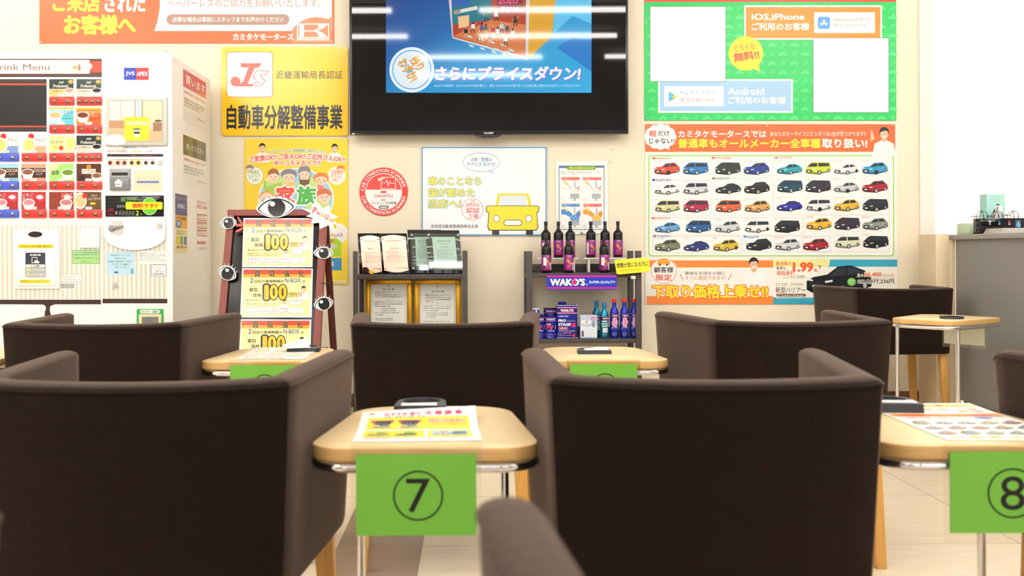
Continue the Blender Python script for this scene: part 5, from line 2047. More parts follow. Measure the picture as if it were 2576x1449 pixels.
# ------------------------------------------------------------------ framed blackboard stand
AL = math.radians(20)
AP = at(698, 528, 4.60)
AN = Vector((0, -math.cos(AL), math.sin(AL)))
AU = Vector((0, math.sin(AL), math.cos(AL)))
BXL, BXR = at(573, 528, 4.6).x, at(823, 528, 4.6).x
LEN = AP.z / math.cos(AL)
M_RED = mat('red_brown_frame', '7d3f38', 0.45, vary=(40, 0.12, (6, 6, 1)))
M_RED2 = mat('dark_red_frame', '57231e', 0.5)
r = thing('blackboard_stand', 'folding blackboard stand with red-brown frame and laminated offers', 'sign stand', (AP.x, AP.y, 0))


def bp(x, s, n):
    """point on the board: world x, distance s down from its top, n out of its face"""
    return Vector((x, AP.y, AP.z)) - AU * s + AN * n


def bbox(g, x0, x1, s0, s1, n0, n1, m):
    g.prism([bp(x0, s0, n1), bp(x1, s0, n1), bp(x1, s1, n1), bp(x0, s1, n1)], AN * (n0 - n1), m, 0.002)


bb = LEN - 0.012
g = G()
bbox(g, BXL, BXL + 0.032, 0, bb, -0.028, 0.006, M_RED)
bbox(g, BXR - 0.032, BXR, 0, bb, -0.028, 0.006, M_RED)
bbox(g, BXL + 0.032, BXR - 0.032, 0, 0.030, -0.028, 0.006, M_RED)
bbox(g, BXL + 0.032, BXR - 0.032, bb - 0.14, bb - 0.10, -0.028, 0.006, M_RED)
part(g, 'front_frame', r)
g = G()
bbox(g, BXL + 0.030, BXR - 0.030, 0.028, bb - 0.11, -0.016, -0.004, mat('blackboard_gloss', '0d0c0d', 0.22))
part(g, 'writing_panel', r)
for sx in (BXL + 0.016, BXR - 0.016):
    g = G()
    g.taper((sx, AP.y + 0.035, AP.z - 0.01), 0.03, 0.025, (sx + (0.02 if sx > AP.x else -0.02), AP.y + 0.33, 0.0), 0.03, 0.025, M_RED2, 0.001)
    part(g, 'rear_leg', r)
g = G()
g.box(BXL + 0.03, BXR - 0.03, AP.y + 0.20, AP.y + 0.225, 0.38, 0.41, M_RED2, 0.001)
part(g, 'rear_bar', r)

NB = bp(0, 0, 0)


def acanvas(n, gloss=0.3):
    P0 = bp(0, 0, n)
    return Canvas(lambda u, v: on_plane(u, v, P0, AN), AN, gloss)


def asheet(quad, n, th, m):
    g = G()
    P0 = bp(0, 0, n)
    g.prism([on_plane(x, y, P0, AN) for x, y in quad], AN * -th, m)
    return g


for i, (x0, y0, x1, y1, kx_) in enumerate(((612.5, 548.5, 789, 672, 0), (609, 674.5, 787, 798.5, 0), (604.5, 803, 783, 927, 0))):
    dx = -5.0 * (0.7 if i == 0 else 1.0)
    o = solo(asheet([(x0, y0), (x1, y0 + 1), (x1 - 3, y1), (x0 + dx, y1)], -0.0022, 0.0014, M_GLOSSW), 'offer_sheet',
             ['laminated yellow offer sheet, topmost on the framed blackboard', 'laminated yellow offer sheet, second on the framed blackboard', 'laminated yellow offer sheet, third on the framed blackboard behind the table flyer'][i], 'poster', 'offer sheets on the blackboard')
    c = acanvas(-0.0022, 0.14)
    W_, H_ = x1 - x0, y1 - y0
    X = lambda a, b=0.5: x0 + W_ * a + dx * b
    Y = lambda a: y0 + H_ * a
    q4 = lambda a0, b0, a1, b1: [(X(a0, b0), Y(b0)), (X(a1, b0), Y(b0)), (X(a1, b1), Y(b1)), (X(a0, b1), Y(b1))]
    c.poly(q4(.02, .03, .98, .97), 'f6f0a8', 0)
    c.poly(q4(.02, .03, .98, .125), 'ea4a36', 1)
    c.poly(q4(.02, .125, .98, .19), 'f4a83a', 1)
    for k, ch in enumerate('買取強化'):
        c.text(ch, X(.175 + .207 * k, .1), Y(.045), X(.265 + .207 * k, .1), Y(.18), '33281c', b=.025, ol='f6e8b0', ow=.012, L=4)
    c.text('2', X(.12, .25), Y(.2), X(.165, .25), Y(.3), '33302c', b=.012, ol='fbfbf6', ow=.05, L=4)
    c.text('回目の車検時期の', X(.18, .25), Y(.235), X(.60, .25), Y(.3), '33302c', b=.01, L=4)
    c.text('N-BOX', X(.615, .25), Y(.205), X(.84, .25), Y(.295), '33302c', b=.01, ol='fbfbf6', ow=.05, L=4)
    c.text('が', X(.86, .25), Y(.24), X(.905, .25), Y(.3), '33302c', b=.01, L=4)
    c.text('買取', X(.115), Y(.405), X(.24), Y(.485), '33302c', b=.008, L=4)
    c.text('価格', X(.165), Y(.51), X(.29), Y(.59), '33302c', b=.008, L=4)
    c.text('1', X(.325), Y(.335), X(.395), Y(.645), 'eebc3c', b=.045, ol='241f1a', ow=.06, L=4)
    c.text('0', X(.405), Y(.335), X(.52), Y(.645), 'f2c83c', b=.05, ol='241f1a', ow=.06, L=4)
    c.text('0', X(.53), Y(.335), X(.645), Y(.645), 'eec02c', b=.05, ol='241f1a', ow=.06, L=4)
    c.text('万円', X(.668), Y(.5), X(.785), Y(.58), 'f4d060', b=.03, ol='33302c', ow=.06, L=4)
    person(c, X(.885), Y(.425), H_ * .115, 'f6f6f2', 1)
    c.text('!?', X(.81), Y(.495), X(.865), Y(.58), 'e0503c', b=.02, L=5)
    c.text('車を売るなら今', X(.075, .7), Y(.63), X(.30, .7), Y(.68), '4a4638', L=4)
    c.text('が理由', X(.32, .7), Y(.64), X(.39, .7), Y(.68), '4a4638', L=4)
    c.fake(X(.075, .75), Y(.71), X(.5, .75), Y(.79), 2, '6a6650', 4, i)
    person(c, X(.62, .7), Y(.68), H_ * .085, 'f0ece6', 1, smile=False)
    c.ell(X(.775, .7), Y(.685), W_ * .095, H_ * .07, '4a5a7a', 2)
    c.ell(X(.775, .7), Y(.685), W_ * .091, H_ * .066, 'fafaf6', 2.5)
    c.fake(X(.72, .7), Y(.65), X(.83, .7), Y(.73), 3, '6a6a6a', 4, 3)
    c.poly(q4(.06, .795, .9, .93), 'a9a78c', 1)
    c.poly(q4(.063, .8, .897, .925), 'fbfbf4', 1.5)
    c.fake(X(.075, .85), Y(.81), X(.88, .85), Y(.92), 4, '6f6f68', 4, i)
    c.done(o)


def eye(cx, cy, w, h, rot, lab, n=0.012, up=True):
    P0 = bp(0, 0, n)
    ca, sa = math.cos(math.radians(rot)), math.sin(math.radians(rot))
    M = lambda u, v: (cx + u * w * ca + v * h * sa, cy - u * w * sa + v * h * ca)
    # outline with lashes
    out, blk = [], []
    K = 40
    for k in range(K):
        t = -1 + 2 * k / K
        y = -0.5 * (1 - t * t) ** 0.8
        out.append((t * .5, y - .06))
    lash = {-30: 1, -10: 1, 12: 1, 30: 1}
    pts = []
    for k, (u, v) in enumerate(out):
        pts.append((u, v))
        if k in (7, 14, 21, 28, 34):
            l = .17
            pts[-1] = (u - .022, v)
            pts.append((u + .004 + u * .14, v - l - .03))
            pts.append((u + .03, v + .0))
    low = [((1 - 2 * k / K) * .5, 0.46 * (1 - (1 - 2 * k / K) ** 2) ** 0.8) for k in range(K)]
    shape = pts + low
    g = G()
    g.prism([on_plane(*M(u, v), P0, AN) for u, v in shape], AN * -0.004, mat('eye_card_white', 'f6f6f2', 0.15))
    o = solo(g, 'eye_cutout', lab, 'cutout', 'paper eyes stuck on the blackboard stand', smooth=0)
    c = Canvas(lambda u, v: on_plane(*M(u, v), P0, AN), AN, 0.12)
    al = lambda s, dy=0: [(u * s, (v + .06) * s + dy) for u, v in out] + [(u * s, v * s + dy) for u, v in low]
    c.poly(al(.92), '161616', 0)
    c.poly([(u * .84, (v + .06) * .80 + .012) for u, v in out] + [(u * .84, v * .86 + .012) for u, v in low], 'f6f6f3', 1)
    c.ell(.02, 0, .47 * h / w * .9, .43, '141416', 2)
    c.ell(-.08, -.2, .13 * h / w, .12, 'f8f8f6', 3)
    for k in (7, 14, 21, 28, 34):
        u, v = out[k]
        c.poly([(u * .95 - .014, v * .94 + .02), (u * .95 + .02, v * .94 + .02), (u + .004 + u * .12, v - .15)], '161616', 1.5)
    c.done(o)


eye(694, 523, 100, 52, 4, 'large paper eye standing on the top rail of the framed blackboard', 0.0115)
eye(574.5, 562, 42, 30, 12, 'paper eye with red tear drops at the upper corner of the framed blackboard', 0.014)
eye(571.5, 688, 48, 36, -28, 'tilted paper eye beside the second offer sheet, on the machine side')
eye(813.5, 637, 50, 30, 0, 'paper eye looking upward beside the topmost offer sheet, poster behind it')
eye(814, 765, 50, 34, 14, 'paper eye beside the second offer sheet, below the hanging key')
g = G()
P0 = bp(0, 0, 0.012)
for q in ([(597, 546), (600, 545), (611, 562), (609, 565), (602, 558)], [(592, 566), (594, 562), (612, 565), (612, 569), (594, 570)], [(594, 585), (592, 581), (609, 572), (612, 573), (606, 580)]):
    g.prism([on_plane(x, y, P0, AN) for x, y in q], AN * -0.003, mat('tear_red', 'e8503f', 0.3))
solo(g, 'tear_drops', 'three red paper tear drops beside the upper corner eye', 'cutout', smooth=0)
# burst
ctr = (808, 548)
pts = []
spk = [(756, 523, 1), (782, 528, 0), (790, 508, 1), (800, 530, 0), (786, 494, 1), (812, 524, 0), (830, 516, 1), (828, 534, 0), (852, 546, 1), (834, 552, 0), (862, 572, 1), (838, 562, 0), (840, 585, 1), (826, 566, 0), (804, 577, 1), (803, 560, 0), (782, 562, 1), (788, 548, 0), (770, 544, 1), (783, 537, 0)]
o = solo(asheet([(x, y) for x, y, _ in spk], 0.0115, 0.004, mat('burst_white', 'fbfaf2', 0.2)), 'burst_cutout', 'white spiky paper burst with coloured pick-up letters on the blackboard corner', 'cutout', smooth=0)
c = acanvas(0.0115, 0.2)
for ch, x, y, s_, col, rt in (('P', 792, 529, 8, 'd8423c', -15), ('I', 800, 536, 4.4, 'e8763a', 10), ('C', 805.5, 538.5, 4.6, 'c05a9a', 0), ('K', 813, 541.5, 5.6, 'e8a02c', 15), ('U', 822, 546, 7, 'e0483a', -10), ('P', 831, 554, 6, 'e8a02c', 10), ('!', 836, 557, 3.6, 'd85a8a', 20)):
    c.text(ch, x - s_ * .6, y - s_, x + s_ * .6, y + s_, col, b=.05, L=2, rot=rt)
for x, y, col in ((806, 530, 'e8c03a'), (812, 529, 'd85a8a'), (818, 535, 'e8a02c')):
    c.line([(x - 2.4, y), (x + 2.4, y)], .8, col, 1)
    c.line([(x, y - 2.4), (x, y + 2.4)], .8, col, 1)
c.done(o)
# small key on a hook at the frame's edge
g = G()
kb = at(829.5, 712, AP.y - 0.19)
g.tube([(BXR - 0.002, kb.y, kb.z), (kb.x + 0.003, kb.y, kb.z)], 0.0022, M_BLACK, 8)
g.tube([(kb.x + 0.007 + 0.007 * math.cos(t * .5236), kb.y, kb.z + 0.002 + 0.007 * math.sin(t * .5236)) for t in range(12)], 0.0018, M_BLACK, 8, True)
g.tube([(kb.x, kb.y, kb.z - 0.002), (kb.x + 0.002, kb.y, kb.z - 0.022)], 0.0026, M_BLACK, 8)
solo(g, 'hanging_key', 'small black key hanging at the edge of the framed blackboard', 'key')

# ------------------------------------------------------------------ racks by the wall
RF, RB = 5.26, 5.56


def rack(name, lab, xl, xr, shelves, topy, wpost):
    a, b_ = at(xl, 690, RF), at(xr, 690, RF)
    zt = at(xl, topy, RF).z
    r = thing(name, lab, 'rack', ((a.x + b_.x) / 2, (RF + RB) / 2, 0), group='dark display racks')
    w = wpost
    for x0 in (a.x, b_.x - w):
        for y0 in (RF, RB - 0.03):
            g = G()
            g.box(x0, x0 + w, y0, y0 + 0.03, 0, zt, M_DARK, 0.0015)
            part(g, 'upright', r)
        g = G()
        for z in [s_ for s_, _ in shelves]:
            g.box(x0 + 0.003, x0 + w - 0.003, RF + 0.03, RB - 0.03, z - 0.028, z - 0.004, M_DARK)
        part(g, 'side_rail', r)
    for z, th in shelves:
        g = G()
        g.box(a.x + w, b_.x - w, RF + 0.002, RB - 0.004, z - th, z, M_DARK, 0.001)
        g.box(a.x + w, b_.x - w, RB - 0.016, RB - 0.002, z, z + 0.045, M_DARK, 0.001)
        part(g, 'shelf', r)
    return r, a.x, b_.x


ZL1 = at(1000, 691, RF).z
ZL2 = ZL1 - 0.40
rack('display_rack', 'dark rack carrying award plaques above gold framed certificates', 888, 1175, [(ZL1, 0.024), (ZL2, 0.024), (0.12, 0.024)], 632, 0.024)
ZR1 = at(1460, 687, RF).z
ZR2 = at(1460, 853, RF).z
rack('display_rack', 'dark rack carrying purple bottles above blue oil cans', 1325, 1614, [(ZR1, 0.024), (ZR2, 0.022), (0.12, 0.022)], 632, 0.030)


# plaques
def leaning(quad_px, D, lean, th):
    """returns (fn, normal) of a plane leaning back, bottom edge at depth D"""
    P0 = at((quad_px[0] + quad_px[2]) / 2, quad_px[3], D)
    N = Vector((0, -math.cos(lean), math.sin(lean)))
    return P0, N


def plaque(back, plate, D, lab, kind):
    lean = math.radians(14)
    yb = max(y for _, y in back)
    P0 = at(1030, yb, D)
    P0.z = ZL1 + 0.001
    N = Vector((0, -math.cos(lean), math.sin(lean)))
    op = lambda x, y, n=0.0: on_plane(x, y, P0 + N * n, N)
    q = [op(*p) for p in back]
    dz = min(v.z for v in q) - (ZL1 + 0.0015)
    base = sum(q, Vector()) / len(q)
    base.z = ZL1
    r = thing('award_plaque', lab, 'plaque', base, group='award plaques on the rack')
    g = G()
    body = mat('plaque_black_lacquer', '101012', 0.12) if kind == 'copper' else mat('plaque_smoke_glass', '2a2b2c', 0.06)
    flat = [op(*p) for p in back]
    for v in flat:
        if v.z < ZL1 + 0.012:
            t = (ZL1 + 0.0050 - v.z) / math.cos(lean)
            v += Vector((0, math.sin(lean), math.cos(lean))) * t
    g.prism(flat, N * -0.014, body, 0.001)
    part(g, 'backing', r)
    g = G()
    fb = [p for p in flat if p.z < ZL1 + 0.05]
    mx = sum(p.x for p in fb) / len(fb)
    g.prism([(mx - 0.03, fb[0].y + 0.047, ZL1 + 0.12), (mx + 0.03, fb[0].y + 0.047, ZL1 + 0.12), (mx + 0.03, fb[0].y + 0.062, ZL1 + 0.001), (mx - 0.03, fb[0].y + 0.062, ZL1 + 0.001)], (0, -0.004, 0), M_BLACK)
    part(g, 'easel_back', r)
    x0, y0, x1, y1, sk = plate
    c = Canvas(lambda u, v: op(u + sk * (v - (y0 + y1) / 2), v, 0.0045 if kind != 'copper' else 0.003), N, 0.25)
    g = G()
    if kind == 'copper':
        pts = [(x0, y0 + 3)] + [(x0 + (x1 - x0) * k / 10, y0 + 3 - 5 * math.sin(math.pi * k / 10)) for k in range(1, 10)] + [(x1, y0 + 3), (x1, y1 - 3)] + [(x1 - (x1 - x0) * k / 10, y1 - 3 + 5 * math.sin(math.pi * k / 10)) for k in range(1, 10)] + [(x0, y1 - 3)]
        cm = mat('copper_plate', 'ecbfae', 0.22, 0.55)
        g.prism([op(u + sk * (v - (y0 + y1) / 2), v, 0.0028) for u, v in pts], N * -0.0026, cm)
    else:
        cm = mat('award_paper', 'dfe6e2', 0.5)
        g.prism([op(u + sk * (v - (y0 + y1) / 2), v, 0.0042) for u, v in ((x0, y0), (x1, y0), (x1, y1), (x0, y1))], N * -0.001, cm)
    plt = part(g, 'plate', r)
    w, h = x1 - x0, y1 - y0
    c.text('BRIDGESTONE', x0 + w * .2, y0 + h * .12, x0 + w * .8, y0 + h * .165, '9a6a5a' if kind == 'copper' else '9a8a6a', b=.015, L=1)
    c.text('第10回 2021年', x0 + w * .32, y0 + h * .22, x0 + w * .68, y0 + h * .25, 'a07a6a' if kind == 'copper' else '8a9490', L=1)
    c.text('優 秀 賞' if kind == 'copper' else '表 彰 状', x0 + w * .35, y0 + h * .33, x0 + w * .65, y0 + h * .375, '8a5a4a' if kind == 'copper' else '7a8480', b=.01, L=1)
    c.fake(x0 + w * .14, y0 + h * .42, x0 + w * .86, y0 + h * .74, 7, 'b08a7a' if kind == 'copper' else '9aa4a0', 1)
    c.text('代表 取締役', x0 + w * .5, y0 + h * .88, x0 + w * .9, y0 + h * .92, '8a6a5a' if kind == 'copper' else '7a8480', L=1)
    c.done(plt)
    if kind != 'copper':
        gx0, gy0, gx1, gy1 = x0 - 14, y0 - 9, x1 + 14, y1 + 10
        g = G()
        g.prism([op(u + sk * (v - (y0 + y1) / 2), v, 0.014) for u, v in ((gx0, gy0), (gx1, gy0), (gx1, gy1), (gx0, gy1))], N * -0.005, clear('award_glass', (0.9, 0.97, 0.94), 0.07))
        part(g, 'glass_front', r, 0)
    for (u, v) in ((x0 + 4, y0 + 8), (x1 - 4, y0 + 8), (x0 + 4, y1 - 8), (x1 - 4, y1 - 8)) if kind == 'copper' else ((gx0 + 6, gy0 + 4), (gx1 - 6, gy0 + 4), (gx0 + 6, gy1 - 4), (gx1 - 6, gy1 - 4)):
        g = G()
        p = op(u + sk * (v - (y0 + y1) / 2), v, 0.004 if kind == 'copper' else 0.015)
        g.lathe([(0, 0.003), (0.0035, 0.002), (0.0042, 0.0)] if kind == 'copper' else [(0, 0.004), (0.005, 0.003), (0.006, 0.0), (0.0035, -0.001), (0.0035, -0.014)], p, mat('copper_stud', 'c98a6a', 0.2, 1.0) if kind == 'copper' else M_STEEL, 12, 'Y')
        part(g, 'stud', r)


plaque([(899.5, 587), (954, 586.5), (962, 690), (905, 690)], (909, 594, 958, 685, .075), 5.40, 'copper award plaque standing partly behind its twin, pine cone before it', 'copper')
plaque([(953, 587), (1023, 587), (1032, 690), (963, 690)], (963, 593, 1024, 683, .09), 5.37, 'copper award plaque in full view on the rack, second from the pine cone', 'copper')
plaque([(1024.5, 578), (1110, 578), (1117, 689), (1033, 689)], (1046, 596, 1082, 669, .05), 5.43, 'glass award frame mostly hidden behind another glass award frame', 'glass')
plaque([(1070, 579), (1155, 579), (1165, 689), (1079, 689)], (1090, 596, 1148, 669, .09), 5.36, 'glass award frame with pale certificate in full view on the rack', 'glass')

# pine cone and yellow ball
g = G()
pc = at(919, 684, 5.29)
pc.z = ZL1 + 0.019
M_PINE = mat('pine_cone_brown', '4a2a20', 0.7)
g.lathe([(0, -0.018), (0.010, -0.014), (0.013, 0), (0.009, 0.014), (0, 0.02)], pc, M_PINE, 12)
for k in range(60):
    t = k / 60
    a = k * 2.4
    z = -0.016 + 0.034 * t
    rr_ = 0.021 * math.sin(math.pi * (0.15 + 0.8 * t)) ** 0.7
    p = pc + Vector((math.cos(a) * rr_, math.sin(a) * rr_, z + 0.002))
    q0 = pc + Vector((math.cos(a) * rr_ * .4, math.sin(a) * rr_ * .4, z - 0.002))
    sd_ = Vector((-math.sin(a), math.cos(a), 0)) * 0.0052
    g.prism([q0 + sd_ * .5, p + sd_, p + (p - q0) * .18, p - sd_, q0 - sd_ * .5], (0, 0, 0.0022), M_PINE)
solo(g, 'pine_cone', 'brown pine cone at the end of the rack shelf below the plaques', 'pine cone', base=Vector((pc.x, pc.y, ZL1)))
g = G()
pb = at(935, 687, 5.28)
g.lathe([(0.0125 * math.sin(math.pi * k / 10), -0.0125 * math.cos(math.pi * k / 10)) for k in range(11)], (pb.x, pb.y, ZL1 + 0.0125), mat('yellow_ball', 'f2b81a', 0.6, bump=(400, .5)), 20)
solo(g, 'yellow_ball', 'small yellow felt ball lying next to the pine cone', 'ball')

# certificates in gold frames
M_GOLD = mat('gold_frame', 'c99324', 0.28, 0.85, bump=(90, .3))
M_GOLDD = mat('dark_gold_edge', '8a6a1c', 0.4, 0.8, bump=(260, .9))


def certificate(x0, y0, x1, D, lab, title, lines):
    a, b_ = at(x0, y0, D), at(x1, y0, D)
    z1, z0 = a.z, ZL2 + 0.0015
    r = thing('framed_certificate', lab, 'certificate', ((a.x + b_.x) / 2, D + 0.012, ZL2), group='gold framed certificates')
    g = G()
    for k, (off, dep, m, wd) in enumerate(((0, 0.018, M_GOLDD, 0.007), (0.006, 0.022, M_GOLD, 0.016), (0.021, 0.016, M_GOLD, 0.006), (0.026, 0.013, M_GOLDD, 0.004))):
        X0, X1, Z0, Z1 = a.x + off, b_.x - off, z0 + off, z1 - off
        f = D + 0.022 - dep
        g.box(X0, X1, f, D + 0.024, Z1 - wd, Z1, m, 0.001)
        g.box(X0, X1, f, D + 0.024, Z0, Z0 + wd, m, 0.001)
        g.box(X0, X0 + wd, f, D + 0.024, Z0 + wd, Z1 - wd, m, 0.001)
        g.box(X1 - wd, X1, f, D + 0.024, Z0 + wd, Z1 - wd, m, 0.001)
    part(g, 'frame', r)
    g = G()
    g.box(a.x + 0.028, b_.x - 0.028, D + 0.013, D + 0.016, z0 + 0.028, z1 - 0.028, mat('certificate_paper', 'e6e6e0', 0.5))
    pap = part(g, 'paper', r)
    s_ = F / D
    ml, mr, mt = x0 + 0.032 * s_, x1 - 0.032 * s_, y0 + 0.03 * s_
    c = pxcanvas(D + 0.0128, .5)
    c.line([(ml + 3, mt + 4), (mr - 3, mt + 4)], .5, '8a8a86', 0)
    c.line([(ml + 3, mt + 4), (ml + 3, mt + 120)], .5, '8a8a86', 0)
    c.line([(mr - 3, mt + 4), (mr - 3, mt + 120)], .5, '8a8a86', 0)
    c.text('大', (ml + mr) / 2 - 3.5, mt, (ml + mr) / 2 + 3.5, mt + 6, 'c8584a', b=.02, L=1)
    w = mr - ml
    for (t, fx0, fx1, y, h) in lines:
        c.text(t, ml + w * fx0, mt + y, ml + w * fx1, mt + y + h, '6f6d68', L=1)
    c.done(pap)


certificate(918, 702, 1037, 5.38, 'gold framed certificate under the copper plaques', '', [
    ('認 証 書', .33, .67, 9, 5), ('事業者名 株式会社カミタケモータース', .1, .9, 18, 3.6), ('道路運送車両法第80条の規定により', .12, .88, 24, 3.6), ('次のとおり自動車特定整備事業を認証する', .12, .9, 29, 3.6), ('記', .48, .52, 37, 3),
    ('1 事業場の名称 カミタケモータース奈良店', .08, .9, 42, 3), ('2 事業場の所在地 奈良県奈良市法華寺町', .08, .9, 47.5, 3), ('3 自動車特定整備事業の種類', .08, .55, 53, 3), ('普通自動車特定整備事業', .3, .7, 58.5, 3), ('小型自動車特定整備事業', .3, .7, 64, 3),
    ('4 対象とする自動車の種類、整備及び装置', .08, .8, 69.5, 2.6), ('小型二輪自動車', .12, .36, 75, 2.6), ('普通自動車 小型三輪自動車', .12, .62, 84, 2.6), ('小型四輪自動車 軽自動車', .12, .62, 88, 2.6), ('5 認証年月日 平成23年 1月25日', .06, .9, 96, 3.2), ('6 認証番号 近運整認奈 第1244号', .06, .9, 102, 3.2)])
certificate(1041, 702, 1160, 5.38, 'gold framed certificate under the glass award frames', '', [
    ('指 定 書', .34, .68, 15, 5), ('事業者名 株式会社カミタケモータース', .14, .9, 25, 3.4), ('道路運送車両法第94条の2の規定', .17, .9, 30.5, 3.4), ('により次のとおり指定自動車整備事業の', .17, .9, 35.5, 3.4), ('指定をする', .17, .37, 40, 3.4), ('記', .48, .53, 46, 3.6),
    ('1 事業場の名称 カミタケモータース奈良店', .08, .88, 53, 2.8), ('2 事業場の所在地 奈良県奈良市法華寺町', .08, .88, 58.5, 2.8), ('3 対象とする自動車の種類', .08, .53, 64, 2.8), ('普通自動車(乗用) 小型三輪自動車', .16, .8, 70, 2.6), ('小型四輪自動車 軽自動車', .16, .8, 75, 2.6), ('小型二輪自動車', .16, .44, 80, 2.6),
    ('4 指定年月日 令和1年10月10日', .06, .84, 91, 3.4), ('5 指定番号 近指奈 第453号', .06, .78, 97, 3.4), ('令和1年10月10日', .4, .84, 102.5, 3.4)])


# bottles
def cyl_canvas(cx, cy, r, z0, z1, ppm, gloss=0.3):
    """u = pixels along the arc from the front, v = pixels down from z1"""
    fn = lambda u, v: Vector((cx + r * math.sin(u / ppm / r), cy - r * math.cos(u / ppm / r), z1 - v / ppm))
    nf = lambda u, v: Vector((math.sin(u / ppm / r), -math.cos(u / ppm / r), 0))
    return Canvas(fn, nf, gloss, 0.0001)


def var_bottle(px, ybase, D, z, lab, turn=0.0, tags=()):
    p = at(px, ybase, D)
    r = thing('additive_bottle', lab, 'bottle', (0, 0, 0), 0, 'black and purple additive bottles')
    bm_ = mat('bottle_black', '121113', 0.25)
    R = 0.0262
    g = G()
    g.lathe([(0, 0), (R * .93, 0), (R, 0.003), (R, 0.128), (R * .96, 0.136), (R * .45, 0.150), (0.0095, 0.158), (0.0075, 0.182), (0.0075, 0.188)], (0, 0, 0), bm_, 28)
    o = g.out('body', r)
    g = G()
    g.lathe([(0.0082, 0.178), (0.0100, 0.179), (0.0100, 0.196), (0.009, 0.198), (0, 0.198)], (0, 0, 0), mat('cap_black', '17161a', 0.4), 20)
    g.out('cap', r)
    g = G()
    g.lathe([(R + .0003, 0.013), (R + .0006, 0.0135), (R + .0006, 0.0955), (R + .0003, 0.096)], (0, 0, 0), mat('label_purple', '8a1f78', 0.3), 32)
    lb = g.out('label', r)
    c = cyl_canvas(0, 0, R + .0007, 0.013, 0.096, 1000)
    c.ring(4, 34, 15, 20, .6, 'b45aa4', 0, n=24)
    for k in (-8, 0, 8):
        c.rect(k, 15, k + .5, 60, 'a8489a', 0)
    c.text('WAKO\'S', -9, 4, 9, 9, 'f0e4ee', b=.03, L=2)
    c.text('VAR-18', -18, 28, 18, 46, 'f2b03a', b=.045, L=3, rot=-42)
    c.fake(-13, 54, 13, 68, 3, 'f0dcec', 2)
    c.rect(-16, 71, 16, 76, 'd82a4a', 1, 8)
    c.rect(-22, 78, 22, 82, '5a1450', 1, 8)
    c.done(lb)
    for (u0, v0, u1, v1) in tags:
        c = cyl_canvas(0, 0, R + .0012, 0.013, 0.096, 1000)
        c.rect(u0, v0, u1, v1, 'f0f0ee', 0, 6)
        for k in range(6):
            vv = v0 + (v1 - v0) * (k + 1) / 8
            c.rect(u0 + (u1 - u0) * .3, vv, u0 + (u1 - u0) * .7, vv + .8, '6a6a6c', 1)
        c.done(lb, 'price_tag')
    r.location = (p.x, D, z + 0.0006)
    r.rotation_euler.z = turn
    return r


ZRS = at(1400, 648.5, 5.44).z        # riser top
ORD = ['first', 'second', 'third', 'fourth', 'fifth', 'sixth']
for i, (x, tn) in enumerate(((1373.3, .5), (1405, 0), (1434.8, .35), (1486.6, .25), (1522.3, .3), (1554.7, 0))):
    var_bottle(x, 648, 5.45, ZRS, 'purple-labelled black bottle on the riser row, %s from the plaque side' % ORD[i], tn, [(20, 14, 34, 78)] if i in (2, 4) else [(-36, 14, -22, 78)] if i in (0, 3) else [])
for i, (x, tn) in enumerate(((1374.5, .25), (1431, 0), (1520.5, .2))):
    var_bottle(x, 690, 5.31, ZR1, 'purple-labelled black bottle standing low on the rack shelf, %s from the plaque side' % ORD[i], tn, [(18, 40, 27, 80)] if i == 1 else [(-26, 14, -8, 56), (14, 40, 22, 80)])

M_RISE = mat('riser_white', 'efe9dd', 0.5)
for x0, x1, lx, lab in ((1353, 1454, (1366, 1442), 'white riser stand under the first three purple bottles'), (1468, 1573, (1480, 1560), 'white riser stand under the last three purple bottles')):
    a, b_ = at(x0, 650, 5.43), at(x1, 650, 5.43)
    r = thing('riser_stand', lab, 'stand', ((a.x + b_.x) / 2, 5.45, ZR1), group='white riser stands')
    g = G()
    g.box(a.x, b_.x, 5.41, 5.49, ZRS - 0.008, ZRS - 0.0005, M_RISE, 0.001)
    part(g, 'top_board', r)
    for lx_ in lx:
        q = at(lx_, 650, 5.45)
        g = G()
        g.box(q.x - 0.006, q.x + 0.006, 5.415, 5.485, ZR1 + 0.0005, ZRS - 0.008, M_RISE, 0.001)
        part(g, 'leg', r)

# blue banner
g = board(1375.5, 691.5, 1551.5, 728.5, RF - 0.006, 0.004, mat('banner_blue', '1b32b8', 0.3))
r = solo(g, 'shelf_banner', 'blue banner with white lettering and pink lines on the bottle rack edge', 'banner')
c = pxcanvas(RF - 0.006, .3)
c.rect(1375.5, 693, 1551.5, 697, 'f0157a', 0)
c.rect(1375.5, 722.5, 1551.5, 726, 'f0157a', 0)
c.text("WAKO'S", 1383.5, 700, 1472, 719.5, 'fbfbfb', b=.06, ol='12205a', ow=.03, L=3)
c.ell(1444.5, 710.5, 5.4, 5.8, 'f0157a', 4.5)
c.poly([(1443.6, 697), (1445.4, 697), (1447.5, 706), (1441.5, 706)], 'f0157a', 4.5)
c.text('®', 1474, 713, 1479, 719, 'fbfbfb', L=3)
c.text('SUPER-QUALITY', 1482, 706.5, 1548, 714, 'fbfbfb', b=.025, L=3)
c.done(r)

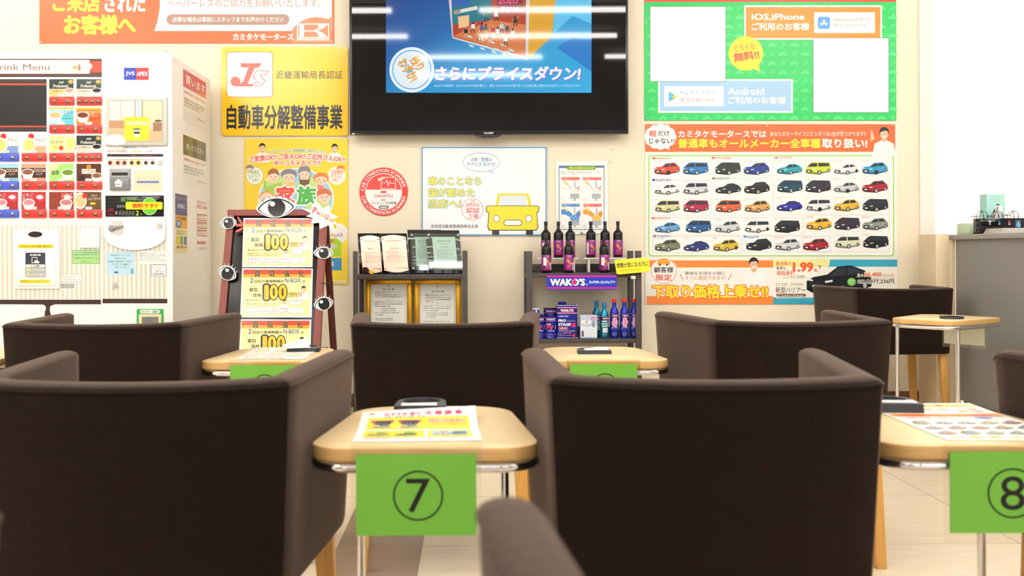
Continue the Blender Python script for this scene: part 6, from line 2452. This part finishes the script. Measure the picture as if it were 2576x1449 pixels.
# yellow clip card
r = thing('clip_card', 'yellow shelf card held by a clear clip at the rack corner', 'card', at(1592, 697, RF - 0.012))
g = G()
CQ = [(1546, 656), (1550, 653.5), (1629, 648), (1633, 651), (1635, 680), (1632, 683.5), (1556, 690.5), (1551, 688)]
g.prism([at(x, y, RF - 0.03) for x, y in CQ], (0, 0.0015, 0), mat('card_yellow', 'f2e630', 0.12))
ycd = part(g, 'card', r)
g = G()
g.prism([at(590.5 + (x - 590.5) * 1.0 + (x - 1590.5) * .03, y + (y - 670) * .06, RF - 0.0285) for x, y in CQ], (0, 0.001, 0), clear('pouch', (1, 1, 1), .1))
part(g, 'pouch', r, 0)
c = pxcanvas(RF - 0.03, .15)
c.text('燃費が気になる方に', 1551, 659, 1631, 672, '33321c', b=.02, L=1, rot=4)
c.text('デポジットクリーナー', 1560, 676, 1612, 683, 'd8603a', b=.01, L=1, rot=5)
c.done(ycd)
g = G()
q = at(1593, 697, RF - 0.02)
g.tube([at(1593, 684, RF - 0.026), at(1593.5, 694, RF - 0.026)], 0.005, clear('clip_clear', (.9, .9, .9), .2), 10)
g.box(q.x - 0.012, q.x + 0.012, RF - 0.028, RF - 0.001, q.z - 0.010, q.z + 0.006, mat('clip_white', 'e4e2dc', 0.3), 0.003)
part(g, 'clip', r)


# oil cans, tins and slim bottles on the lower shelf
M_NAVY = mat('can_blue', '141f86', 0.22, 0.1)
M_NAVYD = mat('can_dark_blue', '171f5a', 0.25, 0.2)


def round_tin(px, D, R, H, lab, big):
    p = at(px, 852, D)
    r = thing('oil_tin', lab, 'tin', (0, 0, 0), 0.0, 'round blue oil tins')
    g = G()
    g.lathe([(0, 0), (R, 0), (R + .001, .002), (R, .004), (R, H - .004), (R + .001, H - .002), (R - .001, H), (R - .004, H - .003), (0, H - .003)], (0, 0, 0), M_NAVY, 28)
    bd = g.out('body', r)
    g = G()
    g.lathe([(0.0, H + 0.010), (R * .62, H + 0.010), (R * .64, H + .008), (R * .64, H - 0.003)] if big else [(0, H + .001), (R * .8, H + .001), (R * .8, H - .002)], (0, 0, 0), M_NAVY if big else M_STEEL, 24)
    g.out('lid', r)
    c = cyl_canvas(0, 0, R + .0006, 0, H, 1000)
    w = R * 1000
    for v in (8, 24):
        c.rect(-w * 1.4, v, w * 1.4, v + 1.5, 'e02a78', 0, 14)
        c.rect(-w * 1.4, v + 1.5, w * 1.4, v + 2.2, 'f2e6f0', 0, 14)
    c.text("WAKO'S", -w * .8, 12, w * .7, 21, 'f6f2f4', b=.05, L=2)
    if big:
        h = H * 1000
        c.text('SUPER', -w * .8, h * .32, w * .0, h * .4, 'f6f2f4', b=.03, L=2, sh=.2)
        c.poly([(w * .1, h * .4), (w * .9, h * .38), (w * .85, h * .58), (0, h * .62)], 'a4a6a2', 1)
        c.text('FV', -w * .85, h * .41, w * .45, h * .6, 'e02a4c', b=.06, L=3, sh=.2)
        c.text('Synergy', -w * .5, h * .61, w * .6, h * .68, 'f6f2f4', b=.02, L=2, sh=.2)
        c.fake(-w * .8, h * .8, w * .5, h * .84, 1, 'f0eef4', 2)
        c.text('NET 270mL', -w * .7, h * .92, w * .1, h * .95, 'f0eef4', L=2)
        c.ell(w * .85, h * .82, w * .12, h * .05, 'd83a4a', 1)
    c.done(bd)
    r.location = (p.x, D, ZR2 + 0.0006)


round_tin(1357, 5.33, 0.033, 0.118, 'blue oil tin mostly hidden by a chair arm', True)
round_tin(1385, 5.32, 0.0335, 0.118, 'blue oil tin with red and silver letters, next to the tall can', True)
round_tin(1386, 5.43, 0.040, 0.155, 'wider blue tin with steel lid standing behind the others', False)
g = G()
p0, p1 = at(1337, 775, 5.40), at(1357, 775, 5.40)
g.box(p0.x, p1.x, 5.40, 5.44, ZR2 + 0.0005, p0.z, mat('tube_box_blue', '2a2ea0', 0.35), 0.001)
r = solo(g, 'tube_box', 'small blue and white box at the end of the lower shelf', 'box')
c = pxcanvas(5.40)
c.rect(1338, 774.5, 1357, 779, 'f2f2f4', 0)
c.ell(1343, 784, 2.6, 3, 'd8305a', 0)
c.poly([(1347, 779), (1351, 779), (1353, 792), (1349, 792)], 'f2f2f4', 0)
c.done(r)

# tall square can
x0, x1 = at(1401, 852, 5.31).x, at(1452.8, 852, 5.31).x
zt = at(1420, 767, 5.31).z
r = thing('oil_can', 'tall square blue oil can with large white and pink letters', 'can', ((x0 + x1) / 2, 5.34, ZR2))
g = G()
g.box(x0, x1, 5.31, 5.375, ZR2 + 0.0005, zt, M_NAVY, 0.006, 3)
for z in (ZR2 + 0.003, zt - 0.002):
    g.box(x0 - .0008, x1 + .0008, 5.3092, 5.3758, z - .002, z + .001, M_STEEL, 0.0008)
bd = part(g, 'body', r)
g = G()
q = at(1414.5, 764, 5.335)
g.lathe([(0.0195, 0), (0.0215, 0.001), (0.0215, 0.013), (0.020, 0.0145), (0, 0.0145)], (q.x, 5.345, zt), M_NAVY, 24)
part(g, 'screw_cap', r)
c = pxcanvas(5.31, .25)
for y in (774, 785.5):
    c.rect(1401.5, y, 1452.3, y + 2, 'e02a78', 0)
    c.rect(1401.5, y - 1 if y < 780 else y + 2, 1452.3, y if y < 780 else y + 3, 'f0e6ee', 0)
c.rect(1401.5, 776.5, 1452.3, 785, '1a1f60', 0)
c.text("WAKO'S", 1410, 777.5, 1443, 784.6, 'fbf8fa', b=.06, L=2)
c.ell(1432.5, 781.2, 1.7, 2.3, 'f0157a', 4)
c.text('STREET SPEC', 1405, 794, 1430, 797.6, 'e6e4f0', b=.03, L=2, sh=.2)
c.text('PRO', 1404.5, 803, 1424, 810, 'fbf8fa', b=.06, L=2, sh=.15)
c.text('STAGE', 1404.5, 812.5, 1436, 820, 'fbf8fa', b=.06, L=2, sh=.15)
c.text('S', 1437, 812.5, 1449, 823, 'e02a5c', b=.07, L=2, sh=.15)
c.fake(1426, 805, 1447, 811, 2, 'd0d0ec', 2, body=['High-Performance', 'Full Synthetic Oil'])
c.rr(1404.5, 822.5, 1429.5, 829, 3, 'f0d8e0', 1)
c.rr(1405, 823, 1429, 828.5, 2.7, 'c8283c', 1.5)
c.text('LAPI HR', 1409, 824, 1425, 827.5, 'fbf8fa', b=.03, L=3)
c.text('Three Dimensions Technology', 1406, 830.5, 1446, 834.5, 'f0eef6', b=.01, L=2, sh=.2)
c.text('JASO:MB', 1415, 836, 1437, 839.5, 'f0a0b4', b=.03, L=2, sh=.2)
c.text('SAE 0W-30', 1415, 842, 1437, 845, 'f08aa4', b=.03, L=2, sh=.2)
c.frame(1403.5, 837, 1413.5, 848, .6, '8fa0e0', 1)
c.text('MB', 1405.5, 840, 1411.5, 844, 'b8c4f0', L=2)
c.ell(1443.2, 843.5, 3.8, 3.8, 'd83a4a', 1)
c.done(bd)

# clear card stand with winter picture
r = thing('card_stand', 'clear acrylic stand with a wintry seal card among the cans', 'card stand', at(1481, 852, 5.29))
a, b_ = at(1460, 783.5, 5.295), at(1502.5, 852, 5.295)
g = G()
g.box(a.x, b_.x, 5.2955, 5.2975, ZR2 + 0.001, a.z, M_ACRYL)
g.box(a.x, b_.x, 5.275, 5.325, ZR2 + 0.0003, ZR2 + 0.002, M_ACRYL)
part(g, 'holder', r, 0)
g = G()
pbox(g, 1460, 792, 1502, 850.5, 5.2935, 5.295, mat('winter_card', 'dfe8f2', 0.4))
cd = part(g, 'card', r, 0)
c = pxcanvas(5.2934, .4)
c.poly([(1460, 792), (1502, 792), (1502, 818), (1480, 822), (1460, 820)], 'c3cdeb', 0)
c.ell(1475, 810, 13, 6, 'eef0f0', 1)
c.ell(1476, 809.5, 5, 5.2, 'd9d9d6', 1.6)
for x in (1474, 1478):
    c.ell(x, 808, .7, .8, '2a2a2c', 2.4, n=8)
c.ell(1476, 811.5, 1.2, .9, '2a2a2c', 2.4, n=8)
c.rect(1460, 848, 1502, 850.5, 'a9cdea', 1)
c.text('2℃', 1487, 797, 1498.5, 804.5, 'd8305a', b=.04, L=2)
c.text('の\n体\n感\n、', 1489, 806, 1496.5, 829.5, '3a3a40', b=.01, L=2)
c.rect(1463, 832, 1468.5, 846.5, '4a5a9a', 1)
c.rect(1464, 836, 1467.5, 840, 'd8304a', 1.6)
c.done(cd)


def slim_bottle(px, D, R, H, lab, teal, back=False):
    p = at(px, 852, D)
    r = thing('slim_bottle', lab, 'bottle', (0, 0, 0), 0.0, 'slim aluminium bottles on the lower shelf')
    bm_ = mat('bottle_teal', '1a86a6', 0.2, 0.55) if teal else mat('bottle_blue', '2330a8', 0.2, 0.45)
    g = G()
    hs = H * .70
    g.lathe([(0, 0), (R * .92, 0), (R, .003), (R, hs - .018), (R * .95, hs - .006), (R * .78, hs + .006), (R * .5, hs + .016), (R * .46, hs + .022), (R * .46, H - .012)], (0, 0, 0), bm_, 28)
    bd = g.out('body', r)
    g = G()
    cm = mat('cap_teal', '2b7fb4', 0.25, .3) if teal else mat('cap_red', 'd8281e', 0.3)
    g.lathe([(R * .49, H - .019), (R * .52, H - .018), (R * .52, H - .013), (R * .50, H - .012), (R * .52, H - .011), (R * .52, H - .002), (R * .48, H), (0, H)], (0, 0, 0), cm, 22)
    g.out('cap', r)
    c = cyl_canvas(0, 0, R + .0005, 0, hs, 1000)
    w, h = R * 1000, hs * 1000
    t0 = 17
    for v in (t0, t0 + 18):
        c.rect(-w * 1.45, v, w * 1.45, v + 1.6, 'e05a9a', 0, 14)
    c.rect(-w * 1.45, t0 + 1.6, w * 1.45, t0 + 18, '3a1a4a' if teal else '1a1f6a', 0, 14)
    c.text("WAKO'S", -w * .5, t0 + 5, w * 1.0, t0 + 14, 'f4f0f6', b=.05, L=2)
    if teal:
        c.text('COOLANT\nBOOSTER', -w * .8, t0 + 32, w * 1.0, t0 + 56, 'e4f2f6', b=.04, L=2)
        c.rect(-w * .6, t0 + 22, w * .6, t0 + 28, 'cfe6ee', 0, 8)
        c.rect(-w * .5, t0 + 60, w * .7, t0 + 84, 'e4eef0', 0, 8)
        c.ring(w * .3, t0 + 72, w * .3, 7, 2, '3a9ab8', 1, 20, 260, 12)
    else:
        c.ell(0, t0 + 46, w * .85, 13, 'c9c4e6', 0, rot=-.3)
        c.ell(0, t0 + 46, w * .7, 9, '3a3f9a', .8, rot=-.3)
        c.text('1', -w * .35, t0 + 22, w * .35, t0 + 66, 'f05a8a', b=.03, ol='f4eef6', ow=.03, L=3)
        c.text('フューエルワン', -w * .8, t0 + 68, w * .8, t0 + 76, 'f2eef6', b=.03, L=2)
        c.rr(-w * .8, t0 + 78, w * .8, t0 + 84, 2.6, 'f2c8d0', 0)
    c.fake(-w * .6, h * .80, w * .6, h * .93, 3, 'd4d4ee', 2)
    c.done(bd)
    r.location = (p.x, D, ZR2 + 0.0006)
    return r


slim_bottle(1501, 5.41, 0.0225, 0.196, 'teal bottle standing behind the seal card', True)
slim_bottle(1520.5, 5.32, 0.0235, 0.188, 'teal bottle in front, between the seal card and the blue bottles', True)
for x, lab in ((1545.5, 'slim blue bottle with red cap, next to the teal bottle'), (1571, 'slim blue bottle with red cap, middle one of its three'), (1596, 'slim blue bottle with red cap, at the rack upright')):
    slim_bottle(x, 5.32, 0.0235, 0.209, lab, False)

# ------------------------------------------------------------------ counter
M_GREY = mat('counter_grey', '959390', 0.4, vary=(300, 0.06))
M_LIGHTW = wood('pale_panel_wood', 'e6cda6', 'efdab6', (30, 30, 2), 0.4)
r = thing('service_counter', 'grey reception counter with pale wood end post', 'counter', (2.9, 4.4, 0))
g = G()
g.box(2.53, 3.25, 2.9, 5.24, 0.085, 0.922, M_GREY)
part(g, 'front_panel', r, 0)
g = G()
g.box(2.56, 3.2, 2.92, 5.22, 0.0, 0.085, mat('toe_kick_dark', '4f4844', 0.5))
part(g, 'toe_kick', r, 0)
g = G()
g.box(2.50, 3.30, 2.88, 5.29, 0.922, 0.948, mat('counter_top_grey', 'a3a09c', 0.35), 0.003)
part(g, 'worktop', r)
g = G()
g.box(2.426, 2.498, 5.242, 5.45, 0, 0.952, M_LIGHTW, 0.002)
g.box(2.498, 2.53, 5.242, 5.45, 0, 0.9215, M_LIGHTW, 0.002)
part(g, 'end_post', r)
ZC = 0.948
g = G()
a, b_ = at(2428, 590, 5.13), at(2470, 560, 5.13)
g.box(a.x, b_.x, 5.10, 5.22, ZC + .0005, ZC + 0.058, mat('pale_green_card', 'cfe6c4', 0.5), 0.004)
solo(g, 'green_box', 'pale green box behind the glasses stand on the counter', 'box')
g = G()
a, b_ = at(2476, 590, 5.12), at(2523, 590, 5.12)
g.box(a.x + .003, b_.x, 5.10, 5.17, ZC + .0005, ZC + 0.206, mat('teal_card', 'a9dcd6', 0.4), 0.001)
r = solo(g, 'display_box', 'tall pale teal box standing behind the glasses stand', 'box')
c = pxcanvas(5.10, .4)
for j in range(3):
    for i in range(5):
        c.rect(2492 + i * 5, 494.5 + j * 5.6, 2494 + i * 5, 496.5 + j * 5.6, '6fa4a0', 0)
c.rect(2507, 500.5, 2515, 503.5, 'f0d83a', 1)
c.poly([(2494, 552), (2497, 535), (2506, 528), (2514, 532), (2518, 552)], 'b9aeb0', 1)
c.poly([(2497, 534), (2504, 522), (2510, 524), (2506, 534)], '3a3034', 1.5)
c.ell(2510, 519, 4.8, 5.6, 'eccdbb', 2)
c.poly([(2504, 519), (2507, 513), (2512, 513), (2516, 518), (2510, 515.5)], '3a3034', 3)
c.done(r)
# glasses stand
GX0, GX1 = 2.525, 2.745
r = thing('glasses_stand', 'glossy black stand holding reading glasses on the counter', 'stand', ((GX0 + GX1) / 2, 5.01, ZC))
M_GB = mat('gloss_black', '111013', 0.06)
g = G()
g.box(GX0, GX1, 4.975, 4.980, ZC + .0005, ZC + 0.078, M_GB, 0.001)
g.box(GX0, GX1, 5.040, 5.045, ZC + .0005, ZC + 0.078, M_GB, 0.001)
g.box(GX0, GX0 + .004, 4.980, 5.040, ZC + .0005, ZC + 0.078, M_GB, 0.001)
g.box(GX1 - .004, GX1, 4.980, 5.040, ZC + .0005, ZC + 0.078, M_GB, 0.001)
g.box(GX0, GX1, 4.980, 5.040, ZC + .0005, ZC + 0.006, M_GB)
bx = part(g, 'box', r)
c = pxcanvas(4.9748, .2)
for x, col, tx in ((2490, 'eceaea', '弱'), (2514, '2a6ad8', '中'), (2539, 'e0404a', '強')):
    c.ell(x, 557.5, 2.8, 2.4, col, 0)
    c.text(tx, x - 2.6, 561, x + 2.6, 566, 'c9cacc', b=.02, L=1)
c.rect(2554, 553.5, 2568, 578, '4a5a70', 0)
c.text('6', 2557, 556, 2567, 571, '6fb4e8', b=.05, L=1)
c.done(bx)
M_GLS = mat('glasses_frame', '2a2628', 0.3)
for i, (x, rot, lab) in enumerate(((2471, -.25, 'reading glasses in the slot with white dot'), (2508, -.2, 'reading glasses in the slot with blue dot'), (2541, .25, 'reading glasses in the slot with red dot'))):
    p = at(x, 552, 5.01)
    r = thing('reading_glasses', lab, 'glasses', (p.x + .006, 5.01, ZC + 0.012), group='glasses in the stand')
    ca, sa = math.cos(rot), math.sin(rot)
    T = lambda u, v, w: Vector((p.x + .006 + u * ca + v * sa * .5, 5.01 + w, ZC + 0.036 + v * ca - u * sa * .4))
    for w in (-0.017, 0.017):
        g = G()
        g.tube([T(.020 * math.cos(t * .4488), .055 + .024 * math.sin(t * .4488), w * (1 + .2 * math.cos(t * .4488))) for t in range(14)], 0.0012, M_GLS, 6, True)
        part(g, 'rim', r)
    g = G()
    g.tube([T(.002, .079, -.012), T(.0, .084, 0), T(.002, .079, .012)], 0.0016, M_GLS, 6)
    part(g, 'bridge', r)
    for w in (-0.021, 0.021):
        g = G()
        g.tube([T(.018, .060, w), T(.02, -.02, w * .9)], 0.0018, M_GLS, 6)
        g.tube([T(-.018, .060, w), T(-.035 - .004 * i, .052, w * .8), T(-.048, .062, w * .7)], 0.0016, M_GLS, 6)
        part(g, 'temple', r)
g = G()
a = at(2524, 545, 4.99)
g.box(a.x - .018, a.x + .018, 5.032, 5.034, ZC + .007, ZC + 0.142, mat('white_card', 'f0f0ee', 0.3))
r = solo(g, 'price_card', 'white printed card tucked among the reading glasses', 'card')
c = Canvas(lambda u, v: Vector((a.x + u, 5.0318, ZC + .142 - v)), Vector((0, -1, 0)))
c.rect(-.015, .004, -.002, .022, '9a9aa0', 0)
c.fake(-.012, .03, .014, .06, 4, '8a8a90', 1)
c.done(r)
g = G()
for k in range(7):
    g.box(2.535 + k * .002, 2.79 + k * .001, 4.80 - k * .001, 4.965, ZC + .0006 + k * .0035, ZC + .0036 + k * .0035, mat('magazine_' + ('a', 'b')[k % 2], ('e4dfd6', 'cfc8bc')[k % 2], .4), .0008)
r = solo(g, 'magazine', 'thick pale magazine lying before the glasses stand on the counter', 'magazine')
